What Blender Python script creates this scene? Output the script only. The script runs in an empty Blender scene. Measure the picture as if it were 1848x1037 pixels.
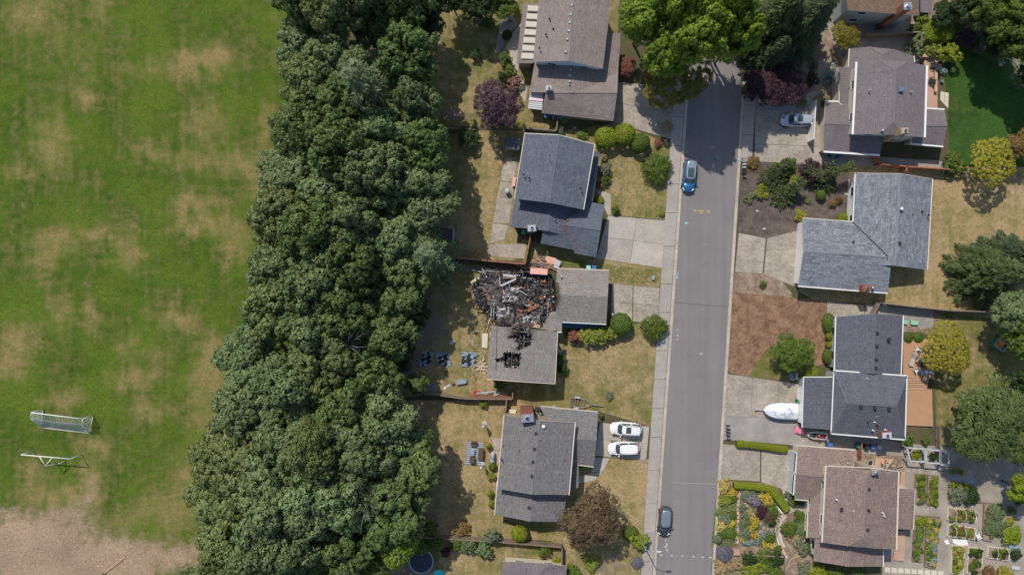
import bpy, bmesh, math, random
import numpy as np
from mathutils import Vector, Matrix
random.seed(7)
sc = bpy.context.scene
COL = sc.collection
R_ = math.radians
# ------------------------------------------------------------------ camera, sky, sun, exposure
CAMH = 100.0; SPX = 12.32; CX, CY = 924.0, 518.5
cam = bpy.data.cameras.new('camera'); camo = bpy.data.objects.new('camera', cam); COL.objects.link(camo)
camo.location = (0, 0, CAMH); camo.rotation_euler = (0, 0, 0)
cam.lens = 24.0; cam.sensor_width = 36.0; cam.clip_end = 3000; cam.clip_start = 1
sc.camera = camo
SUN_EL = 50.0; SUN_AZ = math.atan2(-0.465, 0.885)
w = bpy.data.worlds.new('World'); sc.world = w; w.use_nodes = True
nt = w.node_tree; bg = nt.nodes['Background']
sky = nt.nodes.new('ShaderNodeTexSky'); sky.sky_type = 'NISHITA'; sky.sun_disc = False
sky.sun_elevation = R_(SUN_EL); sky.sun_rotation = SUN_AZ
nt.links.new(sky.outputs[0], bg.inputs[0]); bg.inputs[1].default_value = 0.13
sl = bpy.data.lights.new('sun', 'SUN'); sl.energy = 4.0; sl.angle = R_(0.5); sl.color = (1.0, 0.93, 0.84)
so = bpy.data.objects.new('sun', sl); COL.objects.link(so)
ce = math.cos(R_(SUN_EL))
so.rotation_euler = Vector((math.sin(SUN_AZ)*ce, math.cos(SUN_AZ)*ce, math.sin(R_(SUN_EL)))).to_track_quat('Z', 'Y').to_euler()
so.location = (-40, 80, 120)
sc.view_settings.view_transform = 'Standard'; sc.view_settings.look = 'None'
sc.view_settings.exposure = 0.0; sc.view_settings.gamma = 1.0; sc.view_settings.use_curve_mapping = False
sc.render.resolution_x = 1024; sc.render.resolution_y = 574

# ------------------------------------------------------------------ helpers
def P(x, y, h=0.0):          # map position (photo survey) of a point at height h -> metres
    k = (CAMH-h)/CAMH/SPX
    return Vector(((x-CX)*k, -(y-CY)*k, h))
def Q(v):
    k = CAMH/(CAMH-v[2])*SPX
    return (CX+v[0]*k, CY-v[1]*k)
def lin(c):
    c /= 255.0
    return c/12.92 if c <= .04045 else ((c+.055)/1.055)**2.4
def rgb(r, g, b, k=.86): return (lin(r)*k, lin(g)*k, lin(b)*k, 1)
def lerp(a, b, t): return a+(b-a)*t
def tag(o, label=None, cat=None, group=None, kind=None):
    if label: o['label'] = label
    if cat: o['category'] = cat
    if group: o['group'] = group
    if kind: o['kind'] = kind
    return o
def root(name, loc, label, cat, group=None, rz=0.0):
    o = bpy.data.objects.new(name, None); COL.objects.link(o)
    o.empty_display_size = .3
    o.location = loc; o.rotation_euler = (0, 0, rz)
    return tag(o, label, cat, group)
def link_mesh(name, me, parent=None, loc=(0, 0, 0)):
    o = bpy.data.objects.new(name, me); COL.objects.link(o); o.location = loc
    if parent: o.parent = parent
    return o
class MB:
    def __init__(s, off=(0, 0, 0)):
        s.v = []; s.f = []; s.m = []; s.uv = []; s.off = Vector(off)
    def add(s, vs, fs, m=0, uvs=None):
        n = len(s.v); s.v += [Vector(v)-s.off for v in vs]
        for i, f in enumerate(fs):
            s.f.append([n+k for k in f]); s.m.append(m)
            s.uv.append(uvs[i] if uvs else None)
    def box(s, c, d, rz=0.0, m=0, mat=None):
        c = Vector(c); x, y, z = d[0]/2, d[1]/2, d[2]/2
        M = mat if mat else Matrix.Rotation(rz, 3, 'Z')
        vs = [c+M@Vector((i*x, j*y, k*z)) for k in (-1, 1) for j in (-1, 1) for i in (-1, 1)]
        s.add(vs, [(0, 2, 3, 1), (4, 5, 7, 6), (0, 1, 5, 4), (2, 6, 7, 3), (0, 4, 6, 2), (1, 3, 7, 5)], m)
    def beam(s, a, b, w_=.1, h_=.1, m=0, roll=0.0):
        a = Vector(a); b = Vector(b); d = b-a; L = d.length
        if L < 1e-5: return
        q = d.to_track_quat('X', 'Z').to_matrix() @ Matrix.Rotation(roll, 3, 'X')
        s.box((a+b)/2, (L, w_, h_), m=m, mat=q)
    def tube(s, a, b, r=.03, r2=None, n=6, m=0):
        a = Vector(a); b = Vector(b); d = b-a
        if d.length < 1e-6: return
        r2 = r if r2 is None else r2
        q = d.to_track_quat('Z', 'Y').to_matrix(); vs = []
        for p, rr in ((a, r), (b, r2)):
            for k in range(n):
                t = 2*math.pi*k/n; vs.append(p+q@Vector((math.cos(t)*rr, math.sin(t)*rr, 0)))
        s.add(vs, [(k, (k+1) % n, n+(k+1) % n, n+k) for k in range(n)]+[tuple(range(n-1, -1, -1)), tuple(range(n, 2*n))], m)
    def prism(s, pts, z0, z1, m=0, msides=None):
        n = len(pts); a = sum(pts[i][0]*pts[(i+1) % n][1]-pts[(i+1) % n][0]*pts[i][1] for i in range(n))
        if a < 0: pts = list(pts)[::-1]
        vs = [(p[0], p[1], z0) for p in pts]+[(p[0], p[1], z1) for p in pts]
        s.add(vs, [tuple(range(n, 2*n))], m)
        s.add(vs, [tuple(range(n-1, -1, -1))]+[(k, (k+1) % n, n+(k+1) % n, n+k) for k in range(n)], m if msides is None else msides)
    def loft(s, rings, m=0, cap=True, closed=True):
        n = len(rings[0]); vs = [p for r in rings for p in r]; fs = []
        for i in range(len(rings)-1):
            for k in range(n if closed else n-1):
                k2 = (k+1) % n; fs.append((i*n+k, i*n+k2, (i+1)*n+k2, (i+1)*n+k))
        if cap: fs += [tuple(range(n-1, -1, -1)), tuple(range((len(rings)-1)*n, len(rings)*n))]
        s.add(vs, fs, m)
    def mesh(s, name, mats, smooth=False):
        me = bpy.data.meshes.new(name); me.from_pydata([tuple(v) for v in s.v], [], s.f)
        if not isinstance(mats, (list, tuple)): mats = [mats]
        for k in mats: me.materials.append(k)
        me.polygons.foreach_set('material_index', s.m)
        if smooth: me.polygons.foreach_set('use_smooth', [True]*len(s.f))
        if any(u is not None for u in s.uv):
            L = me.uv_layers.new(name='UVMap'); i = 0
            for f, u in zip(s.f, s.uv):
                for k in range(len(f)):
                    if u is not None: L.data[i].uv = u[k]
                    i += 1
        me.update(); return me
    def build(s, name, mats, parent=None, smooth=False, loc=(0, 0, 0)):
        return link_mesh(name, s.mesh(name, mats, smooth), parent, loc)
def copy_thing(o, loc=None, rz=None, label=None, parent=None):
    c = o.copy(); COL.objects.link(c)
    if parent: c.parent = parent
    for ch in o.children: copy_thing(ch, parent=c)
    if loc is not None: c.location = loc
    if rz is not None: c.rotation_euler = (0, 0, rz)
    if label: c['label'] = label
    return c

# ------------------------------------------------------------------ materials
def nodes(name):
    m = bpy.data.materials.new(name); m.use_nodes = True
    nt = m.node_tree; b = nt.nodes['Principled BSDF']
    return m, nt, b
def N(nt, t, **kw):
    n = nt.nodes.new(t)
    for k, v in kw.items(): setattr(n, k, v)
    return n
def math_(nt, op, a, b=None, clamp=False):
    n = N(nt, 'ShaderNodeMath', operation=op, use_clamp=clamp)
    for i, x in enumerate((a, b)):
        if x is None: continue
        if isinstance(x, (int, float)): n.inputs[i].default_value = x
        else: nt.links.new(x, n.inputs[i])
    return n.outputs[0]
def noise(nt, vec, scale, detail=3, rough=.6):
    n = N(nt, 'ShaderNodeTexNoise'); n.inputs['Scale'].default_value = scale
    n.inputs['Detail'].default_value = detail; n.inputs['Roughness'].default_value = rough
    nt.links.new(vec, n.inputs['Vector']); return n.outputs[0]
def mix(nt, f, a, b, mode='MIX'):
    n = N(nt, 'ShaderNodeMix', data_type='RGBA', blend_type=mode)
    for i, x in ((0, f), (6, a), (7, b)):
        if isinstance(x, (int, float)): n.inputs[i].default_value = x
        elif isinstance(x, tuple): n.inputs[i].default_value = x
        else: nt.links.new(x, n.inputs[i])
    return n.outputs[2]
def ramp(nt, x, lo, hi):
    n = N(nt, 'ShaderNodeMapRange'); n.inputs[1].default_value = lo; n.inputs[2].default_value = hi
    n.inputs[3].default_value = 0; n.inputs[4].default_value = 1
    nt.links.new(x, n.inputs[0]); return n.outputs[0]
def bump(nt, b, h, st=.3, dist=.05):
    n = N(nt, 'ShaderNodeBump'); n.inputs['Strength'].default_value = st; n.inputs['Distance'].default_value = dist
    nt.links.new(h, n.inputs['Height']); nt.links.new(n.outputs[0], b.inputs['Normal'])
def grey(v): return (v, v, v, 1)
def M(name, c, rough=.8, var=.25, s1=.6, s2=6.0, bmp=.25, metal=0.0, c2=None, world=True, c2amt=(.45, .6)):
    m, nt, b = nodes(name)
    if world: vec = N(nt, 'ShaderNodeNewGeometry').outputs['Position']
    else: vec = N(nt, 'ShaderNodeTexCoord').outputs['Object']
    n1 = noise(nt, vec, s1, 4); n2 = noise(nt, vec, s2, 3, .7)
    k = math_(nt, 'ADD', math_(nt, 'MULTIPLY', n1, var*1.6), math_(nt, 'MULTIPLY', n2, var*1.6))
    k = math_(nt, 'ADD', k, 1-var*1.6)
    base = c
    if c2 is not None: base = mix(nt, ramp(nt, noise(nt, vec, s1*1.7, 5, .65), *c2amt), c, c2)
    v = N(nt, 'ShaderNodeVectorMath', operation='SCALE')
    if isinstance(base, tuple): v.inputs[0].default_value = base[:3]
    else: nt.links.new(base, v.inputs[0])
    nt.links.new(k, v.inputs['Scale']); nt.links.new(v.outputs[0], b.inputs['Base Color'])
    b.inputs['Roughness'].default_value = rough; b.inputs['Metallic'].default_value = metal
    if bmp: bump(nt, b, n2, bmp)
    return m
def leafmat(name, ca, cb, rough=.55, trans=.3, spec=.3):
    m, nt, b = nodes(name)
    at = N(nt, 'ShaderNodeAttribute', attribute_name='tint').outputs['Fac']
    oi = N(nt, 'ShaderNodeObjectInfo').outputs['Random']
    geo = N(nt, 'ShaderNodeNewGeometry').outputs['Position']
    big = noise(nt, geo, .12, 2)
    f = math_(nt, 'ADD', math_(nt, 'MULTIPLY', at, .75), math_(nt, 'MULTIPLY', big, .5))
    f = math_(nt, 'SUBTRACT', f, .12, True)
    c = mix(nt, f, ca, cb)
    hs = N(nt, 'ShaderNodeHueSaturation'); nt.links.new(c, hs.inputs['Color'])
    nt.links.new(math_(nt, 'ADD', math_(nt, 'MULTIPLY', oi, .2), .92), hs.inputs['Value'])
    nt.links.new(math_(nt, 'ADD', math_(nt, 'MULTIPLY', oi, .02), .49), hs.inputs['Hue'])
    nt.links.new(hs.outputs[0], b.inputs['Base Color'])
    b.inputs['Roughness'].default_value = rough; b.inputs['Specular IOR Level'].default_value = spec
    tr = N(nt, 'ShaderNodeBsdfTranslucent'); nt.links.new(hs.outputs[0], tr.inputs[0])
    mx = N(nt, 'ShaderNodeMixShader'); mx.inputs[0].default_value = trans
    nt.links.new(b.outputs[0], mx.inputs[1]); nt.links.new(tr.outputs[0], mx.inputs[2])
    nt.links.new(mx.outputs[0], nt.nodes['Material Output'].inputs[0])
    return m
def shingle(name, c1, c2, mort, bw=.75, rh=.24, soot=False, stain=None, dots=0.0, contrast=1.0):
    m, nt, b = nodes(name)
    uv = N(nt, 'ShaderNodeUVMap').outputs[0]; geo = N(nt, 'ShaderNodeNewGeometry').outputs['Position']
    br = N(nt, 'ShaderNodeTexBrick'); nt.links.new(uv, br.inputs['Vector'])
    br.inputs['Scale'].default_value = 1; br.inputs['Brick Width'].default_value = bw; br.inputs['Row Height'].default_value = rh
    br.inputs['Mortar Size'].default_value = .022; br.inputs['Mortar Smooth'].default_value = .3
    br.offset = .37; br.offset_frequency = 2; br.squash = .7; br.squash_frequency = 3
    br.inputs['Color1'].default_value = c1; br.inputs['Color2'].default_value = c2; br.inputs['Mortar'].default_value = mort
    n1 = noise(nt, geo, .35, 4); n2 = noise(nt, geo, 5, 3, .75)
    col = mix(nt, math_(nt, 'MULTIPLY', ramp(nt, n1, .3, .7), .5), br.outputs[0], tuple(min(1, x*1.12) for x in c2[:3])+(1,))
    if stain: col = mix(nt, math_(nt, 'MULTIPLY', ramp(nt, noise(nt, geo, .5, 5, .7), .5, .75), .7), col, stain)
    if dots: 
        v = N(nt, 'ShaderNodeTexVoronoi'); v.inputs['Scale'].default_value = 1.5; nt.links.new(uv, v.inputs['Vector'])
        col = mix(nt, math_(nt, 'MULTIPLY', math_(nt, 'LESS_THAN', v.outputs['Distance'], .17), dots), col, (.03, .03, .03, 1))
    k = math_(nt, 'MULTIPLY', math_(nt, 'ADD', math_(nt, 'MULTIPLY', n2, 1.3*contrast), 1-.65*contrast), 1.3)
    vm = N(nt, 'ShaderNodeVectorMath', operation='SCALE'); nt.links.new(col, vm.inputs[0]); nt.links.new(k, vm.inputs['Scale'])
    mp = N(nt, 'ShaderNodeMapping'); mp.inputs['Scale'].default_value = (1.1, .13, 1); nt.links.new(uv, mp.inputs[0])
    sk = noise(nt, mp.outputs[0], 1.0, 5, .65)
    v2 = N(nt, 'ShaderNodeVectorMath', operation='SCALE'); nt.links.new(vm.outputs[0], v2.inputs[0]); nt.links.new(math_(nt, 'ADD', math_(nt, 'MULTIPLY', sk, .45), .775), v2.inputs['Scale'])
    out = v2.outputs[0]
    if soot:
        a = N(nt, 'ShaderNodeAttribute', attribute_name='soot').outputs['Fac']
        f = math_(nt, 'ADD', a, math_(nt, 'MULTIPLY', math_(nt, 'SUBTRACT', noise(nt, geo, 2.2, 5, .7), .5), 1.2))
        out = mix(nt, ramp(nt, f, .35, .95), out, (.022, .022, .026, 1))
    nt.links.new(out, b.inputs['Base Color']); b.inputs['Roughness'].default_value = .88
    b.inputs['Specular IOR Level'].default_value = .25
    sx = N(nt, 'ShaderNodeSeparateXYZ'); nt.links.new(uv, sx.inputs[0])
    fr = math_(nt, 'FRACT', math_(nt, 'DIVIDE', sx.outputs[1], rh))
    hh = math_(nt, 'ADD', math_(nt, 'MULTIPLY', fr, -.6), math_(nt, 'MULTIPLY', n2, .8))
    bump(nt, b, hh, .25, .02)
    return m
def groundmat(name, dry, dry2, green, green2, dirt=(.42, .33, .27, 1), gain=1.0, amp=1.0):
    m, nt, b = nodes(name)
    geo = N(nt, 'ShaderNodeNewGeometry').outputs['Position']
    a = N(nt, 'ShaderNodeAttribute', attribute_name='green').outputs['Fac']
    d = N(nt, 'ShaderNodeAttribute', attribute_name='dirt').outputs['Fac']
    nb = noise(nt, geo, .16, 6, .62); nm = noise(nt, geo, .7, 6, .72); nf = noise(nt, geo, 4.5, 3, .85)
    nd = noise(nt, geo, 2.0, 4, .8)
    mp = N(nt, 'ShaderNodeMapping'); mp.inputs['Rotation'].default_value = (0, 0, R_(4)); mp.inputs['Scale'].default_value = (.9, .05, 1)
    nt.links.new(geo, mp.inputs[0]); st = noise(nt, mp.outputs[0], 1.0, 4, .65)
    sm = lambda x, g: math_(nt, 'MULTIPLY', math_(nt, 'SUBTRACT', x, .5), g*amp)
    f = math_(nt, 'ADD', a, sm(nb, 1.5))
    for x, g in ((nm, 1.5), (nd, 1.0), (nf, .9), (st, .7)): f = math_(nt, 'ADD', f, sm(x, g))
    g = mix(nt, ramp(nt, nb, .38, .62), green, green2)
    y = mix(nt, ramp(nt, nd, .38, .62), dry, dry2)
    c = mix(nt, ramp(nt, f, -.05, 1.0), y, g)
    df = math_(nt, 'ADD', d, math_(nt, 'MULTIPLY', math_(nt, 'SUBTRACT', nm, .5), 1.4))
    dc = mix(nt, ramp(nt, math_(nt, 'ADD', math_(nt, 'MULTIPLY', nb, .6), math_(nt, 'MULTIPLY', nd, .4)), .4, .62), dirt, tuple(x*.7 for x in dirt[:3])+(1,))
    c = mix(nt, ramp(nt, df, .3, .75), c, dc)
    k = math_(nt, 'ADD', math_(nt, 'MULTIPLY', nf, 1.3*gain), math_(nt, 'ADD', math_(nt, 'MULTIPLY', nd, 1.0*gain), 1-1.15*gain))
    vm = N(nt, 'ShaderNodeVectorMath', operation='SCALE'); nt.links.new(c, vm.inputs[0]); nt.links.new(k, vm.inputs['Scale'])
    nt.links.new(vm.outputs[0], b.inputs['Base Color']); b.inputs['Roughness'].default_value = .95
    b.inputs['Specular IOR Level'].default_value = .1
    bump(nt, b, nf, .4, .05)
    return m
m_field = groundmat('field_grass', rgb(160, 142, 98), rgb(124, 112, 66), rgb(56, 84, 22), rgb(88, 108, 36), rgb(172, 148, 124), 1.6, 1.2)
m_lawn = groundmat('dry_lawn', rgb(186, 164, 128), rgb(150, 128, 88), rgb(82, 92, 44), rgb(112, 112, 60), rgb(142, 128, 116), 1.5, 1.6)
m_turf = groundmat('turf', rgb(110, 124, 64), rgb(90, 110, 52), rgb(44, 72, 30), rgb(66, 98, 42), gain=1.6, amp=1.2)
def conc(name, c, dark, crack=.0):
    m, nt, b = nodes(name)
    geo = N(nt, 'ShaderNodeNewGeometry').outputs['Position']; oi = N(nt, 'ShaderNodeObjectInfo').outputs['Random']
    n1 = noise(nt, geo, .5, 6, .7); n2 = noise(nt, geo, 3, 5, .75); n3 = noise(nt, geo, 14, 2, .8)
    f = ramp(nt, math_(nt, 'ADD', math_(nt, 'MULTIPLY', n1, .5), math_(nt, 'MULTIPLY', n2, .5)), .4, .6)
    col = mix(nt, math_(nt, 'MULTIPLY', f, .8), c, dark)
    v = N(nt, 'ShaderNodeTexVoronoi', feature='DISTANCE_TO_EDGE'); v.inputs['Scale'].default_value = .33
    wv = N(nt, 'ShaderNodeVectorMath', operation='ADD'); nt.links.new(geo, wv.inputs[0])
    nn = N(nt, 'ShaderNodeTexNoise'); nn.inputs['Scale'].default_value = 1.2; nt.links.new(geo, nn.inputs['Vector'])
    nt.links.new(nn.outputs[1], wv.inputs[1]); nt.links.new(wv.outputs[0], v.inputs['Vector'])
    cr = math_(nt, 'MULTIPLY', math_(nt, 'LESS_THAN', v.outputs[0], .006), math_(nt, 'MULTIPLY', ramp(nt, n1, .45, .6), crack*.6))
    col = mix(nt, cr, col, tuple(x*.4 for x in c[:3])+(1,))
    k = math_(nt, 'ADD', math_(nt, 'MULTIPLY', n3, .45), math_(nt, 'ADD', math_(nt, 'MULTIPLY', oi, .16), .7))
    vm = N(nt, 'ShaderNodeVectorMath', operation='SCALE'); nt.links.new(col, vm.inputs[0]); nt.links.new(k, vm.inputs['Scale'])
    nt.links.new(vm.outputs[0], b.inputs['Base Color']); b.inputs['Roughness'].default_value = .9
    bump(nt, b, n3, .25, .02)
    return m
m_conc = conc('concrete', rgb(188, 180, 168), rgb(160, 152, 140), .5)
m_oldconc = conc('old_concrete', rgb(182, 172, 158), rgb(128, 118, 106), .9)
m_walk = conc('pavement_concrete', rgb(176, 169, 160), rgb(154, 146, 138), .0)
m_curb = conc('kerb_concrete', rgb(196, 184, 168), rgb(160, 150, 136), .0)
m_gravel = M('gravel', rgb(156, 152, 146), .95, .6, .5, 9, .6)
m_gravel2 = M('pale_gravel', rgb(158, 149, 136), .95, .6, .4, 9, .6)
m_bark = M('bark_chips', rgb(142, 112, 88), .95, .9, .5, 3, .6, c2=rgb(118, 90, 68))
m_mulch = M('dark_mulch', rgb(104, 92, 84), .95, .8, .5, 4, .7, c2=rgb(86, 76, 70))
m_soil = M('garden_soil', rgb(134, 114, 96), .95, .55, .6, 5, .7, c2=rgb(158, 142, 122))
m_ash = M('ash', rgb(104, 104, 110), .95, .8, 1.2, 5, .9, c2=rgb(30, 30, 34), c2amt=(.42, .55))
def asphalt():
    m, nt, b = nodes('asphalt')
    geo = N(nt, 'ShaderNodeNewGeometry').outputs['Position']
    mp = N(nt, 'ShaderNodeMapping'); mp.inputs['Rotation'].default_value = (0, 0, R_(3.75)); mp.inputs['Scale'].default_value = (1.4, .035, 1)
    nt.links.new(geo, mp.inputs[0]); st = noise(nt, mp.outputs[0], 1.0, 4, .6)
    mp2 = N(nt, 'ShaderNodeMapping'); mp2.inputs['Rotation'].default_value = (0, 0, R_(3.75)); mp2.inputs['Scale'].default_value = (.35, .01, 1)
    nt.links.new(geo, mp2.inputs[0]); st2 = noise(nt, mp2.outputs[0], 1.0, 2, .5)
    n1 = noise(nt, geo, .25, 5, .6); n3 = noise(nt, geo, 16, 2, .8)
    k = math_(nt, 'ADD', math_(nt, 'MULTIPLY', st, .35), math_(nt, 'MULTIPLY', n3, .28))
    k = math_(nt, 'ADD', k, math_(nt, 'MULTIPLY', n1, .3)); k = math_(nt, 'ADD', k, math_(nt, 'MULTIPLY', st2, .35))
    k = math_(nt, 'ADD', k, .33)
    pt = ramp(nt, noise(nt, geo, .45, 5, .7), .6, .66); k = math_(nt, 'SUBTRACT', k, math_(nt, 'MULTIPLY', pt, .10)); k = math_(nt, 'SUBTRACT', k, math_(nt, 'MULTIPLY', ramp(nt, noise(nt, geo, 1.9, 4, .75), .66, .7), .14))
    vm = N(nt, 'ShaderNodeVectorMath', operation='SCALE'); vm.inputs[0].default_value = rgb(132, 127, 125)[:3]; nt.links.new(k, vm.inputs['Scale'])
    nt.links.new(vm.outputs[0], b.inputs['Base Color']); b.inputs['Roughness'].default_value = .85
    bump(nt, b, n3, .3, .02); return m
m_asph = asphalt()
m_shA = shingle('brown_grey_shingles', rgb(134, 124, 120), rgb(118, 108, 104), rgb(96, 86, 82))
m_shB = shingle('blue_grey_shingles', rgb(98, 104, 114), rgb(80, 86, 96), rgb(62, 66, 74), contrast=1.2)
m_shC = shingle('weathered_shingles', rgb(136, 132, 128), rgb(118, 114, 110), rgb(92, 86, 80), soot=True, stain=rgb(118, 104, 90))
m_shD = shingle('speckled_grey_shingles', rgb(118, 116, 114), rgb(102, 100, 100), rgb(76, 76, 76), dots=.55)
m_shE = shingle('tan_brown_shingles', rgb(142, 118, 98), rgb(122, 100, 84), rgb(98, 78, 64), contrast=1.3)
m_shF = shingle('taupe_shingles', rgb(116, 108, 108), rgb(102, 96, 98), rgb(86, 80, 82))
m_shG = shingle('light_grey_shingles', rgb(132, 137, 143), rgb(98, 103, 110), rgb(82, 86, 92), bw=.9, rh=.3, contrast=1.5)
m_shH = shingle('charcoal_shingles', rgb(94, 96, 104), rgb(82, 84, 92), rgb(62, 64, 68), dots=.6)
m_shI = shingle('rust_brown_shingles', rgb(132, 116, 108), rgb(114, 100, 95), rgb(92, 80, 76), contrast=1.4, stain=rgb(136, 116, 100))
m_white = M('white_paint', (.72, .71, .68, 1), .5, .06, bmp=0)
m_cream = M('cream_paint', rgb(214, 204, 184), .6, .08, bmp=0)
m_bluew = M('blue_siding', rgb(214, 228, 240), .6, .1, bmp=.1)
m_greyw = M('grey_siding', rgb(165, 172, 170), .6, .1, bmp=.1)
m_tanw = M('tan_siding', rgb(176, 160, 138), .7, .1, bmp=.1)
m_steelw = M('slate_blue_siding', rgb(96, 116, 138), .7, .1, bmp=.1)
m_brick = M('brickwork', rgb(150, 92, 74), .85, .3, 2, 14, .5, c2=rgb(120, 80, 70))
m_fence = M('red_brown_wood', rgb(158, 104, 82), .8, .3, 1, 9, .4)
m_fence2 = M('weathered_wood', rgb(132, 116, 100), .85, .3, 1, 9, .4)
m_deck = M('cedar_deck', rgb(190, 150, 114), .7, .2, .7, 9, .3)
m_deck2 = M('pale_deck', rgb(196, 160, 134), .7, .2, .7, 9, .3)
m_glass, _nt, _b = nodes('window_glass'); _b.inputs['Base Color'].default_value = (.03, .045, .055, 1); _b.inputs['Roughness'].default_value = .08
m_metal = M('galvanised_metal', (.5, .52, .54, 1), .4, .15, bmp=0, metal=.8, world=False)
m_dark = M('dark_plastic', (.03, .032, .036, 1), .5, .2, bmp=.1, world=False)
m_black = M('black_rubber', (.015, .015, .016, 1), .8, .2, bmp=.1, world=False)
m_barkt = M('tree_bark', rgb(96, 82, 70), .9, .4, 1, 9, .6, world=False)
m_char = M('charred_wood', (.022, .021, .022, 1), .75, .6, 3, 12, .6, world=False)
m_greych = M('ash_grey_wood', rgb(104, 99, 96), .85, .5, 3, 12, .5, world=False)
m_rust = M('rusty_brown', rgb(140, 92, 66), .8, .5, 3, 10, .4, world=False)
m_rawood = M('raw_timber', rgb(196, 160, 132), .8, .3, 2, 10, .3, world=False)
m_pinkb = M('pink_board', rgb(232, 178, 160), .8, .12, 2, 10, .1, world=False)
m_lgrey = M('light_grey_board', rgb(186, 190, 194), .7, .15, 2, 10, .1, world=False)
m_tarpblue = M('pale_blue_plastic', rgb(140, 160, 174), .5, .3, 2, 7, .3, world=False)
m_stone = M('field_stone', rgb(170, 166, 160), .9, .2, 2, 8, .4, world=False)
m_paint_w = M('white_marking', (.48, .48, .47, 1), .7, .4, 3, 12, 0)
m_paint_y = M('yellow_marking', (.5, .38, .14, 1), .7, .4, 3, 12, 0)
m_paint_b = M('cyan_marking', (.2, .5, .56, 1), .7, .4, 3, 12, 0)
def flat(name, c, rough=.6, metal=0.0, coat=0.0):
    m, nt, b = nodes(name); b.inputs['Base Color'].default_value = c if len(c) == 4 else c+(1,)
    b.inputs['Roughness'].default_value = rough; b.inputs['Metallic'].default_value = metal
    if coat: b.inputs['Coat Weight'].default_value = coat; b.inputs['Coat Roughness'].default_value = .05
    return m
# foliage materials
L = {}
L['maple1'] = leafmat('maple_leaf_grey_green', rgb(66, 92, 50), rgb(156, 174, 118))
L['maple2'] = leafmat('maple_leaf_mid_green', rgb(56, 84, 38), rgb(140, 160, 94))
L['maple3'] = leafmat('maple_leaf_olive', rgb(76, 96, 48), rgb(160, 170, 108))
L['bright'] = leafmat('bright_maple_leaf', rgb(80, 118, 34), rgb(172, 196, 76), trans=.35)
L['yelgreen'] = leafmat('yellow_green_leaf', rgb(98, 116, 36), rgb(168, 174, 76))
L['olive'] = leafmat('olive_gold_leaf', rgb(96, 96, 28), rgb(160, 146, 56))
L['conifer'] = leafmat('conifer_needles', rgb(36, 54, 34), rgb(88, 106, 66), trans=.15)
L['star'] = leafmat('star_conifer_needles', rgb(66, 88, 52), rgb(140, 156, 112), trans=.2)
L['conifer2'] = leafmat('conifer_needles_olive', rgb(44, 60, 28), rgb(100, 114, 62), trans=.15)
L['plum'] = leafmat('plum_leaf', rgb(62, 42, 56), rgb(112, 82, 96), trans=.2)
L['redplum'] = leafmat('red_plum_leaf', rgb(56, 36, 44), rgb(92, 58, 68), trans=.2)
L['redbrown'] = leafmat('red_brown_leaf', rgb(80, 66, 46), rgb(132, 110, 82), trans=.25)
L['rust'] = leafmat('rust_leaf', rgb(120, 74, 58), rgb(172, 112, 90), trans=.25)
L['lime'] = leafmat('lime_shrub_leaf', rgb(104, 124, 22), rgb(164, 176, 52))
L['green'] = leafmat('green_shrub_leaf', rgb(62, 88, 28), rgb(126, 146, 58))
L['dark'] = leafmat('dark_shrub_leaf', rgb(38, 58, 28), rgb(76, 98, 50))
L['grayg'] = leafmat('grey_green_leaf', rgb(92, 104, 76), rgb(148, 156, 124))
L['gold'] = leafmat('gold_leaf', rgb(108, 118, 30), rgb(204, 192, 70))
L['yellow'] = leafmat('pale_yellow_leaf', rgb(170, 154, 72), rgb(222, 204, 118))
L['orange'] = leafmat('orange_brown_leaf', rgb(112, 92, 48), rgb(166, 136, 82))
L['hydr'] = leafmat('blue_flower_leaf', rgb(90, 116, 84), rgb(176, 200, 210))
L['pinkf'] = leafmat('pink_flower_leaf', rgb(90, 112, 54), rgb(196, 120, 130))
L['flowy'] = leafmat('yellow_flower', rgb(150, 140, 40), rgb(232, 204, 80))
L['straw'] = leafmat('dry_straw', rgb(160, 136, 96), rgb(206, 184, 140))
L['lav'] = leafmat('lavender_leaf', rgb(110, 112, 116), rgb(156, 150, 164))
L['willow'] = leafmat('feathery_leaf', rgb(60, 80, 36), rgb(122, 136, 76), trans=.2)
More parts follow.
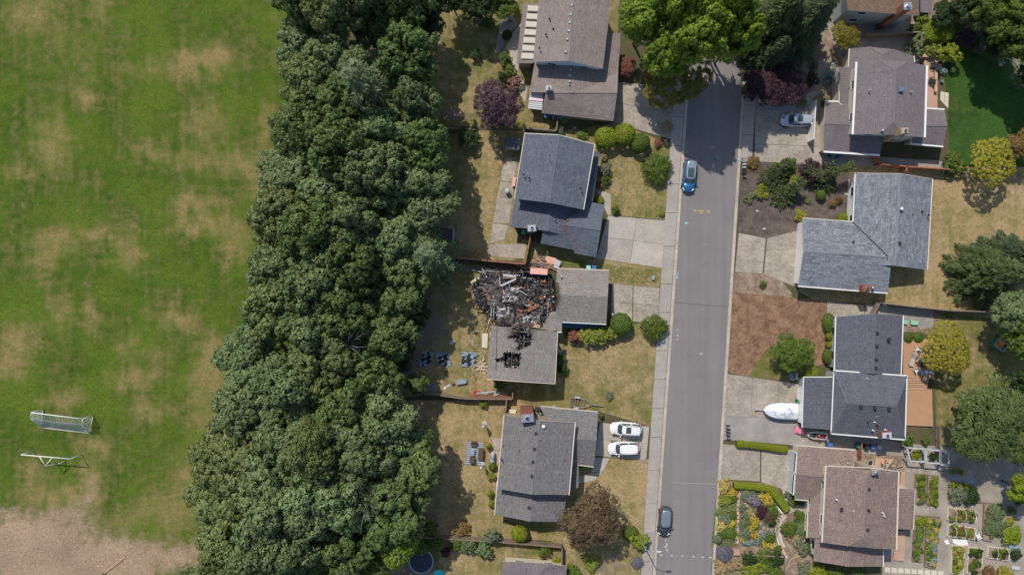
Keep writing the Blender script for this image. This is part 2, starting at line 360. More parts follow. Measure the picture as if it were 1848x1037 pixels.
# ------------------------------------------------------------------ setting: ground and sheets
def inpoly(x, y, poly):
    c = False; n = len(poly); j = n-1
    for i in range(n):
        xi, yi = poly[i][0], poly[i][1]; xj, yj = poly[j][0], poly[j][1]
        if (yi > y) != (yj > y) and x < (xj-xi)*(y-yi)/(yj-yi)+xi: c = not c
        j = i
    return c
SHN = [0]
def sheet(name, pts, z, mat, g0=None, patches=(), dirt=(), cell=.8, label=None):
    SHN[0] += 1; z = .004+.0011*SHN[0]
    ws = [P(x, y, 0) for x, y in pts]
    bm = bmesh.new(); f = bm.faces.new([bm.verts.new((p.x, p.y, z)) for p in ws])
    bmesh.ops.triangulate(bm, faces=[f])
    if g0 is not None:
        for ax in (0, 1):
            lo = min(p[ax] for p in ws); hi = max(p[ax] for p in ws); k = lo+cell
            while k < hi:
                co = Vector((0, 0, 0)); no = Vector((0, 0, 0)); co[ax] = k; no[ax] = 1
                bmesh.ops.bisect_plane(bm, geom=bm.verts[:]+bm.edges[:]+bm.faces[:], plane_co=co, plane_no=no)
                k += cell
    for f in bm.faces:
        if f.normal.z < 0: f.normal_flip()
    bm.normal_update()
    for f in bm.faces:
        if f.normal.z < 0: f.normal_flip()
    me = bpy.data.meshes.new(name); bm.to_mesh(me); bm.free(); me.materials.append(mat)
    if g0 is not None:
        n = len(me.vertices); co = np.empty(n*3); me.vertices.foreach_get('co', co); co = co.reshape(-1, 3); jn = np.random.default_rng(SHN[0])
        px = CX+co[:, 0]*SPX; py = CY-co[:, 1]*SPX; g = np.full(n, g0, float); d = np.zeros(n)
        for (cx, cy, rx, ry, v) in patches:
            if SHN[0] == 1 and v < .5: rx *= .92; ry *= .92; v = v*.85+.12
            wx = 6*np.sin(py*.17+cx)+4*np.sin(py*.41+cy); wy = 6*np.sin(px*.15+cy)+4*np.sin(px*.37+cx)
            w_ = np.exp(-(((px+wx-cx)/rx)**2+((py+wy-cy)/ry)**2)**1.1); g = g*(1-w_)+v*w_
        for (cx, cy, rx, ry, v) in dirt:
            w_ = np.exp(-(((px+5*np.sin(py*.3+cx)-cx)/rx)**2+((py+5*np.sin(px*.21+cx)-cy)/ry)**2)**1.1); d = np.maximum(d, v*w_)
        for nm, arr in (('green', g), ('dirt', d)):
            a = me.attributes.new(nm, 'FLOAT', 'POINT'); a.data.foreach_set('value', arr.astype(np.float32))
    o = link_mesh(name, me); return tag(o, kind='structure')
def XL(y): return 1239-(y-220)*.0685
def XR(y): return 1335-(y-220)*.0624
# base ground to the horizon
mb = MB(); mb.box((0, 0, -.5), (1400, 1400, 1.0))
g = mb.build('ground', M('leaf_litter_ground', rgb(96, 84, 62), .95, .4, .3, 4, .6, c2=rgb(74, 82, 44))); tag(g, kind='structure')
# playing field
dry = [(95,255,38,50,-.1),(60,20,50,45,.2),(115,75,28,28,.3),(180,15,22,40,.05),(350,115,62,28,-.15),(390,105,22,24,-.3),(370,125,12,12,1),(150,170,22,30,.25),(280,125,60,25,.35),(375,220,50,42,.3),(270,270,30,20,.3),
 (350,290,70,20,.3),(440,295,55,25,.15),(345,365,62,20,-.05),(370,405,72,20,-.2),(428,440,30,42,0),(470,335,22,45,0),(105,430,42,25,-.1),(85,475,28,45,-.1),(235,455,32,52,0),(170,420,45,16,.15),(320,577,52,20,.15),(235,625,28,22,.2),
 (235,682,58,22,0),(290,640,30,20,.3),(30,610,42,40,.1),(20,665,38,28,-.1),(392,635,46,30,-.15),(375,680,46,44,-.05),(110,560,30,40,.25),(165,575,16,45,.25),(110,722,50,18,.3),(130,715,20,22,.2),(268,742,40,22,.1),
 (180,805,38,16,.05),(160,860,22,42,-.2),(110,895,80,22,-.2),(60,850,30,40,.3),(300,920,70,45,.1),(340,860,40,60,.2),(250,945,60,30,.1),(30,310,50,15,.4),(500,20,15,80,.75),(375,750,40,50,.2),(480,230,16,50,.2),(150,100,70,50,.75),(230,60,60,40,.85),
 (250,340,60,40,1.0),(150,380,35,30,.9),(270,420,30,30,.9),(120,500,45,25,1),(250,510,60,25,.95),(60,380,35,40,.95),(330,640,35,25,.95),(150,660,45,35,1),(60,780,50,30,1.0),(210,900,22,25,1.0),(240,820,40,50,.9),(265,955,26,16,.9),(340,960,14,12,.8)]
dirtp = [(60,970,140,50,1),(60,1010,200,60,1),(200,1010,160,50,1),(330,1005,80,35,.8),(20,930,40,20,.7),(120,930,70,25,.8),(168,880,16,36,.55),(150,905,30,20,.6),(185,820,20,14,.35),(390,975,50,14,.5)]
fp = [(-60,-60),(600,-60),(600,300),(560,600),(520,1100),(-60,1100)]
sheet('playing_field', fp, .004, m_field, .95, dry, dirtp, .6)
# lots, left of the road
sheet('lawn', [(720,-40),(1120,-40),(1110,150),(1003,236),(800,226),(720,226)], .004, m_lawn, .62, [(860,150,30,60,.35),(850,100,40,60,.75)], [(820,205,25,15,.9),(730,100,30,200,.8)], .9)
sheet('lawn', [(720,236),(948,236),(930,470),(820,467),(720,467)], .004, m_lawn, .35, [(890,330,20,60,.3),(850,440,30,20,.05),(815,300,25,60,.5)], [(770,440,50,60,.8),(760,300,30,150,.9)], .9)
sheet('lawn', [(1003,240),(1112,222),(1216,262),(1206,397),(1098,388),(1050,330)], .004, m_lawn, .38, [(1150,330,40,30,.15),(1180,380,40,12,.7),(1120,380,25,15,.6),(1110,290,20,25,.55),(1190,270,25,14,.7)], [(1130,262,30,10,.4)], .8)
sheet('lawn', [(940,430),(1075,464),(1195,484),(1190,520),(1105,512),(1000,484),(945,486)], .004, m_lawn, .5, [(1030,470,40,8,.9),(1140,495,40,8,.25),(1160,505,30,6,.6)], [(965,470,30,15,.5)], .7)
sheet('lawn', [(700,472),(870,478),(1010,560),(1020,610),(1110,590),(1190,578),(1176,770),(1082,742),(925,730),(762,712),(700,720)], .004, m_lawn, .45, [(1080,650,50,40,.12),(1130,700,40,40,.3),(1110,640,40,25,.1),(850,560,25,60,.4),(800,540,40,40,.7),(960,715,40,14,.85),(1050,745,30,8,.7),(870,700,25,20,.2),(1030,690,20,30,.6),(1160,740,16,20,.75),(1100,730,14,10,.8)], [(780,590,40,40,.75),(730,640,40,60,.9),(755,570,30,60,.7)], .7)
sheet('lawn', [(690,722),(925,722),(975,735),(910,940),(1000,975),(735,962),(690,962)], .004, m_lawn, .22, [(830,760,40,25,.0),(790,830,25,30,.25),(870,900,20,40,.35),(870,735,60,8,.6),(850,820,14,14,.6)], [(745,830,20,120,.5),(780,930,40,20,.35)], .8)
sheet('lawn', [(1040,846),(1100,826),(1172,829),(1150,1100),(1010,1100),(1014,985),(890,925)], .004, m_lawn, .3, [(1130,850,40,20,.25),(960,950,50,12,.95),(1060,1000,40,40,.7),(1150,870,20,50,.1)], [(1100,1020,50,30,.55)], .8)
sheet('lawn', [(690,966),(905,976),(1012,984),(1012,1014),(905,1012),(905,1100),(690,1100)], .004, m_lawn, .4, [(960,995,50,10,1),(830,1010,40,20,.2),(870,1030,40,15,.3)], [(720,1010,40,40,.7)], .7)
# lots, right of the road
sheet('garden_soil', [(1344,-60),(1720,-60),(1712,100),(1540,120),(1535,180),(1480,200),(1362,180)], .004, m_soil)
sheet('lawn', [(1700,60),(1960,60),(1960,300),(1716,300)], .004, m_turf, 1.05, [(1735,180,25,30,.8),(1780,200,60,60,1.0)], [(1840,120,20,50,.5)], .9)
sheet('lawn', [(1486,296),(1960,304),(1960,600),(1586,548),(1470,542),(1440,524),(1560,420)], .004, m_lawn, .17, [(1760,322,60,10,.75),(1640,520,22,10,.8),(1620,545,30,8,.4),(1835,330,30,14,.7),(1720,400,50,60,.08),(1680,420,20,50,.05),(1640,500,20,30,.3),(1720,540,60,12,.2)], [(1790,420,30,40,.3)], .9)
sheet('lawn', [(1626,584),(1684,560),(1960,600),(1960,860),(1700,860),(1690,770),(1686,684),(1686,608)], .004, m_lawn, .75, [(1720,590,30,16,.5),(1740,660,30,20,.5),(1760,690,40,12,.6),(1720,680,25,10,.6)], [(1850,700,50,60,.6)], .9)
# mulch, bark, gravel sheets
sheet('mulch_bed', [(1340,292),(1375,293),(1486,296),(1543,312),(1539,402),(1449,393),(1446,412),(1420,424),(1384,430),(1360,426),(1332,418)], .012, m_mulch)
sheet('dirt_patch', [(1326,492),(1355,488),(1385,492),(1412,508),(1430,530),(1430,546),(1322,526)], .012, m_soil)
sheet('bark_bed', [(1321,527),(1492,542),(1490,657),(1470,660),(1470,641),(1384,630),(1350,679),(1333,679),(1313,669)], .012, m_bark)
sheet('lawn', [(1350,680),(1384,629),(1471,641),(1470,690),(1423,688)], .008, m_lawn, .95, [(1380,670,20,8,.7)], [], .7)
sheet('gravel_bed', [(1306,750),(1450,756),(1447,772),(1500,775),(1640,800),(1630,846),(1540,846),(1540,812),(1440,806),(1425,802),(1302,792)], .008, m_gravel)
sheet('garden_soil', [(1294,866),(1400,872),(1424,922),(1460,935),(1490,1100),(1280,1100)], .008, m_soil)
sheet('gravel_bed', [(1600,796),(1960,830),(1960,1100),(1590,1100)], .008, m_gravel2)
sheet('gravel_bed', [(1562,548),(1685,560),(1684,590),(1628,600),(1560,590)], .012, m_gravel)
sheet('gravel_bed', [(1362,170),(1482,190),(1484,274),(1702,292),(1700,306),(1486,298),(1362,292)], .012, m_gravel)
sheet('gravel_bed', [(1490,40),(1660,40),(1660,120),(1520,120)], .010, m_gravel2)
sheet('gravel_path', [(903,40),(925,28),(935,45),(915,62),(908,80),(900,96),(893,98),(898,70)], .012, m_gravel)
sheet('concrete_patio', [(925,60),(943,40),(936,110),(935,130),(952,160),(948,185),(938,170),(926,125),(920,95),(912,88)], .014, m_conc)
sheet('garden_path', [(1478,112),(1492,106),(1500,118),(1488,140),(1484,155),(1470,160),(1464,142),(1475,130)], .012, m_gravel2)
# road
ys = [-260, -100, 60, 220, 400, 600, 800, 1000, 1160]
m_rd = [(XL(y), y) for y in ys]+[(XR(y), y) for y in reversed(ys)]
sheet('road', m_rd, .016, m_asph)
# drive slabs: real slabs, each a part of its pavement
def slab_field(name, quads, mat, top=.07, group=None, gap=.03):
    base = bpy.data.objects.new(name, None); COL.objects.link(base)
    q0 = P(*quads[0][0]); base.location = (q0.x, q0.y, 0); tag(base, kind='structure')
    for q in quads:
        ws = [P(x, y, 0) for x, y in q]; c = sum(ws, Vector())/len(ws)
        ins = [p+(c-p).normalized()*gap for p in ws]
        m_ = MB(base.location); m_.prism(ins, -.05, top+random.uniform(-.006, .006)); m_.build('slab', mat, base)
    return base
def grid_quads(a, b, c, d, nx, ny):   # a b top, d c bottom
    A, B, C_, D = map(lambda p: Vector((p[0], p[1], 0)), (a, b, c, d)); out = []
    for j in range(ny):
        for i in range(nx):
            f = lambda u, v: lerp(lerp(A, B, u), lerp(D, C_, u), v)
            out.append([(p.x, p.y) for p in (f(i/nx, j/ny), f((i+1)/nx, j/ny), f((i+1)/nx, (j+1)/ny), f(i/nx, (j+1)/ny))])
    return out
qs = []; y = -80
while y < 1100:
    y2 = y+random.choice([52, 60, 68]); qs.append([(XL(y)-27, y), (XL(y)-6.2, y), (XL(y2)-6.2, y2), (XL(y2)-27, y2)]); y = y2
slab_field('pavement', qs, m_walk, .12)
qs = []; y = -80
while y < 292:
    y2 = min(292, y+54); qs.append([(XR(y)+6, y), (XR(y)+26, y), (XR(y2)+26, y2), (XR(y2)+6, y2)]); y = y2
slab_field('pavement', qs, m_walk, .12)
for fx, s in ((XL, -1), (XR, 1)):
    qs = []; y = -80
    while y < 1100:
        y2 = y+74; qs.append([(fx(y)+s*.2, y), (fx(y)+s*5.6, y), (fx(y2)+s*5.6, y2), (fx(y2)+s*.2, y2)]); y = y2
    slab_field('kerb', qs, m_curb, .13, gap=.01)
# drives
slab_field('driveway', grid_quads((1113,148),(1214,158),(1212,252),(1107,222), 3, 2), m_oldconc, .07)
slab_field('driveway', grid_quads((1097,389),(1202,398),(1197,484),(1076,466), 2, 2)+[[(1078,343),(1103,350),(1102,389),(1096,388)]], m_conc, .07)
slab_field('driveway', grid_quads((1104,511),(1142,515),(1141,580),(1103,578), 1, 2)+grid_quads((1143,515),(1191,520),(1187,584),(1142,580), 1, 2), m_oldconc, .07)
slab_field('driveway', grid_quads((1082,762),(1172,769),(1166,830),(1074,822), 2, 2), m_conc, .07)
slab_field('footpath', [[(1074,824),(1100,826),(1088,850),(1066,852)],[(1066,853),(1088,851),(1072,866),(1044,872),(1040,860)]], m_conc, .07)
slab_field('driveway', grid_quads((1362,196),(1482,205),(1484,264),(1362,260), 2, 1)+grid_quads((1362,261),(1484,265),(1487,296),(1366,292), 2, 1), m_oldconc, .07)
slab_field('driveway', grid_quads((1333,420),(1382,430),(1376,494),(1326,491), 1, 3)+grid_quads((1384,430),(1452,412),(1443,520),(1378,496), 1, 3), m_oldconc, .07)
slab_field('driveway', grid_quads((1312,674),(1452,694),(1452,757),(1306,750), 3, 1), m_oldconc, .07)
slab_field('driveway', grid_quads((1300,800),(1372,806),(1371,868),(1297,864), 1, 1)+grid_quads((1374,806),(1442,812),(1438,892),(1373,869), 1, 1), m_oldconc, .07)
slab_field('footpath', [[(1408,874),(1414,874),(1424,905),(1416,903)],[(1416,904),(1424,906),(1440,920),(1424,926)],[(1424,908),(1470,916),(1470,924),(1440,922)]], m_conc, .06)
slab_field('driveway', grid_quads((1492,543),(1560,550),(1560,576),(1492,570), 1, 1), m_oldconc, .06)
slab_field('concrete_patio', [[(911,284),(934,284),(928,330),(903,326)],[(903,327),(928,331),(919,404),(889,402)],[(889,403),(918,406),(911,432),(884,440)],[(884,441),(951,440),(947,467),(880,462)]], m_oldconc, .06)
slab_field('concrete_patio', [[(888,790),(905,790),(903,812),(889,812)],[(889,813),(903,813),(901,836),(886,835)]], m_oldconc, .06)
slab_field('footpath', [[(1455,172),(1468,164),(1480,168),(1466,178)],[(1466,179),(1455,173),(1449,186),(1459,190)]], m_walk, .05)
slab_field('flagstone_patio', grid_quads((1697,165),(1712,168),(1711,196),(1696,180), 2, 3), m_cream, .05)
slab_field('concrete_patio', [[(1668,288),(1696,290),(1693,304),(1666,302)]], m_oldconc, .06)
# painted marks on the road
def strokes(name, mat, segs, wd, label):
    mb = MB()
    for a, b in segs: mb.beam(P(*a)+Vector((0, 0, .048)), P(*b)+Vector((0, 0, .048)), wd, .004)
    o = mb.build(name, mat); tag(o, label, 'road marking'); return o
def cross(x, y, r): return [((x-r, y), (x+r, y)), ((x, y-r), (x, y+r))]
strokes('road_dash', m_paint_w, [((x, y), (x+4.5, y+.6)) for x, y in ((1191,1000),(1210,1001),(1229,1001.5),(1249,1003),(1266,1004),(1280,1004.5))], .14, 'row of six short white dashes across the road near the bottom edge')
strokes('paint_squiggle', m_paint_w, [((1202,972),(1200,975)),((1202,979),(1204,982)),((1204,982),(1200,986)),((1198,985),(1203,987)),((1202,990),(1205,991)),((1205,991),(1203,994))], .13, 'faint white squiggle on the asphalt in front of the dark hatchback')
strokes('utility_mark', m_paint_y, [((1251,380),(1256,378)),((1251,380),(1256,382)),((1257,380),(1270,381)),((1262,384),(1268,384)),((1276,382),(1281,380)),((1276,382),(1281,385))], .12, 'yellow utility arrows sprayed on the road below the blue car')
strokes('utility_mark', m_paint_w, cross(1284.5,267,3), .22, 'white cross sprayed on the shaded road beside the blue car')
strokes('utility_mark', m_paint_b, cross(1294,284,2.6)+cross(1290,287,1.5), .2, 'pale cyan double cross on the road left of the kerb mailboxes')
strokes('utility_mark', m_paint_b, cross(1329,289,2.5), .2, 'cyan cross on the road edge right beside the kerb mailboxes')
strokes('utility_mark', m_paint_b, [((1236,235),(1235.5,258)),((1238,258),(1240,259))], .14, 'thin cyan line sprayed along the left gutter above the blue car')
strokes('utility_mark', m_paint_b, [((1237,400),(1237,405)),((1240,400),(1239,405)),((1240,402),(1243,402))], .14, 'small blue mark on the road beside the large clean driveway')
strokes('utility_mark', m_paint_b, [((1222,492),(1224,495)),((1222,497),(1221,503))], .2, 'turquoise mark on the gutter beside the dry grass strip')
strokes('utility_mark', m_paint_w, cross(1271,441,1.6)+cross(1256,470,1.2), .14, 'pair of small white ticks on the road beside the grey-roofed house')
strokes('utility_mark', m_paint_w, [((1222,594),(1223,596)),((1221,604),(1225,606)),((1223,611),(1221,613)),((1262,637),(1268,638))], .13, 'scatter of small pale ticks on the road beside the burned house lawn')
strokes('asphalt_crack', m_dark, [((1216,545),(1240,547)),((1240,547),(1275,551)),((1275,551),(1317,553))], .04, 'hairline crack crossing the road beside the bark bed')
strokes('asphalt_crack', m_paint_w, [((1210,870),(1250,871)),((1250,871),(1292,873))], .03, 'pale hairline seam crossing the road by the clipped hedges')

# ------------------------------------------------------------------ foliage generators
def quad_mesh(name, c, t, u, nrm, tint, mat):
    n = len(c); v = np.empty((n, 4, 3), np.float32)
    v[:, 0] = c-t; v[:, 1] = c-u; v[:, 2] = c+t; v[:, 3] = c+u
    me = bpy.data.meshes.new(name); me.vertices.add(n*4); me.loops.add(n*4); me.polygons.add(n)
    me.vertices.foreach_set('co', v.reshape(-1)); me.loops.foreach_set('vertex_index', np.arange(n*4, dtype=np.int32))
    me.polygons.foreach_set('loop_start', np.arange(0, n*4, 4, dtype=np.int32))
    me.polygons.foreach_set('use_smooth', np.ones(n, bool))
    a = me.attributes.new('tint', 'FLOAT', 'POINT'); a.data.foreach_set('value', np.repeat(tint, 4).astype(np.float32))
    me.materials.append(mat); me.update(calc_edges=True)
    me.normals_split_custom_set_from_vertices(np.repeat(nrm, 4, axis=0).tolist())
    return me
def unit(a): return a/np.maximum(np.linalg.norm(a, axis=1, keepdims=True), 1e-6)
def foliage(name, lobes, ncl, cr, nl, ls, seed, asp=.6, shell=.72, zmin=-.35, up=.5, bend=.6, mat=None, stretch=None):
    r = np.random.default_rng(seed); lb = np.array(lobes, float)
    wgt = lb[:, 3]**2; wgt /= wgt.sum(); k = int(ncl*1.5); idx = r.choice(len(lb), k, p=wgt)
    d = unit(r.normal(size=(k, 3))); d[:, 2] = np.where(d[:, 2] < zmin, -d[:, 2], d[:, 2])
    rad = lb[idx, 3:4]*(shell+(1-shell)*r.random((k, 1))); zs = lb[idx, 4:5] if lb.shape[1] > 4 else np.full((k, 1), .85)
    c = lb[idx, :3]+d*rad*np.concatenate([np.ones((k, 2)), zs], 1)
    keep = np.ones(k, bool)
    for l in lb:
        q = (c-l[:3])/np.array([1, 1, l[4] if len(l) > 4 else .85]); keep &= np.linalg.norm(q, axis=1) > l[3]*(shell-.12)
    c = c[keep][:ncl]; d = d[keep][:ncl]; k = len(c); ctint = r.random(k)
    crs = cr*(.7+.6*r.random((k, 1)))
    d2 = unit(r.normal(size=(k*nl, 3))+np.repeat(d, nl, 0)*.7+np.array([0, 0, up])); cc = np.repeat(c, nl, 0)
    pos = cc+d2*np.repeat(crs, nl, 0)*(.55+.5*r.random((k*nl, 1)))
    nn = unit(d2+r.normal(size=d2.shape)*.45); t = unit(np.cross(nn, r.normal(size=nn.shape)))
    if stretch is not None:
        t = unit(t+stretch*np.repeat(d*np.array([1, 1, .2])-np.array([0, 0, .25]), nl, 0)); t = unit(t-nn*(t*nn).sum(1, keepdims=True))
    u = np.cross(nn, t); s = ls*(.65+.7*r.random((k*nl, 1)))
    dd = np.repeat(d, nl, 0)
    nrm = unit(nn*(1-bend)+d2*bend*.75+dd*bend*.35)
    return quad_mesh(name, pos, t*s*.5, u*s*asp*.5, nrm, np.repeat(ctint, nl)*.6+r.random(k*nl)*.4, mat or L['maple1'])
def dome_lobes(R, H, n, lr, seed, zj=.35):
    r = random.Random(seed); out = [(0, 0, 0, R*.55, H/R*.9)]
    for i in range(n):
        a = i*2.399+r.uniform(-.3, .3); q = math.sqrt((i+.6)/n)
        rr = R*(1-lr*.8)*q; z = H*math.sqrt(max(0, 1-(q*.93)**2))*.72+r.uniform(-zj, zj)
        out.append((rr*math.cos(a), rr*math.sin(a), z, R*lr*r.uniform(.75, 1.2), .8))
    return out
def trunk_mesh(name, h, r, spread, seed, mat):
    rr = random.Random(seed); mb = MB(); pts = [Vector((0, 0, 0))]
    for i in range(1, 5): pts.append(Vector((rr.uniform(-.15, .15)*i*.5, rr.uniform(-.15, .15)*i*.5, h*i/4)))
    for i in range(4): mb.tube(pts[i], pts[i+1], r*(1-.2*i), r*(1-.2*(i+1)), 8)
    for i in range(9):
        t = .35+.6*i/9; b = lerp(pts[0], pts[4], t); a = i*2.4
        e = b+Vector((math.cos(a), math.sin(a), .75))*spread*rr.uniform(.5, .8); mid = lerp(b, e, .5)+Vector((0, 0, -.15))
        mb.tube(b, mid, r*.35, r*.22, 5); mb.tube(mid, e, r*.22, r*.07, 5)
        e2 = mid+Vector((math.cos(a+.8), math.sin(a+.8), .6))*spread*.35; mb.tube(mid, e2, r*.15, r*.05, 4)
    return mb.mesh(name, mat, True)
TR = {}
for i in range(6):       # broadleaf crowns, radius 5, centre at 0
    TR['maple%d' % i] = foliage('maple_crown', dome_lobes(4.9, 4.4, 24, .25, 20+i, 1.0), 1050, .42, 21, .34, 100+i, shell=.62, bend=.7)
for i in range(2):
    TR['fine%d' % i] = foliage('fine_crown', dome_lobes(4.7, 3.8, 12, .36, 40+i), 900, .45, 22, .26, 200+i, shell=.6, zmin=-.5)
    TR['dome%d' % i] = foliage('domed_crown', dome_lobes(4.9, 3.4, 9, .5, 50+i), 700, .42, 26, .30, 220+i, shell=.88, up=.9)
TR['feather'] = foliage('feathery_crown', dome_lobes(4.6, 3.8, 13, .36, 61), 900, .55, 20, .55, 231, asp=.22, shell=.6, stretch=2.2)
TR['bush0'] = foliage('bush_crown', dome_lobes(.95, .75, 8, .4, 71), 130, .15, 16, .16, 301, shell=.75)
TR['bush1'] = foliage('bush_crown', dome_lobes(.95, .75, 7, .45, 72), 130, .15, 16, .16, 302, shell=.7)
TR['dense'] = foliage('clipped_crown', [(0, 0, .1, .96, .95), (.25, .1, .25, .7, .9), (-.25, -.1, .25, .7, .9)], 800, .10, 12, .10, 303, shell=.93, bend=.75)
TR['spiky'] = foliage('spiky_crown', [(0, 0, 0, .9, .8)], 260, .16, 12, .32, 304, asp=.12, shell=.5, stretch=3)
TR['flower'] = foliage('flowering_crown', dome_lobes(.95, .6, 7, .38, 73), 110, .13, 12, .17, 305, asp=.8, shell=.8)
def conifer_mesh(name, H, R, nb, seed, droop=.25, mat=None, ls=.5):
    r = np.random.default_rng(seed); C_, T_, U_, N_, I_ = [], [], [], [], []
    for i in range(nb):
        f = (i/nb)**.8; z = H*(1-.94*f)*1.0; ln = R*(.10+.95*f**.85)*r.uniform(.75, 1.1); a = i*2.39996+r.uniform(-.25, .25)
        if z < H*.12: z = H*.12+r.uniform(0, .3)*H*.3
        dirv = np.array([math.cos(a), math.sin(a), .12-.05*f]); side = np.array([-math.sin(a), math.cos(a), 0])
        ns = max(5, int(ln*9)); tint = r.random()
        for k in range(ns):
            s = (k+.5)/ns; b = np.array([0, 0, z])+dirv*ln*s; b[2] -= droop*ln*s*s
            wd = ln*.26*math.sin(math.pi*min(1, .18+s*.85))+.08
            for sg in (-1, 1):
                dv = dirv*.75+side*sg*r.uniform(.5, 1.0)+np.array([0, 0, r.uniform(-.35, .05)]); dv /= np.linalg.norm(dv)
                q = b+dv*wd*r.uniform(.35, .9)+r.normal(size=3)*.07
                nn = np.array([0, 0, 1.0])+r.normal(size=3)*.3+side*sg*.45+dirv*.2; nn /= np.linalg.norm(nn)
                tt = dv-nn*dv.dot(nn); tt /= np.linalg.norm(tt); uu = np.cross(nn, tt)
                C_.append(q); T_.append(tt*ls*r.uniform(.5, .9)); U_.append(uu*ls*.16); N_.append(nn); I_.append(tint*.5+r.random()*.4+.2*s-.1)
    f = lambda x: np.array(x, np.float32)
    return quad_mesh(name, f(C_), f(T_), f(U_), f(N_), f(I_), mat or L['conifer'])
TR['con0'] = conifer_mesh('conifer_crown', 12, 4.2, 150, 5)
TR['star'] = conifer_mesh('conifer_crown', 12, 4.4, 62, 9, .3, ls=.55)
TR['con1'] = conifer_mesh('conifer_crown', 12, 4.2, 230, 6, .4)
TK = {'t0': trunk_mesh('trunk', 8, .35, 4.2, 3, m_barkt), 't1': trunk_mesh('trunk', 8, .28, 3.6, 4, m_barkt)}
_mb = MB(); _mb.tube((0, 0, 0), (0, 0, 11.6), .28, .03, 8); TK['c'] = _mb.mesh('trunk', m_barkt, True)
def set_mat(o, m):
    o.material_slots[0].link = 'OBJECT'; o.material_slots[0].material = m
def tree(px, py, rpx, h, proto, mat, label, name='maple_tree', cat='tree', group=None, sq=1.0):
    rpx = rpx if group and 'belt' in group else rpx*.92
    rng = random.Random(int(px*13+py*7)); con = proto in ('con0', 'con1', 'star')
    if con:
        b = P(px, py, h*.5); r_ = rpx/SPX*.85
        t = root(name, (b.x, b.y, 0), label, cat, group, rng.uniform(0, 6.28))
        cr = link_mesh('crown', TR[proto], t); cr.scale = (r_/4.2, r_/4.2, h/12); set_mat(cr, L[mat])
        tk = link_mesh('trunk', TK['c'], t); tk.scale = (1, 1, h/12)
        return t
    zc = h*(.62 if h < 12.5 else .56); b = P(px, py, zc); r_ = rpx/SPX*(CAMH-zc)/CAMH
    t = root(name, (b.x, b.y, 0), label, cat, group, rng.uniform(0, 6.28))
    sz = (h-zc)/4.6
    cr = link_mesh('crown', TR[proto], t, (0, 0, zc)); cr.scale = (r_/5.0, r_/5.0*sq, sz*rng.uniform(.92, 1.08)); set_mat(cr, L[mat])
    tk = link_mesh('trunk', TK[rng.choice(['t0', 't1'])], t); k = h*.8/8; tk.scale = (r_/5.4*1.0, r_/5.4, k)
    return t
def shrub(px, py, rpx, h, proto, mat, label, name='shrub', cat='shrub', group=None, sx=1.0, rz=None):
    rng = random.Random(int(px*17+py*5)); b = P(px, py, h*.6); r_ = rpx/SPX
    o = link_mesh(name, TR[proto], None, (b.x, b.y, h*.42)); o.scale = (r_*sx, r_, h*.56)
    o.rotation_euler = (0, 0, rng.uniform(0, 6.28) if rz is None else rz); set_mat(o, L[mat])
    return tag(o, label, cat, group)
# ------------------------------------------------------------------ buildings
def roof(R, planes, mats, t=.18, name='roof', cut=None, cell=None, soot=None):
    ew = {}
    key = lambda p: (round(p.x, 2), round(p.y, 2), round(p.z, 2))
    pls = []
    for pl in planes:
        n = (pl[1]-pl[0]).cross(pl[2]-pl[0])
        if n.z < 0: pl = pl[::-1]; n = -n
        pls.append((pl, n.normalized()))
        for i in range(len(pl)):
            k = frozenset((key(pl[i]), key(pl[(i+1) % len(pl)]))); ew[k] = ew.get(k, 0)+1
    mb = MB(R.location)
    for pl, n in pls:
        up = (Vector((0, 0, 1))-n*n.z)
        up = up.normalized() if up.length > 1e-4 else Vector((0, 1, 0)); uu = up.cross(n)
        uv = [((p).dot(uu), (p).dot(up)) for p in pl]
        if cut is None:
            mb.add(pl, [tuple(range(len(pl)))], 0, [uv])
        else:
            bm = bmesh.new(); f = bm.faces.new([bm.verts.new(p) for p in pl]); bmesh.ops.triangulate(bm, faces=[f])
            for ax in (0, 1):
                lo = min(p[ax] for p in pl); hi = max(p[ax] for p in pl); k = lo+cell
                while k < hi:
                    co = Vector((0, 0, 0)); no = Vector((0, 0, 0)); co[ax] = k; no[ax] = 1
                    bmesh.ops.bisect_plane(bm, geom=bm.verts[:]+bm.edges[:]+bm.faces[:], plane_co=co, plane_no=no); k += cell
            kill = [f for f in bm.faces if cut(*Q(f.calc_center_median()))]
            bmesh.ops.delete(bm, geom=kill, context='FACES')
            vs = [v.co.copy() for v in bm.verts]; bm.verts.index_update()
            fs = []
            for f in bm.faces:
                ix = [v.index for v in f.verts]
                if f.normal.z < 0: ix = ix[::-1]
                fs.append(ix)
            mb.add(vs, fs, 0, [[(vs[i].dot(uu), vs[i].dot(up)) for i in f] for f in fs])
            bm.free()
        lo_ = [p-Vector((0, 0, t)) for p in pl]; m = len(pl)
        if cut is None: mb.add(lo_, [tuple(range(m-1, -1, -1))], 1)
        for i in range(m):
            j = (i+1) % m
            if ew[frozenset((key(pl[i]), key(pl[j])))] > 1: continue
            mb.add([lo_[i], lo_[j], pl[j], pl[i]], [(0, 1, 2, 3)], 1)
    o = mb.build(name, mats, R)
    if soot:
        me = o.data; a = me.attributes.new('soot', 'FLOAT', 'POINT')
        for i, v in enumerate(me.vertices):
            a.data[i].value = soot(*Q(v.co+R.location))
    return o
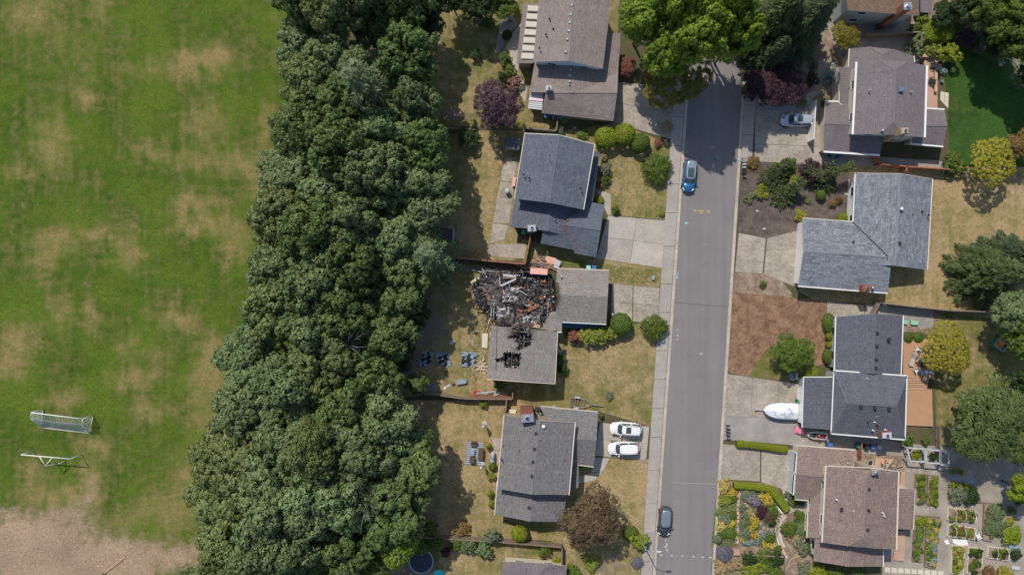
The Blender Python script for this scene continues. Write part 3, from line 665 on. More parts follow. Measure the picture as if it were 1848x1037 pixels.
def window_at(R, par, c, n, wd=1.3, ht=1.1):
    sd = Vector((-n.y, n.x, 0)); rz = math.atan2(sd.y, sd.x)
    mb = MB(R.location); th = .07
    for s in (-1, 1):
        mb.box(c+sd*s*(wd/2)+n*.03, (th, .09, ht+th), rz); mb.box(c+Vector((0, 0, s*ht/2))+n*.033, (wd-th, .09, th), rz)
    f = mb.build('window', m_white, R)
    g = MB(R.location); g.box(c+n*.012, (wd-th, .03, ht-th), rz); g.build('pane', m_glass, f)
def walls(R, fp, tops, mat, gable=None, windows='', two=False, name='wall'):
    """fp: ccw footprint points, tops: wall top height per corner, gable: {edge index: (point, height)}"""
    mb = MB(R.location); n = len(fp)
    ar = sum(fp[i].x*fp[(i+1) % n].y-fp[(i+1) % n].x*fp[i].y for i in range(n))
    for i in range(n):
        a, b = fp[i], fp[(i+1) % n]; j = (i+1) % n
        A = Vector((a.x, a.y, 0)); B = Vector((b.x, b.y, 0))
        vs = [A, B, Vector((b.x, b.y, tops[j]))]
        if gable and i in gable: g, gh = gable[i]; vs.append(Vector((g.x, g.y, gh)))
        vs.append(Vector((a.x, a.y, tops[i])))
        if ar < 0: vs = vs[::-1]
        mb.add(vs, [tuple(range(len(vs)))])
    w_ = mb.build(name, mat, R)
    for i in range(n):
        if str(i) not in windows: continue
        a, b = fp[i], fp[(i+1) % n]; d = Vector((b.x-a.x, b.y-a.y, 0)); Ln = d.length; d.normalize()
        nn = Vector((d.y, -d.x, 0)) if ar > 0 else Vector((-d.y, d.x, 0)); k = max(1, int(Ln/3.4))
        for q in range(k):
            c = Vector((a.x, a.y, 0))+d*Ln*(q+.5)/k
            if min(tops[i], tops[(i+1) % n]) > 2.3: window_at(R, w_, c+Vector((0, 0, 1.45)), nn)
            if two and min(tops[i], tops[(i+1) % n]) > 4.4: window_at(R, w_, c+Vector((0, 0, 3.9)), nn, 1.2, .9)
    return w_
def inset(c4, ov):
    out = []
    n = len(c4)
    for i in range(n):
        a = c4[i]; p = c4[i-1]; q = c4[(i+1) % n]
        u1 = Vector((p.x-a.x, p.y-a.y, 0)).normalized(); u2 = Vector((q.x-a.x, q.y-a.y, 0)).normalized()
        out.append(a+u1*ov+u2*ov)
    return out
CAPM = {}
def capmat(mat):
    if mat.name not in CAPM:
        br = [n for n in mat.node_tree.nodes if n.type == 'TEX_BRICK'][0]; c1 = br.inputs['Color1'].default_value; c2 = br.inputs['Color2'].default_value
        CAPM[mat.name] = M(mat.name+'_cap', tuple((c1[i]+c2[i])*.62 for i in range(3))+(1,), .9, .35, 1, 8, .2)
    return CAPM[mat.name]
def gable(R, a, b, c, d, r1, r2, he, hr, mat, wmat, fas, ov=.42, clip=0.0, windows='', two=False, **kw):
    A, B, C_, D = [P(*p, he) for p in (a, b, c, d)]; R1, R2 = P(*r1, hr), P(*r2, hr)
    if clip:
        ax = (R2-R1).normalized(); q1 = R1+ax*clip; q2 = R2-ax*clip; f = .62
        pa, pb, pc, pd = lerp(A, R1, f), lerp(B, R1, f), lerp(C_, R2, f), lerp(D, R2, f)
        pl = [[A, pa, q1, q2, pd, D], [pb, B, C_, pc, q2, q1], [pa, pb, q1], [pc, pd, q2]]
    else: pl = [[A, R1, R2, D], [R1, B, C_, R2]]
    ro = roof(R, pl, [mat, fas], **kw)
    cm = capmat(mat)
    mb = MB(R.location); e1, e2 = (q1, q2) if clip else (R1, R2); mb.beam(e1+Vector((0, 0, .0)), e2+Vector((0, 0, .0)), .3, .05)
    if clip:
        for x_, y_ in ((pa, q1), (pb, q1), (pc, q2), (pd, q2)): mb.beam(x_, y_, .22, .04)
    if not kw.get('cut'): mb.build('ridge_cap', cm, R)
    half = (B-A).length/2; pitch = (hr-he)/half; top = he+ov*pitch-.2
    fp = inset([A, B, C_, D], ov); g1 = lerp(fp[0], fp[1], .5); g2 = lerp(fp[2], fp[3], .5)
    gh = hr-.22 if not clip else lerp(he, hr, .55)-.2
    walls(R, fp, [top]*4, wmat, {0: (g1, gh), 2: (g2, gh)}, windows, two)
    return ro
def hip(R, a, b, c, d, r1, r2, he, hr, mat, wmat, fas, ov=.42, windows='', two=False):
    A, B, C_, D = [P(*p, he) for p in (a, b, c, d)]; R1, R2 = P(*r1, hr), P(*r2, hr)
    ro = roof(R, [[A, B, R1], [B, C_, R2, R1], [C_, D, R2], [D, A, R1, R2]], [mat, fas])
    mb = MB(R.location)
    for x_, y_ in ((R1, R2), (A, R1), (B, R1), (C_, R2), (D, R2)): mb.beam(x_, y_, .24, .05)
    mb.build('ridge_cap', capmat(mat), R)
    fp = inset([A, B, C_, D], ov); walls(R, fp, [he-.1]*4, wmat, None, windows, two); return ro
def shed(R, a, b, c, d, h1, h2, mat, wmat, fas, ov=.35, windows='', wallon=True, name='roof'):
    A, B = P(*a, h1), P(*b, h1); C_, D = P(*c, h2), P(*d, h2)
    ro = roof(R, [[A, B, C_, D]], [mat, fas], name=name)
    if wallon:
        fp = inset([A, B, C_, D], ov); walls(R, fp, [p.z-.24 for p in fp], wmat, None, windows)
    return ro
def trim(R, pts, h, name='gutter', mat=None, wd=.14, ht=.14, dz=-.02):
    mb = MB(R.location)
    for i in range(len(pts)-1):
        a = P(*pts[i][:2], pts[i][2] if len(pts[i]) > 2 else h); b = P(*pts[i+1][:2], pts[i+1][2] if len(pts[i+1]) > 2 else h)
        mb.beam(a+Vector((0, 0, dz)), b+Vector((0, 0, dz)), wd, ht)
    return mb.build(name, mat or m_white, R)
def chimney(R, x, y, hb, ht, wx, wy, mat, cap=None, rz=.07, pots=True):
    top = P(x, y, ht); mb = MB(R.location); mb.box((top.x, top.y, (hb+ht)/2), (wx, wy, ht-hb), rz)
    mb.box((top.x, top.y, ht-.16), (wx+.14, wy+.14, .12), rz)
    c = mb.build('chimney', mat, R); k = MB(R.location)
    k.box((top.x, top.y, ht+.035), (wx*.96, wy*.96, .07), rz, 0)
    k.tube((top.x, top.y, ht+.05), (top.x, top.y, ht+.3), min(wx, wy)*.28, min(wx, wy)*.26, 10, 1); 
    k.tube((top.x, top.y, ht+.29), (top.x, top.y, ht+.32), min(wx, wy)*.2, None, 10, 2)
    k.build('chimney_cap', [cap or m_lgrey, m_metal, m_black], c)
def vents(R, pts, h, kind='box', mat=None, s=.34):
    for p in pts:
        c = P(p[0], p[1], p[2] if len(p) > 2 else h); mb = MB(R.location)
        if kind == 'box':
            mb.box(c+Vector((0, 0, .04)), (s*1.25, s*1.25, .05), .07); mb.box(c+Vector((0, 0, .14)), (s, s, .17), .07)
            mb.box(c+Vector((0, 0, .235)), (s*1.12, s*1.12, .03), .07); mb.build('roof_vent', mat or m_dark, R)
        elif kind == 'round':
            mb.tube(c, c+Vector((0, 0, .2)), s*.35, None, 10); mb.tube(c+Vector((0, 0, .18)), c+Vector((0, 0, .3)), s*.62, s*.3, 12)
            mb.build('roof_vent', mat or m_lgrey, R, True)
        else:
            mb.tube(c-Vector((0, 0, .1)), c+Vector((0, 0, .42)), .055, None, 8); mb.tube(c-Vector((0, 0, .02)), c+Vector((0, 0, .06)), .15, .06, 10)
            mb.build('vent_pipe', mat or m_dark, R, True)
def garage_door(R, a, b, h=2.15, n=Vector((0, 0, 0)), par=None, mat=None, dark=None):
    A, B = P(*a, 0), P(*b, 0); d = (B-A).normalized(); Ln = (B-A).length; rz = math.atan2(d.y, d.x)
    mb = MB(R.location); c = (A+B)/2
    for s in (-1, 1): mb.box(c+d*s*(Ln/2+.06)+n*.03+Vector((0, 0, h/2)), (.12, .12, h), rz)
    mb.box(c+n*.03+Vector((0, 0, h+.06)), (Ln+.24, .12, .12), rz)
    f = mb.build('garage_door', m_white, R)
    for k in range(4):
        p = MB(R.location); p.box(c+n*.01+Vector((0, 0, h*(k+.5)/4)), (Ln-.02, .06, h/4-.03), rz)
        for q in range(5): p.box(c+n*.045+d*Ln*((q+.5)/5-.5)+Vector((0, 0, h*(k+.5)/4)), (Ln/5-.25, .03, h/4-.18), rz)
        p.build('panel', (dark if (dark and k == 3) else (mat or m_white)), f)
def hroot(name, x, y, label, cat='house'): 
    p = P(x, y, 0); return root(name, p, label, cat)
WN = Vector((-1, .07, 0)).normalized()
# --- A: brown-grey split level at the top left
H = hroot('house', 1030, 100, 'taupe shingled split-level house with a row of seven skylights along its edge')
gable(H, (975,-26), (1104,-8), (1088,124.5), (962,112), (1036,-26), (1025,110), 5.2, 6.6, m_shA, m_bluew, m_cream, windows='0123', two=True)
gable(H, (968,96), (1120,60), (1113,172), (955.5,166), (1041,60), (1033,168), 2.9, 4.1, m_shA, m_tanw, m_cream, windows='3') 
gable(H, (1116,125), (1107,218.5), (977,204), (982,128), (1114,166.5), (985,166), 2.75, 4.0, m_shA, m_tanw, m_cream, windows='13')
# solarium roof with skylights
pr = shed(H, (944,7), (974.5,7), (962,114), (932,114), 3.0, 3.1, m_shA, m_tanw, m_cream, name='patio_roof')
for i in range(7):
    x = 963.5-i*1.9; y = 16+i*14.3; c = P(x, y, 3.2); mb = MB(H.location)
    mb.box(c, (1.75, .78, .12), -.05); s_ = mb.build('skylight', m_cream, H); g_ = MB(H.location); g_.box(c+Vector((0, 0, .075)), (1.6, .64, .04), -.05); g_.build('pane', M('skylight_glass%d' % i, rgb(206, 200, 186), .25, .1, bmp=0) if i == 0 else bpy.data.materials['skylight_glass0'], s_)
vents(H, [(1032,11),(1030,28),(1028,42),(1027,57),(1024,72),(1021,95)], 6.45, 'round')
vents(H, [(1030,127),(1028,137),(1028,148)], 4.0, 'round'); vents(H, [(1028,153)], 4.1, 'pipe', m_lgrey)
vents(H, [(991.5,34),(998.5,52.5),(985.5,62.5),(973.5,87),(1016.5,81.5)], 6.0, 'pipe')
chimney(H, 990.5, 159, 3, 4.9, .75, .6, m_greyw)
garage_door(H, (1105,138), (1096,206), n=Vector((1, -.1, 0)).normalized())
t = hroot('metal_shed', 965, 183, 'small white ribbed metal lean-to beside the brown-grey split-level house', 'shed')
shed(t, (957,166), (981,168), (978,198), (953,195), 2.3, 2.0, M('ribbed_white_metal', rgb(196, 196, 200), .45, .15, bmp=0), m_white, m_white)
mb = MB(t.location)
for i in range(9): a = lerp(P(957,166,2.33), P(953,195,2.03), i/8); b = lerp(P(981,168,2.33), P(978,198,2.03), i/8); mb.beam(a, b, .05, .05)
mb.build('rib', m_white, t); mb = MB(t.location); mb.beam(P(954.5,179,2.24), P(980,181,2.24), .3, .05); mb.build('ridge_strip', M('pale_pink', rgb(232, 206, 220), .5, .05, bmp=0), t)
# --- B: blue-grey
H = hroot('house', 1000, 340, 'blue-grey shingled split-level house behind the clean two-slab-wide concrete driveway')
gable(H, (947,240.5), (1073.4,260.8), (1053.3,378), (928.3,358.4), (1009,243.5), (991.4,365.7), 4.9, 6.3, m_shB, m_steelw, m_cream, windows='0123', two=True)
gable(H, (932,345), (1052,362), (1040,430), (920.5,409), (994,345), (988,416.5), 2.75, 4.0, m_shB, m_steelw, m_cream, windows='3')
gable(H, (1091,369.5), (1076,464.3), (1037.5,457), (1052,362), (1084,414.4), (1016,404), 2.7, 3.9, m_shB, m_steelw, m_cream, windows='13')
shed(H, (981,412), (1042,420), (1036.5,451), (975.7,439), 3.6, 2.6, m_shB, m_steelw, m_cream)
shed(H, (1062,270), (1082.5,275), (1069,366), (1050,366), 3.0, 2.8, m_shB, m_steelw, m_cream, windows='13')
trim(H, [(947,240.5),(1009,243.5,6.3),(1073.4,260.8)], 4.9, 'fascia', m_cream, .1, .1)
trim(H, [(928.3,358.4),(947,240.5)], 4.9, 'gutter', m_cream, .1, .12); trim(H, [(1053.3,378),(1073.4,260.8)], 4.9, 'gutter', m_cream, .12, .12)
vents(H, [(994.5,258.5),(992,281),(945,314.5),(955,321.5),(1002.5,326.5),(1048,340)], 5.8, 'pipe')
vents(H, [(1021,385)], 3.7, 'box', s=.25); vents(H, [(1001,396.5)], 3.9, 'pipe', m_metal)
chimney(H, 959.8, 411.5, 0, 4.4, 1.15, .9, M('grey_brick', rgb(128, 116, 110), .85, .3, 2, 12, .4), m_metal)
garage_door(H, (1068,384), (1056,444), n=Vector((1, -.12, 0)).normalized())
trim(H, [(1050,374,3.15),(1017,404,4.0)], 3, 'valley', m_rust, .07, .07); trim(H, [(1016,405,4.0),(1045,451,2.95)], 3, 'valley', m_rust, .09, .09)
# --- C: fire damaged house
H = hroot('burned_house', 980, 590, 'fire-damaged grey house with its middle burned out and holes in the remaining roof')
CH = H
def blob(pts, jit=2.2):
    def f(x, y):
        k = math.sin(x*1.7+y*.9)*jit*.5+math.sin(x*.8-y*1.9)*jit*.5
        return inpoly(x+k, y-k, pts)
    return f
hl1 = blob([(917,606),(930,604),(924,597),(926,588),(960,588),(958,596),(960,612),(958,622),(948,627),(936,633),(930,629),(938,620),(926,616),(934,611),(915,609)], 2)
hl2 = blob([(909,634),(940,638),(939,648),(938,664),(928,664),(910,663),(911,652),(896,652),(894,646),(908,645)], 1.5)
def sootf(x, y):
    d = math.hypot((x-940)/46, (y-598)/40); d2 = math.hypot((x-922)/38, (y-648)/28)
    return max(0, 1-d)*1.15+max(0, 1-d2)*.8
gable(H, (887,588), (1006.5,599), (1001.8,691.6), (878,683), (945,592), (938,687.6), 3.9, 4.8, m_shC, m_cream, m_cream, windows='123', cut=lambda x, y: hl1(x, y) or hl2(x, y), cell=.13, soot=sootf)
def sootg(x, y): return max(0, 1-math.hypot((x-1000)/22, (y-535)/40))*1.3
gable(H, (1099,487.7), (1094,584.4), (1005,580), (1006,484), (1097,535), (1002,531), 2.8, 3.9, m_shC, m_steelw, m_white, windows='1', cell=.5, cut=lambda x, y: inpoly(x, y, [(990,480),(1002,497),(1008,520),(1006,546),(998,566),(990,590)]), soot=sootg)
rf = roof(H, [[P(973,560,2.9), P(1014,563,2.9), P(1014,598,2.8), P(968,593,2.8)]], [m_shC, m_white], cut=lambda x, y: inpoly(x, y, [(960,550),(1000,556),(988,572),(976,592),(960,600)]), cell=.3, soot=lambda x, y: max(0, 1-math.hypot((x-975)/18, (y-575)/20))*1.4)
trim(H, [(1015,581),(1094,584.8)], 2.75, 'gutter', m_white, .14, .14); trim(H, [(1006,599),(1014,599)], 2.8, 'gutter', m_white)
trim(H, [(1006,484),(1099,487.3)], 2.8, 'gutter', m_cream, .12, .12)
trim(H, [(878,683.5),(938,688.2,4.8),(1001.8,692.2)], 3.9, 'fascia', m_cream, .08, .1); trim(H, [(1001.8,691.6),(1006.5,599)], 3.9, 'fascia', m_cream, .08, .1)
vents(H, [(1013,499)], 3.4, 'round', m_cream, s=.25)
garage_door(H, (1084,499), (1080,568), n=Vector((1, -.06, 0)).normalized())
# rafters under the holes
for k in range(9):
    x = 897+k*7; mb = MB(H.location); mb.beam(P(x, 590, 4.0), P(x-2, 668, 4.1), .07, .16); mb.build('rafter', m_greych if k % 3 == 1 else m_char, H)
for y in (600,612,624,640,652,664):
    mb = MB(H.location); mb.beam(P(893, y, 3.35), P(962, y+4, 3.5), .09, .12); mb.build('ceiling_joist', m_greych if y in (612,624) else m_char, H)
mb = MB(H.location); mb.prism([P(890,600,0), P(1000,604,0), P(996,684,0), P(884,676,0)], .05, 2.9); mb.build('floor', m_ash, H)
# --- D
H = hroot('house', 970, 850, 'grey speckled-shingle house beside the two white cars with a metal-topped brick chimney')
gable(H, (909.6,748.4), (1038.2,762), (1027,892.5), (897,881), (973,758.5), (959.2,891.7), 5.0, 6.3, m_shD, m_tanw, m_cream, windows='13', two=True)
gable(H, (897,868), (1026,878), (1014,941), (892.8,927.6), (960,868), (955.5,940), 3.1, 4.3, m_shD, m_tanw, m_cream, windows='13')
gable(H, (1079,742.6), (1071.5,841.6), (1030,839), (974,732.6), (1077,793), (1004,788), 2.9, 4.0, m_shD, m_tanw, m_cream, windows='1')
shed(H, (1024,835), (1044.5,837), (1044,879), (1018,892), 3.0, 2.7, m_shD, m_cream, m_cream)
trim(H, [(1038.2,762),(1027,892.5)], 5.0, 'gutter', m_cream, .14, .14); trim(H, [(909.6,748.4),(897,881)], 5.0, 'gutter', m_cream, .12, .12)
trim(H, [(897,868),(892.8,927.6)], 3.1, 'gutter', m_cream, .12, .12); trim(H, [(1041,838),(1071.5,842)], 2.9, 'gutter', m_cream, .12, .12); trim(H, [(976,732.6),(1079,742.6)], 2.9, 'gutter', m_cream, .1, .12)
vents(H, [(967.5,781),(964.8,809.5),(962,832.8),(960,858.4)], 6.15, 'box'); vents(H, [(955,914.5)], 4.25, 'box'); vents(H, [(937,812),(904.5,828),(998,836.5)], 5.6, 'pipe', s=.2)
vents(H, [(981,769)], 6.1, 'round', m_white, s=.5)
chimney(H, 951.7, 754, 0, 6.9, 1.75, 1.15, m_brick, m_metal)
garage_door(H, (1061,757), (1055,812), n=Vector((1, -.08, 0)).normalized())
# --- E top right, partly in frame
H = hroot('house', 1600, 0, 'brown-roofed grey-sided house cut by the top edge beside a leaning brick chimney')
gable(H, (1660,-60), (1659.4,28), (1531,18.5), (1520,-60), (1656,-14), (1524,-22), 5.4, 6.6, m_shE, m_greyw, m_cream, windows='13', two=True)
H2 = H; bp = P(1637, 12, 7.2); mb = MB(H.location); mb.box((bp.x, bp.y, 3.6), (1.0, .9, 7.2), .05); c_ = mb.build('chimney', m_brick, H); mb = MB(H.location); mb.box((bp.x, bp.y, 7.3), (1.1, 1.0, .2), .05); mb.tube((bp.x, bp.y, 7.35), (bp.x, bp.y, 7.75), .28, .28, 10); mb.build('chimney_cap', m_metal, c_)
# --- F
H = hroot('house', 1600, 190, 'taupe two-storey house with white gutters and a clipped gable beside the green lawn')
gable(H, (1532.6,88), (1649.5,101), (1650.5,160), (1530,160), (1592,82.5), (1592,160), 2.9, 4.3, m_shF, m_cream, m_cream, clip=1.2, windows='013')
gable(H, (1545.3,112), (1672.6,119), (1668.6,248), (1538.4,242.5), (1616,107), (1612,241), 5.3, 6.7, m_shF, m_cream, m_white, clip=1.5, windows='0123', two=True)
shed(H, (1546,121), (1514,121.5), (1514,186), (1541,206), 3.0, 2.7, m_shF, m_cream, m_white)
gable(H, (1489.8,183), (1486.3,273.3), (1587.7,279.8), (1600,195), (1487.5,222), (1600,228), 2.7, 3.7, m_shF, m_cream, m_white, windows='')
gable(H, (1704.3,197.5), (1702,264.4), (1644,259), (1660,195.4), (1709.5,226), (1650,226), 2.7, 3.6, m_shF, m_cream, m_white, windows='13')
trim(H, [(1545.3,112),(1538.4,242.5)], 5.3, 'gutter', m_white, .28, .16); trim(H, [(1672.6,119),(1668.6,248)], 5.3, 'gutter', m_white, .28, .16)
trim(H, [(1486.3,273.8),(1587.7,280.2)], 2.7, 'gutter', m_white, .26, .16); trim(H, [(1489.8,182.5),(1514,183.5)], 2.7, 'gutter', m_white, .2, .16)
trim(H, [(1514,121.5),(1514,186),(1541,206)], 2.75, 'gutter', m_cream, .12, .14); trim(H, [(1532.6,88),(1530.5,121)], 2.9, 'gutter', m_cream, .14, .14); trim(H, [(1649.5,101),(1650.5,113)], 2.9, 'gutter', m_cream, .14, .14)
trim(H, [(1671,195.6),(1704.3,197.6)], 2.7, 'gutter', m_white, .2, .16); trim(H, [(1644,259.5),(1702,264.8)], 2.7, 'gutter', m_white, .2, .16)
vents(H, [(1625,162)], 6.6, 'box', M('blue_grey_metal', rgb(96, 120, 150), .5, .1, bmp=0, world=False), .55)
vents(H, [(1569,163),(1594,174),(1644,166)], 6.2, 'pipe', m_lgrey); vents(H, [(1592,236)], 6.4, 'round', m_lgrey)
chimney(H, 1633, 236, 2, 7.6, .9, .75, M('tan_brick', rgb(176, 150, 120), .85, .3, 2, 12, .4), m_tanw)
garage_door(H, (1461,190), (1459,220), n=WN); garage_door(H, (1459,224), (1457,256), n=WN)
# --- G
H = hroot('house', 1570, 420, 'light grey L-shaped bungalow with a cross gable beside the wide tan lawn')
gable(H, (1543,312.4), (1683,323), (1673.5,486.8), (1536,476), (1624,313.5), (1615,479), 2.75, 4.2, m_shG, m_white, m_cream, windows='013')
gable(H, (1440.5,515.7), (1449,393.5), (1612,402), (1602,528.5), (1450.5,452.4), (1610,463.5), 2.75, 3.95, m_shG, m_white, m_cream, windows='3')
trim(H, [(1543,312.4),(1539,400)], 2.75, 'gutter', m_white, .14, .14); trim(H, [(1683,323),(1673.5,486.8)], 2.75, 'gutter', m_cream, .14, .14)
trim(H, [(1440.5,516.2),(1602,529)], 2.75, 'gutter', m_white, .16, .14); trim(H, [(1449,393.2),(1540,400)], 2.75, 'gutter', m_cream, .12, .14)
trim(H, [(1543,312.2),(1624,313.2,4.2),(1683,322.8)], 2.75, 'fascia', m_cream, .06, .1)
vents(H, [(1626.5,377)], 4.3, 'round', m_white, .45); vents(H, [(1664.5,381.5),(1645,387),(1676,388),(1629,470)], 3.4, 'pipe'); vents(H, [(1623,438.5)], 4.1, 'box', s=.28)
vents(H, [(1539,436.5),(1551,471)], 3.4, 'box', s=.25)
chimney(H, 1564.5, 520, 0, 4.0, 1.1, .85, m_brick, m_brick); vents(H, [(1574.5,519)], 3.3, 'round', m_metal, .4)
garage_door(H, (1440,428), (1435,501), n=WN)
trim(H, [(1539.5,400.5,2.9),(1603,463,4.08)], 3, 'valley', m_dark, .1, .06); trim(H, [(1603,466,4.05),(1593,479,3.55)], 3, 'valley', m_dark, .08, .06)
# --- H
H = hroot('house', 1560, 680, 'charcoal shingled house with a hip-roofed two-storey block beside the cedar deck')
gable(H, (1508,571.5), (1630,569), (1626,677), (1505,669), (1579,565.5), (1575.5,674), 2.8, 3.8, m_shH, m_greyw, m_white, windows='013')
hip(H, (1500,782), (1505,668), (1636.5,677.5), (1633,793), (1529,727), (1617,733), 3.4, 5.1, m_shH, m_greyw, m_white, windows='0123')
shed(H, (1504,680), (1450,680), (1447.5,771), (1499.5,775), 2.75, 2.75, m_shH, m_greyw, m_white, ov=.4)
trim(H, [(1505,668),(1500,782),(1633,793),(1636.5,677.5),(1505,668)], 3.4, 'gutter', m_white, .17, .16)
trim(H, [(1508,571.5),(1505.5,668)], 2.8, 'gutter', m_white, .14, .14); trim(H, [(1630,569),(1626,677)], 2.8, 'gutter', m_white, .14, .14)
trim(H, [(1504,680),(1450,680),(1447.5,771)], 2.8, 'gutter', m_white, .12, .14)
vents(H, [(1582.5,600.5),(1604,611.5),(1581.5,624),(1580.5,648),(1580,663.5)], 3.7, 'box'); vents(H, [(1553,733.5),(1578.5,736),(1604,737.5)], 5.0, 'box')
vents(H, [(1565,683)], 3.8, 'pipe', m_lgrey); vents(H, [(1566,761.5),(1583.5,767)], 4.3, 'pipe'); vents(H, [(1577.5,761),(1580,750),(1597.5,775),(1575,776)], 4.2, 'pipe', m_white)
chimney(H, 1600.5, 785, 0, 4.9, 1.3, .8, m_brick, m_lgrey)
garage_door(H, (1439,696), (1437,757), n=WN)
# --- I
H = hroot('house', 1550, 920, 'rusty brown shingled two-storey house between the flower garden and the vegetable plots')
gable(H, (1434.9,900), (1440.6,803.5), (1542.6,811.7), (1530,905), (1437,855), (1536,862), 2.75, 3.8, m_shI, m_cream, m_cream, windows='3')
gable(H, (1470,838), (1560,845), (1530,975), (1456,969.5), (1515,838), (1500,972), 2.75, 3.8, m_shI, m_cream, m_cream, windows='3')
gable(H, (1490,840.7), (1621.8,850.8), (1617.6,990.6), (1483,978), (1563,844), (1556,988), 5.1, 6.5, m_shI, m_cream, m_cream, clip=1.4, windows='0123', two=True)
gable(H, (1472,965), (1598,975), (1594,1021.6), (1469.5,1011.7), (1536,965), (1530,1021.6), 2.9, 4.1, m_shI, m_cream, m_cream, windows='13')
shed(H, (1612,881), (1650.8,881.8), (1648.5,954.7), (1610,953.4), 3.1, 2.7, m_shI, m_cream, m_cream, ov=.3)
trim(H, [(1490,840.7),(1483,978)], 5.1, 'gutter', m_cream, .2, .16); trim(H, [(1621.8,850.8),(1617.6,990.6)], 5.1, 'gutter', m_cream, .2, .16)
trim(H, [(1490,840.2),(1563,843,6.5),(1621.8,850)], 5.1, 'fascia', m_cream, .1, .1)
trim(H, [(1440.6,803.2),(1542.6,811.4)], 2.75, 'gutter', m_cream, .14, .14); trim(H, [(1434.9,900.5),(1458.4,902.5),(1456,969.5)], 2.75, 'gutter', m_cream, .14, .14)
trim(H, [(1650.8,881.8),(1648.5,954.7)], 2.75, 'gutter', m_cream, .14, .14); trim(H, [(1594,975),(1594,1021.6)], 2.9, 'gutter', m_white, .12, .14)
vents(H, [(1568,882),(1567,920),(1565,955),(1518.5,917)], 6.3, 'box', m_dark, .28); vents(H, [(1509.5,901),(1539,920),(1593,925),(1595,930)], 6.0, 'pipe', m_white)
vents(H, [(1530,835)], 3.4, 'pipe', m_cream); vents(H, [(1512,836)], 3.5, 'box', m_tanw, .28)
chimney(H, 1581, 852, 2, 7.0, .9, .6, m_tanw, m_metal)
garage_door(H, (1427,812), (1424,845), n=WN, mat=m_lgrey, dark=m_glass); garage_door(H, (1423.5,850), (1421,883), n=WN, mat=m_lgrey, dark=m_glass)
# --- J
H = hroot('house', 965, 1060, 'plain grey-roofed house cut by the bottom edge below the fenced strip of grass')
gable(H, (906.5,1012.8), (1022.7,1020.7), (1020,1120), (900,1112), (969,1014), (962,1118), 2.8, 4.0, m_shF, m_cream, m_cream, clip=2.0, windows='013')
# --- sheds
t = hroot('garden_shed', 808, 438, 'brown felt-roofed shed with a white edge tucked under the tree belt', 'shed')
shed(t, (792,411), (819,413), (817,450), (790,448), 2.3, 2.1, M('brown_felt', rgb(96, 78, 74), .9, .2, bmp=.3), m_fence2, m_dark, ov=.15); trim(t, [(819,413),(817,450)], 2.25, 'edge_board', m_lgrey, .18, .14)
t = hroot('garden_shed', 925, 260, 'small blue-grey shed at the back corner of the blue-grey house', 'shed')
shed(t, (912,249), (939,250), (937,270), (912,267), 2.3, 2.1, m_shB, m_greyw, m_lgrey, ov=.12)
t = hroot('tool_shed', 1698, 20, 'narrow dark roof in deep shade right of the brown-roofed house at the top', 'shed')
shed(t, (1661,-20), (1682,-20), (1682,24), (1661,22), 2.4, 2.2, m_shF, m_greyw, m_dark, ov=.15)
# ------------------------------------------------------------------ fences
def fence(pts, label, mat, h=1.7, name='fence', sp=2.4, solid=True, board=.16):
    ws = [P(x, y, 0) for x, y in pts]; F = root(name, ws[0], label, 'fence')
    bd = MB(F.location); rl = MB(F.location); posts = []
    for a, b in zip(ws, ws[1:]):
        d = (b-a); Ln = d.length; d.normalize(); rz = math.atan2(d.y, d.x); k = max(1, round(Ln/sp))
        for i in range(k+1): posts.append(a+(b-a)*i/k)
        for z in (.4, h-.25): rl.beam(a+Vector((0, 0, z)), b+Vector((0, 0, z)), .05, .09)
        rl.beam(a+Vector((0, 0, h+.02)), b+Vector((0, 0, h+.02)), .17, .045)
        if solid:
            n = int(Ln/board)
            for i in range(n):
                c = a+d*(i+.5)*Ln/n+Vector((-d.y, d.x, 0))*.045
                bd.box(c+Vector((0, 0, h/2+random.uniform(-.01, .01))), (board*.92, .025, h-.1), rz)
    for p in posts:
        m_ = MB(F.location); m_.box(p+Vector((0, 0, h/2+.05)), (.11, .11, h+.1)); m_.build('post', mat, F)
    rl.build('rail', mat, F)
    if solid: o = bd.build('boards', mat, F); tag(o, kind='stuff')
    return F
fence([(824,466),(880,471),(947,477),(952,452),(957.5,424)], 'red-brown board fence turning a corner behind the burned house debris', m_fence)
fence([(722,228),(770,232),(857,238)], 'dark thin fence behind the purple plum tree at the shaded yard', m_fence2, 1.5)
fence([(947,236),(1003,241),(1006,210)], 'short wooden fence between the brown split-level house and the blue-grey house', m_fence2)
fence([(763,705),(836,716),(925,717),(925,702)], 'wooden fence along the back of the burned house yard with pipes lying on it', m_fence2, 1.5)
fence([(914,718),(913,738)], 'short fence stub joining the back fence to the speckled-roof house', m_fence2, 1.5)
fence([(735,961),(790,964),(905,971),(1013,980),(1012,1018)], 'long weathered fence below the speckled-roof house yard turning down at its end', m_fence2, 1.5)
fence([(1570,282),(1577,299),(1625,304),(1700,309)], 'red-brown fence behind the taupe two-storey house above the tan lawn', m_fence)
fence([(1624,303),(1624,312)], 'tiny fence stub touching the top of the light grey bungalow', m_fence)
fence([(1580,546),(1640,553),(1700,559),(1775,562)], 'dark fence along the lower side of the tan lawn', m_fence2, 1.8)
fence([(1578,546),(1566,570)], 'short wooden gate fence between the grey bungalow and the charcoal house', m_fence2, 1.5)
fence([(1546,797),(1545,842)], 'rusty-brown short fence between charcoal house and rust-brown house', m_fence, 1.5)
fence([(1686,768),(1687,815)], 'dark low fence below the lower cedar deck', m_fence2, 1.3)
fence([(1342,992),(1350,996),(1412,1000),(1413,1030)], 'low rusty rail fence round the green shrubs in the flower garden', m_fence2, .9, solid=False)
fence([(1552,70),(1650,66),(1650,92)], 'dark fence between the two top right houses', m_fence2, 1.8)

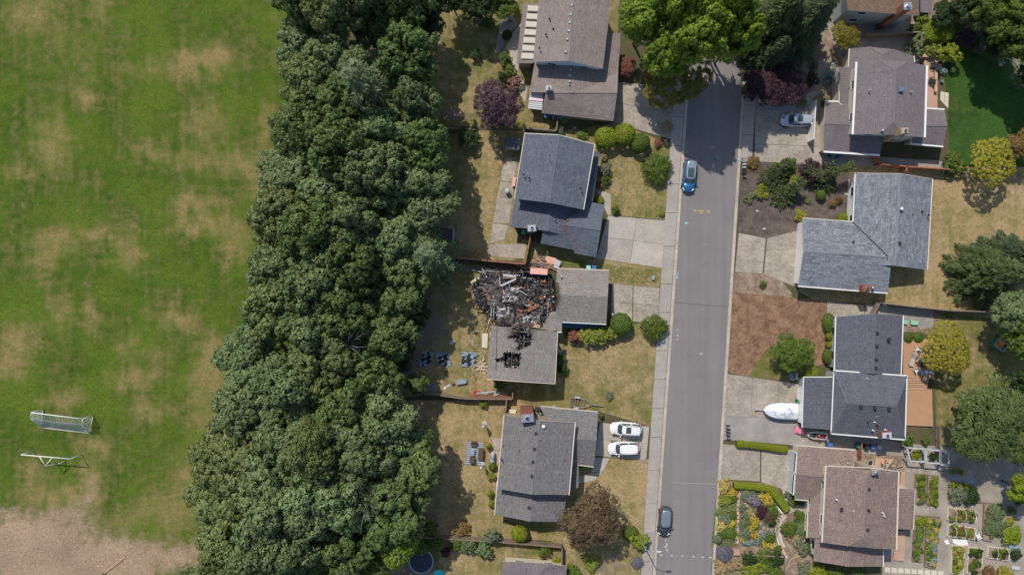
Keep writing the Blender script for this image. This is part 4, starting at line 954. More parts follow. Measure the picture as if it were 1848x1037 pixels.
# ------------------------------------------------------------------ vehicles
def outline(L_, W_, n=28, e=3.0, sh=0.0, fx=1.0):
    pts = []
    for k in range(n):
        t = 2*math.pi*k/n; c, s = math.cos(t), math.sin(t)
        x = abs(c)**(2/e)*math.copysign(1, c)*L_/2; y = abs(s)**(2/e)*math.copysign(1, s)*W_/2
        if x > 0: y *= 1-(1-fx)*(x/(L_/2))**2
        pts.append((x+sh, y))
    return pts
def car(px, py, deg, L_, W_, Hh, body, label, roofm=None, sunroof=0, rails=True, red=False, rooflen=.52, name='parked_car'):
    c0 = P(px, py, .9); C = root(name, (c0.x, c0.y, .018 if body is not None else 0), label, 'car', None, R_(deg)); g = m_glassc
    mb = MB(); rg = []
    for (z, kl, kw, sh) in ((.22, .94, .88, 0), (.36, .985, .97, 0), (.6, 1.0, 1.0, 0), (.78, .992, .985, 0), (.9, .965, .95, -.01), (.97, .93, .90, -.03)):
        rg.append([Vector((x, y, z-(.14*max(0, x/(L_/2))**2 if z > .85 else 0))) for x, y in outline(L_*kl, W_*kw, 36, 3.4, sh, .9)])
    mb.loft(rg[:]); mb.build('body', body, C, True)
    hb = MB(); xh = L_*.16; hb.loft([[Vector((x*1, y, .93-.11*max(0, x/(L_/2))**2+.0)) for x, y in [(xh, -W_*.37), (L_*.42, -W_*.31), (L_*.455, 0), (L_*.42, W_*.31), (xh, W_*.37)]], [Vector((x, y, .985-.11*max(0, x/(L_/2))**2)) for x, y in [(xh, -W_*.33), (L_*.40, -W_*.27), (L_*.435, 0), (L_*.40, W_*.27), (xh, W_*.33)]]])
    hb.build('bonnet', body, C, True)
    gl = L_*(rooflen+.22); gs = -L_*.10; mb = MB()
    mb.loft([[Vector((x, y, .9)) for x, y in outline(gl, W_*.86, 32, 4.5, gs, .96)], [Vector((x, y, Hh-.06)) for x, y in outline(gl*.74, W_*.68, 32, 4.5, gs-.08*L_*.4, .97)]])
    mb.build('windows', g, C)
    rl_ = gl*.75; rs = gs-.08*L_*.4; mb = MB()
    mb.loft([[Vector((x, y, Hh-.08)) for x, y in outline(rl_*1.02, W_*.72, 32, 4.5, rs, .96)], [Vector((x, y, Hh-.02)) for x, y in outline(rl_, W_*.69, 32, 4.5, rs, .96)], [Vector((x, y, Hh+.02)) for x, y in outline(rl_*.8, W_*.5, 32, 4, rs, .96)]])
    mb.build('roof', roofm or body, C, True)
    for s in (-1, 1):
        for (f0, f1) in ((.5, .5), (-.5, -.5)):
            mb = MB(); mb.beam((gs+gl*f0*.93, s*W_*.40, .92), (rs+rl_*f1*.93, s*W_*.335, Hh-.05), .09, .05); mb.build('pillar', body, C)
        mb = MB(); mb.beam((gs-.1, s*W_*.432, .92), (rs-.05, s*W_*.35, Hh-.06), .1, .03); mb.build('pillar', body, C)
        mb = MB(); mb.box((gs+gl*.36, s*(W_*.5+.07), 1.0), (.16, .2, .14)); mb.build('mirror', body, C)
        if rails: mb = MB(); mb.beam((rs-rl_*.42, s*W_*.315, Hh+.05), (rs+rl_*.4, s*W_*.315, Hh+.05), .05, .05); mb.build('roof_rail', m_metal, C)
        mb = MB(); mb.beam((L_*.455, s*W_*.27, .74), (L_*.395, s*W_*.43, .79), .14, .1); mb.build('headlight', m_lamp, C)
        mb = MB(); mb.beam((-L_*.478, s*W_*.3, .86), (-L_*.43, s*W_*.44, .88), .12, .16); mb.build('tail_light', m_red, C)
        for x in (L_*.31, -L_*.29):
            mb = MB(); mb.tube((x, s*(W_*.5-.24), .33), (x, s*(W_*.5-.01), .33), .34, None, 18); wh = mb.build('wheel', m_black, C, False)
            mb = MB(); mb.tube((x, s*(W_*.5-.03), .33), (x, s*(W_*.5+.005), .33), .21, None, 12); mb.build('rim', m_metal, wh)
    mb = MB(); mb.beam((L_*.488, -W_*.22, .5), (L_*.488, W_*.22, .5), .03, .2); mb.build('grille', m_dark, C)
    if sunroof:
        mb = MB(); mb.box((rs+rl_*.15, 0, Hh+.022), (rl_*(.28 if sunroof == 1 else .5), W_*.46, .03)); mb.build('sunroof', g, C)
    if sunroof == 3 or rails:
        mb = MB()
        for x in (-.12, -.28): mb.beam((rs+rl_*x, -W_*.3, Hh+.035), (rs+rl_*x, W_*.3, Hh+.035), .035, .03)
        mb.build('roof_bar', m_metal, C)
    return C
m_glassc, _nt, _b = nodes('car_glass'); _b.inputs['Base Color'].default_value = (.05, .08, .085, 1); _b.inputs['Roughness'].default_value = .06
m_lamp = flat('lamp_glass', (.7, .72, .74), .15); m_red = flat('red_lamp', (.35, .02, .02), .2)
pw = flat('pearl_white_paint', (.78, .77, .76), .25, 0, .6); pblue = flat('dark_blue_paint', (.03, .15, .33), .25, .4, 1); pblk = flat('blue_black_paint', (.045, .06, .075), .25, .4, 1); psil = flat('silver_paint', (.52, .55, .6), .3, .5, .6)
car(1244.5, 316, -95.5, 4.85, 1.95, 1.62, pblue, 'dark blue estate car parked against the left kerb in the tree shadow edge', flat('blue_grey_roof', (.25, .32, .42), .3, .3, 1), 2)
car(1200, 940, -94, 4.35, 1.88, 1.6, pblk, 'dark blue-black hatchback with red tail lights parked at the left kerb', flat('slate_roof_paint', (.2, .26, .31), .3, .3, 1), 0)
car(1130, 774, 176, 4.75, 2.0, 1.72, pw, 'white car with a dark sunroof on the driveway, upper of the pair', None, 1)
car(1126, 809, 181, 4.65, 1.98, 1.66, pw, 'white car with a plain white roof on the driveway, lower of the pair', None, 0, rails=False)
car(1438, 216.5, 179, 4.6, 1.95, 1.68, psil, 'silver car with sunroof parked in front of the white double garage doors', None, 1)
# boat under a tarp
b0 = P(1409, 741, .9); B = root('covered_boat', (b0.x, b0.y, 0), 'motor boat under a white tarpaulin on a trailer in the driveway', 'boat', None, R_(180-3))
m_tarp = M('white_tarpaulin', rgb(224, 228, 234, .95), .55, .08, 1.5, 6, .8, world=False); mb = MB(); rg = []
for i in range(15):
    f = i/14; x = -2.75+5.5*f; x *= .93; hw = 1.2*(1-max(0, (f-.42)/.58)**2.3)**.62 if f < .999 else .02; hw = max(hw, .03)
    if f < .04: hw *= .9
    rz_ = 1.25+.45*math.exp(-((f-.34)/.13)**2)+.12*f; ez = .95+.22*f
    rg.append([Vector((x, y*hw, (ez+(rz_-ez)*(1-abs(y))**.8+.05*math.sin(i*2.1+y*7)*(1-abs(y)))) ) for y in (-1, -.8, -.55, -.3, -.1, .1, .3, .55, .8, 1)]+[Vector((x, hw*.85, .45)), Vector((x, -hw*.85, .45))])
mb.loft(rg); mb.build('tarpaulin', m_tarp, B, True)
mb = MB()
for pts in ([(-.6, .9), (-.2, .3), (.3, .5)], [(-1.2, -.5), (-.4, -.2), (-.2, .4)], [(-2.0, .4), (-1.3, .1), (-.7, -.8)], [(1.2, .1), (.9, .6), (.1, .9)]):
    for a, b in zip(pts, pts[1:]): mb.tube((a[0], a[1], 1.42+.2*(a[0] < 0)), (b[0], b[1], 1.42+.2*(b[0] < 0)), .018)
mb.build('rope', m_dark, B)
mb = MB(); mb.beam((2.3, 0, .5), (3.55, 0, .5), .12, .1); mb.beam((2.6, 0, .45), (1.2, .6, .4), .08, .08); mb.beam((2.6, 0, .45), (1.2, -.6, .4), .08, .08); mb.box((3.5, 0, .55), (.3, .16, .16)); mb.build('trailer_tongue', m_lgrey, B)
for s in (-1, 1): mb = MB(); mb.tube((-.9, s*.95, .3), (-.9, s*1.12, .3), .3, None, 14); mb.build('wheel', m_black, B)
mb = MB(); mb.box((-2.95, -.1, .95), (.5, .45, .75)); mb.box((-2.95, -.1, 1.38), (.42, .38, .14)); mb.build('outboard_motor', m_tarp, B)
# jet ski
b0 = P(1474, 785, .6); J = root('jet_ski', (b0.x, b0.y, 0), 'white and maroon jet ski on a small trailer against the charcoal garage', 'jet ski', None, R_(175))
mb = MB(); rg = []
for i in range(11):
    f = i/10; x = -1.5+3*f; hw = .6*(1-max(0, (f-.5)/.5)**2.2)**.7+.02
    rg.append([Vector((x, -hw*.8, .35)), Vector((x, -hw, .55)), Vector((x, -hw*.86, .75+.1*f)), Vector((x, 0, .8+.12*f)), Vector((x, hw*.86, .75+.1*f)), Vector((x, hw, .55)), Vector((x, hw*.8, .35))])
mb.loft(rg); mb.build('hull', m_white, J, True)
m_mar = flat('maroon_plastic', (.18, .02, .03), .35)
mb = MB(); mb.loft([[Vector((x, y*(.3-.0*x), z)) for y, z in ((-1, .82), (-.7, 1.08), (.7, 1.08), (1, .82))] for x in (-1.15, -.4, .15)]); mb.build('seat', m_mar, J, True)
mb = MB(); mb.loft([[Vector((x, y*(.42-.18*max(0, x)), z+.1*x)) for y, z in ((-1, .84), (-.6, 1.0), (.6, 1.0), (1, .84))] for x in (.3, .8, 1.25)]); mb.build('bonnet', m_dark, J, True)
mb = MB(); mb.tube((.2, -.38, 1.15), (.2, .38, 1.15), .03); mb.tube((.2, 0, .9), (.2, 0, 1.15), .05); mb.build('handlebar', m_black, J)
mb = MB(); mb.beam((-1.5, .45, .25), (2.3, .05, .3), .07, .07); mb.beam((-1.5, -.45, .25), (2.3, -.05, .3), .07, .07); mb.beam((-.6, -.8, .25), (-.6, .8, .25), .07, .07); mb.build('trailer_frame', m_metal, J)
for s in (-1, 1):
    mb = MB(); mb.tube((-.6, s*.75, .22), (-.6, s*.9, .22), .22, None, 12); mb.build('wheel', m_black, J); mb = MB(); mb.box((-.6, s*.82, .47), (.5, .22, .04)); mb.build('mudguard', m_mar, J)
# pink toy car
b0 = P(1443.5, 777, .3); K = root('toy_car', (b0.x, b0.y, 0), 'pink ride-on toy car in front of the jet ski', 'toy car', None, R_(165)); m_pink = flat('pink_plastic', (.72, .16, .3), .4); m_pink2 = flat('rose_plastic', (.75, .32, .42), .4)
mb = MB(); rg = [[Vector((x*k, y*k, z)) for x, y in outline(1.5, .85, 20, 3)] for z, k in ((.15, .9), (.3, 1), (.45, .95), (.5, .8))]; mb.loft(rg); mb.build('body', m_pink, K, True)
mb = MB(); mb.box((-.3, 0, .62), (.1, .6, .35)); mb.box((-.1, 0, .52), (.4, .6, .08)); mb.build('seat', m_pink2, K)
mb = MB(); mb.beam((.2, -.35, .7), (.2, .35, .7), .04, .04); mb.beam((.2, -.35, .7), (.35, -.35, .45), .04, .04); mb.beam((.2, .35, .7), (.35, .35, .45), .04, .04); mb.build('windscreen_frame', m_pink, K)
for x in (-.45, .5):
    for s in (-1, 1): mb = MB(); mb.tube((x, s*.36, .16), (x, s*.48, .16), .17, None, 10); mb.build('wheel', m_pink2, K)
# utility trailer
b0 = P(1043, 726, .4); U = root('utility_trailer', (b0.x, b0.y, 0), 'small open-frame boat trailer on the dry lawn above the speckled-roof garage', 'trailer', None, R_(-7))
mb = MB()
for s in (-1, 1): mb.beam((-1.1, s*.6, .42), (.9, s*.6, .42), .08, .08); mb.beam((.9, s*.6, .42), (2.1, 0, .42), .08, .08)
mb.beam((2.0, 0, .42), (3.6, 0, .42), .1, .08)
mb.build('frame', m_metal, U)
for x in (-1.1, -.75, -.4, 0, .45, .9): mb = MB(); mb.beam((x, -.64, .48), (x, .64, .48), .09, .05); mb.build('cross_bar', m_greych, U)
for s in (-1, 1): mb = MB(); mb.tube((-.2, s*.7, .3), (-.2, s*.86, .3), .3, None, 12); mb.build('wheel', m_black, U); mb = MB(); mb.box((-.2, s*.78, .64), (.75, .22, .04)); mb.build('mudguard', m_lgrey, U)

# ------------------------------------------------------------------ field goals
def pipe(mb, a, b, r=.06): mb.tube(a, b, r, None, 8)
G = root('soccer_goal', P(100, 765, 0), 'white soccer goal with sagging net, nearer the middle of the field', 'goal'); o = G.location
gl, gr = P(51, 743, 2.44), P(150, 757, 2.44)
gl = P(56.5, 744, 2.44); gr = P(149.5, 755.5, 2.44)
dn = lambda p: Vector((p.x, p.y, .05)); back = (P(163, 786, 0)-P(148, 752, 0)); 
sd = (gr-gl).normalized(); nb = Vector((sd.y, -sd.x, 0))*2.1; ntp = Vector((sd.y, -sd.x, 0))*(-.0)
for nm, a, b, r in (('crossbar', gl, gr, .07), ('goal_post', gl, dn(gl), .07), ('goal_post', gr, dn(gr), .07), ('back_bar', dn(gl)+nb*1.25+sd*.2, dn(gr)+nb*1.25-sd*.2, .04)):
    mb = MB(o); pipe(mb, a, b, r); mb.build(nm, m_white, G, True)
for e, s in ((gl, 1), (gr, -1)):
    mb = MB(o); t0 = e+nb*.0; pipe(mb, dn(e), dn(e)+nb*1.25+sd*s*.2, .04); pipe(mb, e, e+nb*.42, .04); pipe(mb, e+nb*.42, dn(e)+nb*1.25+sd*s*.2, .04); mb.build('side_frame', m_white, G, True)
mb = MB(o); nx, ny = 34, 14
def netp(u, v):
    a = lerp(gl, gr, u); zz = 2.44*(1-v); off = nb*(.42+.83*v); p = Vector((a.x, a.y, zz))+off
    p.z -= .25*math.sin(math.pi*u)*math.sin(math.pi*v); return p
for i in range(nx+1):
    for j in range(ny): mb.beam(netp(i/nx, j/ny), netp(i/nx, (j+1)/ny), .022, .022)
for j in range(ny+1):
    for i in range(nx): mb.beam(netp(i/nx, j/ny), netp((i+1)/nx, j/ny), .022, .022)
for i in range(nx+1):
    a = lerp(gl, gr, i/nx); mb.beam(a, a+nb*.42, .022, .022)
for e in (gl, gr):
    for j in range(10):
        z = 2.44*(1-j/10); mb.beam(Vector((e.x, e.y, z)), Vector((e.x, e.y, z))+nb*(.42+.083*j), .022, .022)
        q = j/10; mb.beam(Vector((e.x, e.y, .05))+nb*1.25*q, Vector((e.x, e.y, 2.44 if q < .34 else 2.44*(1-(q-.34)/.66)))+nb*1.25*q, .022, .022)
tag(mb.build('net', M('net_cord', rgb(206, 210, 206), .8, .05, bmp=0), G), kind='stuff')
# goal two: braced goalpost in the lower field
G = root('goal_post_frame', P(96, 830, 0), 'white goal frame with a triangular back brace and no net', 'goal'); o = G.location
gl = P(38, 820, 2.6); gr = P(127, 827.5, 2.6); sd = (gr-gl).normalized(); nb = Vector((sd.y, -sd.x, 0))
for nm, a, b, r in (('crossbar', gl, gr, .075), ('goal_post', gl, dn(gl), .06), ('goal_post', gr, dn(gr), .06)):
    mb = MB(o); pipe(mb, a, b, r); mb.build(nm, m_white, G, True)
m1 = P(71, 823, 2.6); m2 = P(94, 825, 2.6); ap = P(82, 840, 2.5); e2 = P(105, 836.5, 1.2)
for a, b in ((m1, ap), (m2, ap), (ap, e2), (e2, Vector((e2.x+.2, e2.y+.1, .05)))):
    mb = MB(o); pipe(mb, a, b, .06); mb.build('brace', m_white, G, True)
mb = MB(); mb.beam(P(188, 1034, .1), P(226, 1004, .1), .16, .1); tag(mb.build('timber_edge', m_rawood), 'pale timber edging strip lying in the bare dirt area', 'timber')
mb = MB(); mb.beam(P(172, 1046, .15), P(188, 1034, .15), .22, .2); tag(mb.build('timber_edge', m_char), 'dark timber edging piece at the bottom of the dirt area', 'timber')

# ------------------------------------------------------------------ street furniture
S_ = root('street_lamp', P(1147, 955, 0), 'street lamp on a slim grey pole by the bottom left kerb', 'street lamp'); o = S_.location
b0 = P(1147, 955, 0); el = Vector((b0.x, b0.y, 7.9)); hd = el+Vector((1.35, -.1, .25))
mb = MB(o); mb.tube(b0, el, .10, .065, 10); mb.build('pole', m_metal, S_, True); mb = MB(o); mb.tube(el, lerp(el, hd, .5)+Vector((0, 0, .08)), .05, .045, 8); mb.tube(lerp(el, hd, .5)+Vector((0, 0, .08)), hd, .045, .04, 8); mb.build('arm', m_metal, S_, True)
mb = MB(o); mb.loft([[hd+Vector((x*.42+.3, y*.17, z)) for x, y in outline(2, 2, 16, 2.6)] for z in (-.06, .03)]+[[hd+Vector((x*.3+.3, y*.11, .1)) for x, y in outline(2, 2, 16, 2.6)]]); mb.build('lamp_head', m_lgrey, S_, True)
def mailbox(px, py, rz, label, group, mat=None, post=True):
    b = P(px, py, 1.1); m_ = root('mailbox', (b.x, b.y, 0), label, 'mailbox', group, rz)
    mb = MB(); mb.loft([[Vector((x, y, z)) for y, z in ((-.12, 1.0), (.12, 1.0), (.12, 1.15), (.07, 1.24), (-.07, 1.24), (-.12, 1.15))] for x in (-.26, .26)]); mb.build('box', mat or m_metal, m_)
    mb = MB(); mb.box((0, 0, .5), (.09, .09, 1.0)); mb.build('post', m_fence2, m_); return m_
for i, (y, t_) in enumerate(((285.5,'topmost'),(291,'second from the top'),(296.5,'second from the bottom'),(302,'bottom'))):
    mailbox(1343, y, 0, '%s of the four grey mailboxes in a row beside the right kerb' % t_, 'mailboxes at the right kerb near the mulch bed', m_metal if i < 2 else m_lgrey)
mailbox(1343, 310, 0, 'lone dark mailbox below the row of four by the mulch bed', 'mailboxes at the right kerb near the mulch bed', m_dark)
for i, (y, t_) in enumerate(((768,'topmost'),(774,'second'),(780,'third'),(786,'lowest'))):
    mailbox(1314, y, 0, '%s of the dark mailboxes in a column beside the gravel drive' % t_, 'dark mailboxes beside the gravel drive', m_dark)
mailbox(1355, 140, .1, 'white-topped mailbox in the shade beside the big leafy street tree', None, m_lgrey)
def wheelie(px, py, mat, label, rz=0.0, group=None):
    b = P(px, py, 1); t = root('wheelie_bin', (b.x, b.y, 0), label, 'bin', group, rz)
    mb = MB(); mb.loft([[Vector((x*k, y*k, z)) for x, y in outline(.62, .62, 16, 6)] for z, k in ((.06, .8), (1.0, 1.0))]); mb.build('body', mat, t)
    mb = MB(); mb.loft([[Vector((x*k, y*k, z)) for x, y in outline(.68, .66, 16, 6)] for z, k in ((1.0, 1.0), (1.05, 1.0), (1.1, .8))]); mb.build('lid', mat, t)
    mb = MB(); mb.tube((-.3, -.27, .1), (-.3, .27, .1), .1, None, 10); mb.build('wheel', m_black, t)
mg = flat('green_plastic', (.05, .25, .13), .5); mbl = flat('blue_plastic', (.05, .14, .36), .5); mgy = flat('grey_plastic', (.2, .22, .24), .5); mteal = flat('teal_plastic', (.06, .34, .28), .5)
wheelie(1062, 483, flat('mint_plastic', (.3, .6, .5), .5), 'mint green bin at the back of the burned house garage'); wheelie(1072, 483, mbl, 'blue bin at the back of the burned house garage')
gp = 'bins behind the brown split-level house'
wheelie(986.5, 209, mbl, 'blue bin with pale lid, leftmost of three behind the brown split-level house', 0, gp); wheelie(999.5, 210.5, mgy, 'grey bin in the middle of three behind the brown split-level house', 0, gp); wheelie(1010, 211, mteal, 'pale teal bin, rightmost of three behind the brown split-level house', 0, gp)
wheelie(1505, 278.5, mg, 'green bin in the shade under the taupe garage gutter'); wheelie(1517, 279.5, mbl, 'blue bin in the shade under the taupe garage gutter')
wheelie(1445, 724, mteal, 'green bin behind the covered boat', R_(10)); wheelie(1499, 803, mbl, 'blue bin in the gap between charcoal and rust-brown houses')
wheelie(970.5, 738.5, m_dark, 'black bin with open lid beside the brick chimney')
wheelie(673/3.84+770, 418, mteal, 'pale teal bin beside the chimney of the blue-grey house')

# ------------------------------------------------------------------ trampoline, pool, swings
b0 = P(760, 1012, .9); T = root('trampoline', (b0.x, b0.y, 0), 'round black trampoline with a pale blue rim under the tree edge', 'trampoline'); mb = MB()
ring = lambda r, z, n=32: [Vector((math.cos(2*math.pi*k/n)*r, math.sin(2*math.pi*k/n)*r, z)) for k in range(n)]
mb.loft([ring(1.62, .88), ring(1.62, .9)]); mb.build('mat', M('trampoline_mat', (.02, .03, .05, 1), .6, .2, bmp=0, world=False), T)
mb = MB(); rg = [ring(1.62, .9), ring(1.62, .95), ring(1.85, .95), ring(1.85, .88), ring(1.62, .88)]; mb.loft(rg, cap=False); mb.build('safety_pad', m_tarpblue, T, True)
for k in range(6):
    a = k*math.pi/3; mb = MB(); mb.tube((1.8*math.cos(a), 1.8*math.sin(a), 0), (1.8*math.cos(a), 1.8*math.sin(a), .9), .04); mb.build('leg', m_metal, T)
b0 = P(792, 1037, .25); T = root('paddling_pool', (b0.x, b0.y, 0), 'turquoise paddling pool cut by the bottom edge', 'pool'); m_turq = flat('turquoise_plastic', (.04, .55, .6), .4); mb = MB(); mb.loft([ring(.75, .02, 20), ring(.85, .3, 20), ring(.78, .3, 20), ring(.68, .08, 20)]); mb.build('basin', m_turq, T, True)
# rocks and odds
def rock(px, py, r, label, mat=None, name='rock', group=None):
    rr = random.Random(int(px*7+py)); b = P(px, py, 0); mb = MB(); n = 9
    rings = [[Vector((math.cos(2*math.pi*k/n)*r*q*rr.uniform(.8, 1.15), math.sin(2*math.pi*k/n)*r*q*.75*rr.uniform(.8, 1.15), z*r)) for k in range(n)] for q, z in ((.85, -.1), (1, .2), (.8, .5), (.35, .65))]
    mb.loft(rings); o_ = mb.build(name, mat or m_stone, None, False, (b.x, b.y, 0)); return tag(o_, label, 'rock', group)
for x, y, r, l in ((1366.5,381,.3,'pale grey boulder in the dark mulch left of the leaning conifer shadow'),(1379,413,.32,'pale boulder in the mulch just above the driveway'),(1396,371,.22,'small boulder in the shade of the sprawling conifers'),(1527,351,.28,'pale boulder in the mulch beside the bungalow wall'),(1529,390,.38,'ring-shaped pale stone basin at the bungalow corner'),(1037,231,.22,'white stone at the top of the blue-grey house front border'),(1044,244,.2,'small white stone below the border of the blue-grey house'),(1184,266,.16,'brown stone at the dry front border near the pavement'),(1483,543.5,.16,'white block on the corner of the rust bark bed'),(1201,254,.28,'white weathered block beside the pavement by the rounded shrubs')):
    rock(x, y, r, l)
# ------------------------------------------------------------------ burned section of house C
RB = random.Random(11)
bpoly = [(855,540),(851,512),(868,495),(931,493),(943,489),(994,492),(998,518),(1001,547),(997,563),(981,576),(972,590),(901,588),(882,567),(868,553)]
def rp(poly, r=RB):
    xs = [p[0] for p in poly]; ys_ = [p[1] for p in poly]
    while True:
        x, y = r.uniform(min(xs), max(xs)), r.uniform(min(ys_), max(ys_))
        if inpoly(x, y, poly): return x, y
o = CH.location
# charred floor deck
mb = MB(o); mb.prism([P(x, y, 0) for x, y in bpoly], .0, .55); mb.build('burned_floor', m_ash, CH)
# sooty debris mound mesh
nx_, ny_ = 90, 62; vs = []; fs = []
x0, x1, y0, y1 = 850, 1004, 486, 594
hm = {}
for j in range(ny_+1):
    for i in range(nx_+1):
        x = lerp(x0, x1, i/nx_); y = lerp(y0, y1, j/ny_)
        z = .62+.38*math.sin(x*.21+y*.13)*math.sin(y*.19-x*.07)+RB.uniform(0, .34)+(.4*math.exp(-((x-925)/14)**2-((y-535)/12)**2))+(.3*math.exp(-((x-905)/10)**2-((y-565)/8)**2))
        hm[i, j] = max(z, .5); vs.append(P(x, y, max(z, .5)))
for j in range(ny_):
    for i in range(nx_):
        if inpoly(lerp(x0, x1, (i+.5)/nx_), lerp(y0, y1, (j+.5)/ny_), bpoly): fs.append((j*(nx_+1)+i, (j+1)*(nx_+1)+i, (j+1)*(nx_+1)+i+1, j*(nx_+1)+i+1))
mb = MB(o); mb.add(vs, fs); d = mb.build('debris_mound', m_ash, CH); tag(d, kind='stuff')
mb = MB(o); mb.prism([P(946,493,0), P(993,496,0), P(991,512,0), P(946,511,0)], .5, .95); mb.build('burned_room_floor', M('soot', (.02, .024, .03, 1), .9, .5, 2, 10, .5), CH)
# perimeter wall stubs of the octagonal sun room and other outer walls
def stub(a, b, h, mat=m_greych, w_=.14, name='wall_remnant'):
    mb = MB(o); A = P(*a, 0); B_ = P(*b, 0); n = max(2, int((B_-A).length/.5))
    for i in range(n):
        p = lerp(A, B_, (i+.5)/n); hh = h*RB.uniform(.75, 1.1); d_ = (B_-A).normalized()
        mb.box(p+Vector((0, 0, hh/2)), ((B_-A).length/n*.97, w_, hh), math.atan2(d_.y, d_.x))
    mb.build(name, mat, CH)
for a, b, h, m_ in (((855,512),(856,541),.9,m_lgrey),((856,541),(870,556),.8,m_greych),((870,556),(884,568),.8,m_greych),((853,512),(868,497),1.0,m_lgrey),((884,568),(900,585),.6,m_greych),((932,494),(946,491),2.0,m_char),((946,491),(992,494),2.1,m_char),((993,494),(998,518),1.6,m_char),((900,530),(899,585),1.2,m_greych),((943,492),(942,540),1.2,m_char),((903,540),(942,541),1.1,m_char),((947,508),(990,511),1.4,m_char),((903,560),(950,566),1.0,m_char),((958,540),(996,545),1.2,m_char),((980,576),(973,590),1.8,m_char),((900,588),(972,591),1.6,m_char)):
    stub(a, b, h, m_)
# joist grid on the left (deck joists)
for k in range(7):
    y = 514+k*7; mb = MB(o); mb.beam(P(857, y, .95), P(898, y+2, .95), .07, .2); mb.build('floor_joist', m_greych if k % 2 else m_char, CH)
for k in range(5):
    mb = MB(o); mb.beam(P(866+k*8, 512, 1.05), P(867+k*8, 556, 1.05), .05, .12); mb.build('floor_joist', m_char, CH)
# charred beams and boards
mats = [m_char]*16+[m_greych]*7+[m_rust]+[m_rawood]+[m_lgrey]*2
for i in range(240):
    x, y = rp(bpoly); z = RB.uniform(1.0, 2.0); Ln = RB.uniform(.6, 2.6)*RB.choice([.4, .7, 1]); a = RB.choice([R_(-4), R_(86), RB.uniform(0, 6.28)]); tz = RB.uniform(-.25, .25)*Ln*.5
    c = P(x, y, z); dv = Vector((math.cos(a)*Ln/2, math.sin(a)*Ln/2, tz))
    mb = MB(o); mb.beam(c-dv, c+dv, RB.uniform(.04, .09), RB.uniform(.05, .14), roll=RB.uniform(0, 3)); m_ = RB.choice(mats)
    mb.build('charred_beam' if m_ is m_char else 'burned_board', m_, CH)
# named big pieces seen in the photograph
def big(a, b, w_, h_, mat, nm, z=1.9, z2=None):
    mb = MB(o); mb.beam(P(*a, z), P(*b, z if z2 is None else z2), w_, h_); mb.build(nm, mat, CH)
big((904,515.5),(931,503),.26,.12,m_lgrey,'metal_channel',2.3); big((952,561),(972,550),.42,.08,m_rust,'scorched_panel',1.9); big((881,529),(883,542),.45,.08,m_rust,'scorched_panel',1.6)
big((933,557),(943,562),.34,.1,m_rust,'scorched_panel',1.8); big((938,567),(946,568),.3,.1,m_rust,'scorched_panel',1.7); big((954,547),(959,556),.5,.08,m_rust,'scorched_panel',1.8); big((941,583),(948,582),.4,.1,m_rust,'scorched_panel',1.6)
big((986,547),(994,552),.45,.1,m_rust,'scorched_panel',1.7); big((973,537),(982,540),.4,.1,m_rust,'scorched_panel',1.7); big((976,507),(985,508),.3,.1,m_rust,'scorched_panel',1.9)
big((870,484),(878,500),.14,.1,m_lgrey,'fallen_stud',1.3,.6); big((883,490),(897,508),.13,.1,m_greych,'fallen_stud',2.2,1.2); big((908,496),(931,498),.3,.14,m_lgrey,'fallen_stud',2.0); big((908,501),(932,500),.12,.1,m_rawood,'fallen_stud',2.1)
big((901,500),(903,516),.12,.12,m_lgrey,'fallen_stud',1.9); big((851,511),(866,500),.5,.06,m_cream,'sheet_of_siding',1.3); big((930,521),(942,518),.13,.1,m_rawood,'fallen_stud',2.0); big((938,524),(951,532),.1,.1,m_lgrey,'fallen_stud',2.1); big((922,528),(938,523),.08,.1,m_greych,'fallen_stud',2.1)
big((957,488.5),(988,490.5),.85,.1,m_pinkb,'pink_panel',2.2); big((955,586),(975,589),.5,.12,m_rawood,'splintered_boards',1.6)
# tangle of thin twisted sheet pieces
def shard(mb, x, y, z, s, r, k=0):
    c = P(x, y, z); a = r.uniform(0, 6.28); n = r.choice([3, 4, 5]); tx, ty = r.uniform(-.8, .8), r.uniform(-.8, .8)
    pts = [Vector((math.cos(a+6.28*q/n)*s*r.uniform(.5, 1.2), math.sin(a+6.28*q/n)*s*r.uniform(.5, 1.2), 0)) for q in range(n)]
    pts = [c+Vector((p.x, p.y, p.x*tx+p.y*ty)) for p in pts]
    lo = [p-Vector((0, 0, .03)) for p in pts]
    mb.add(pts+lo, [tuple(range(n)), tuple(range(2*n-1, n-1, -1))]+[(q, q+n, (q+1) % n+n, (q+1) % n) for q in range(n)], k)
mb = MB(o); mset = [m_char, m_greych, m_lgrey, m_rust, m_rawood, m_tarpblue]
for i in range(4200):
    x, y = rp(bpoly)
    if 946 < x < 992 and 494 < y < 511 and RB.random() < .75: continue
    k = RB.choices(range(6), [56, 28, 6, 4, 4, 4])[0]; shard(mb, x, y, RB.uniform(.9, 1.7), RB.uniform(.05, .22), RB, k)
for i in range(260):
    x, y = rp([(922,584),(962,586),(962,604),(926,603)]); shard(mb, x, y, RB.uniform(2.8, 4.3), RB.uniform(.08, .25), RB, RB.choices(range(6), [50, 25, 6, 8, 8, 3])[0])
for i in range(700):
    x, y = rp([(896,598),(962,600),(960,664),(892,660)]); shard(mb, x, y, RB.uniform(2.95, 3.6), RB.uniform(.06, .2), RB, RB.choices(range(6), [45, 30, 8, 5, 5, 5])[0])
tag(mb.build('debris_fragments', mset, CH), kind='stuff')
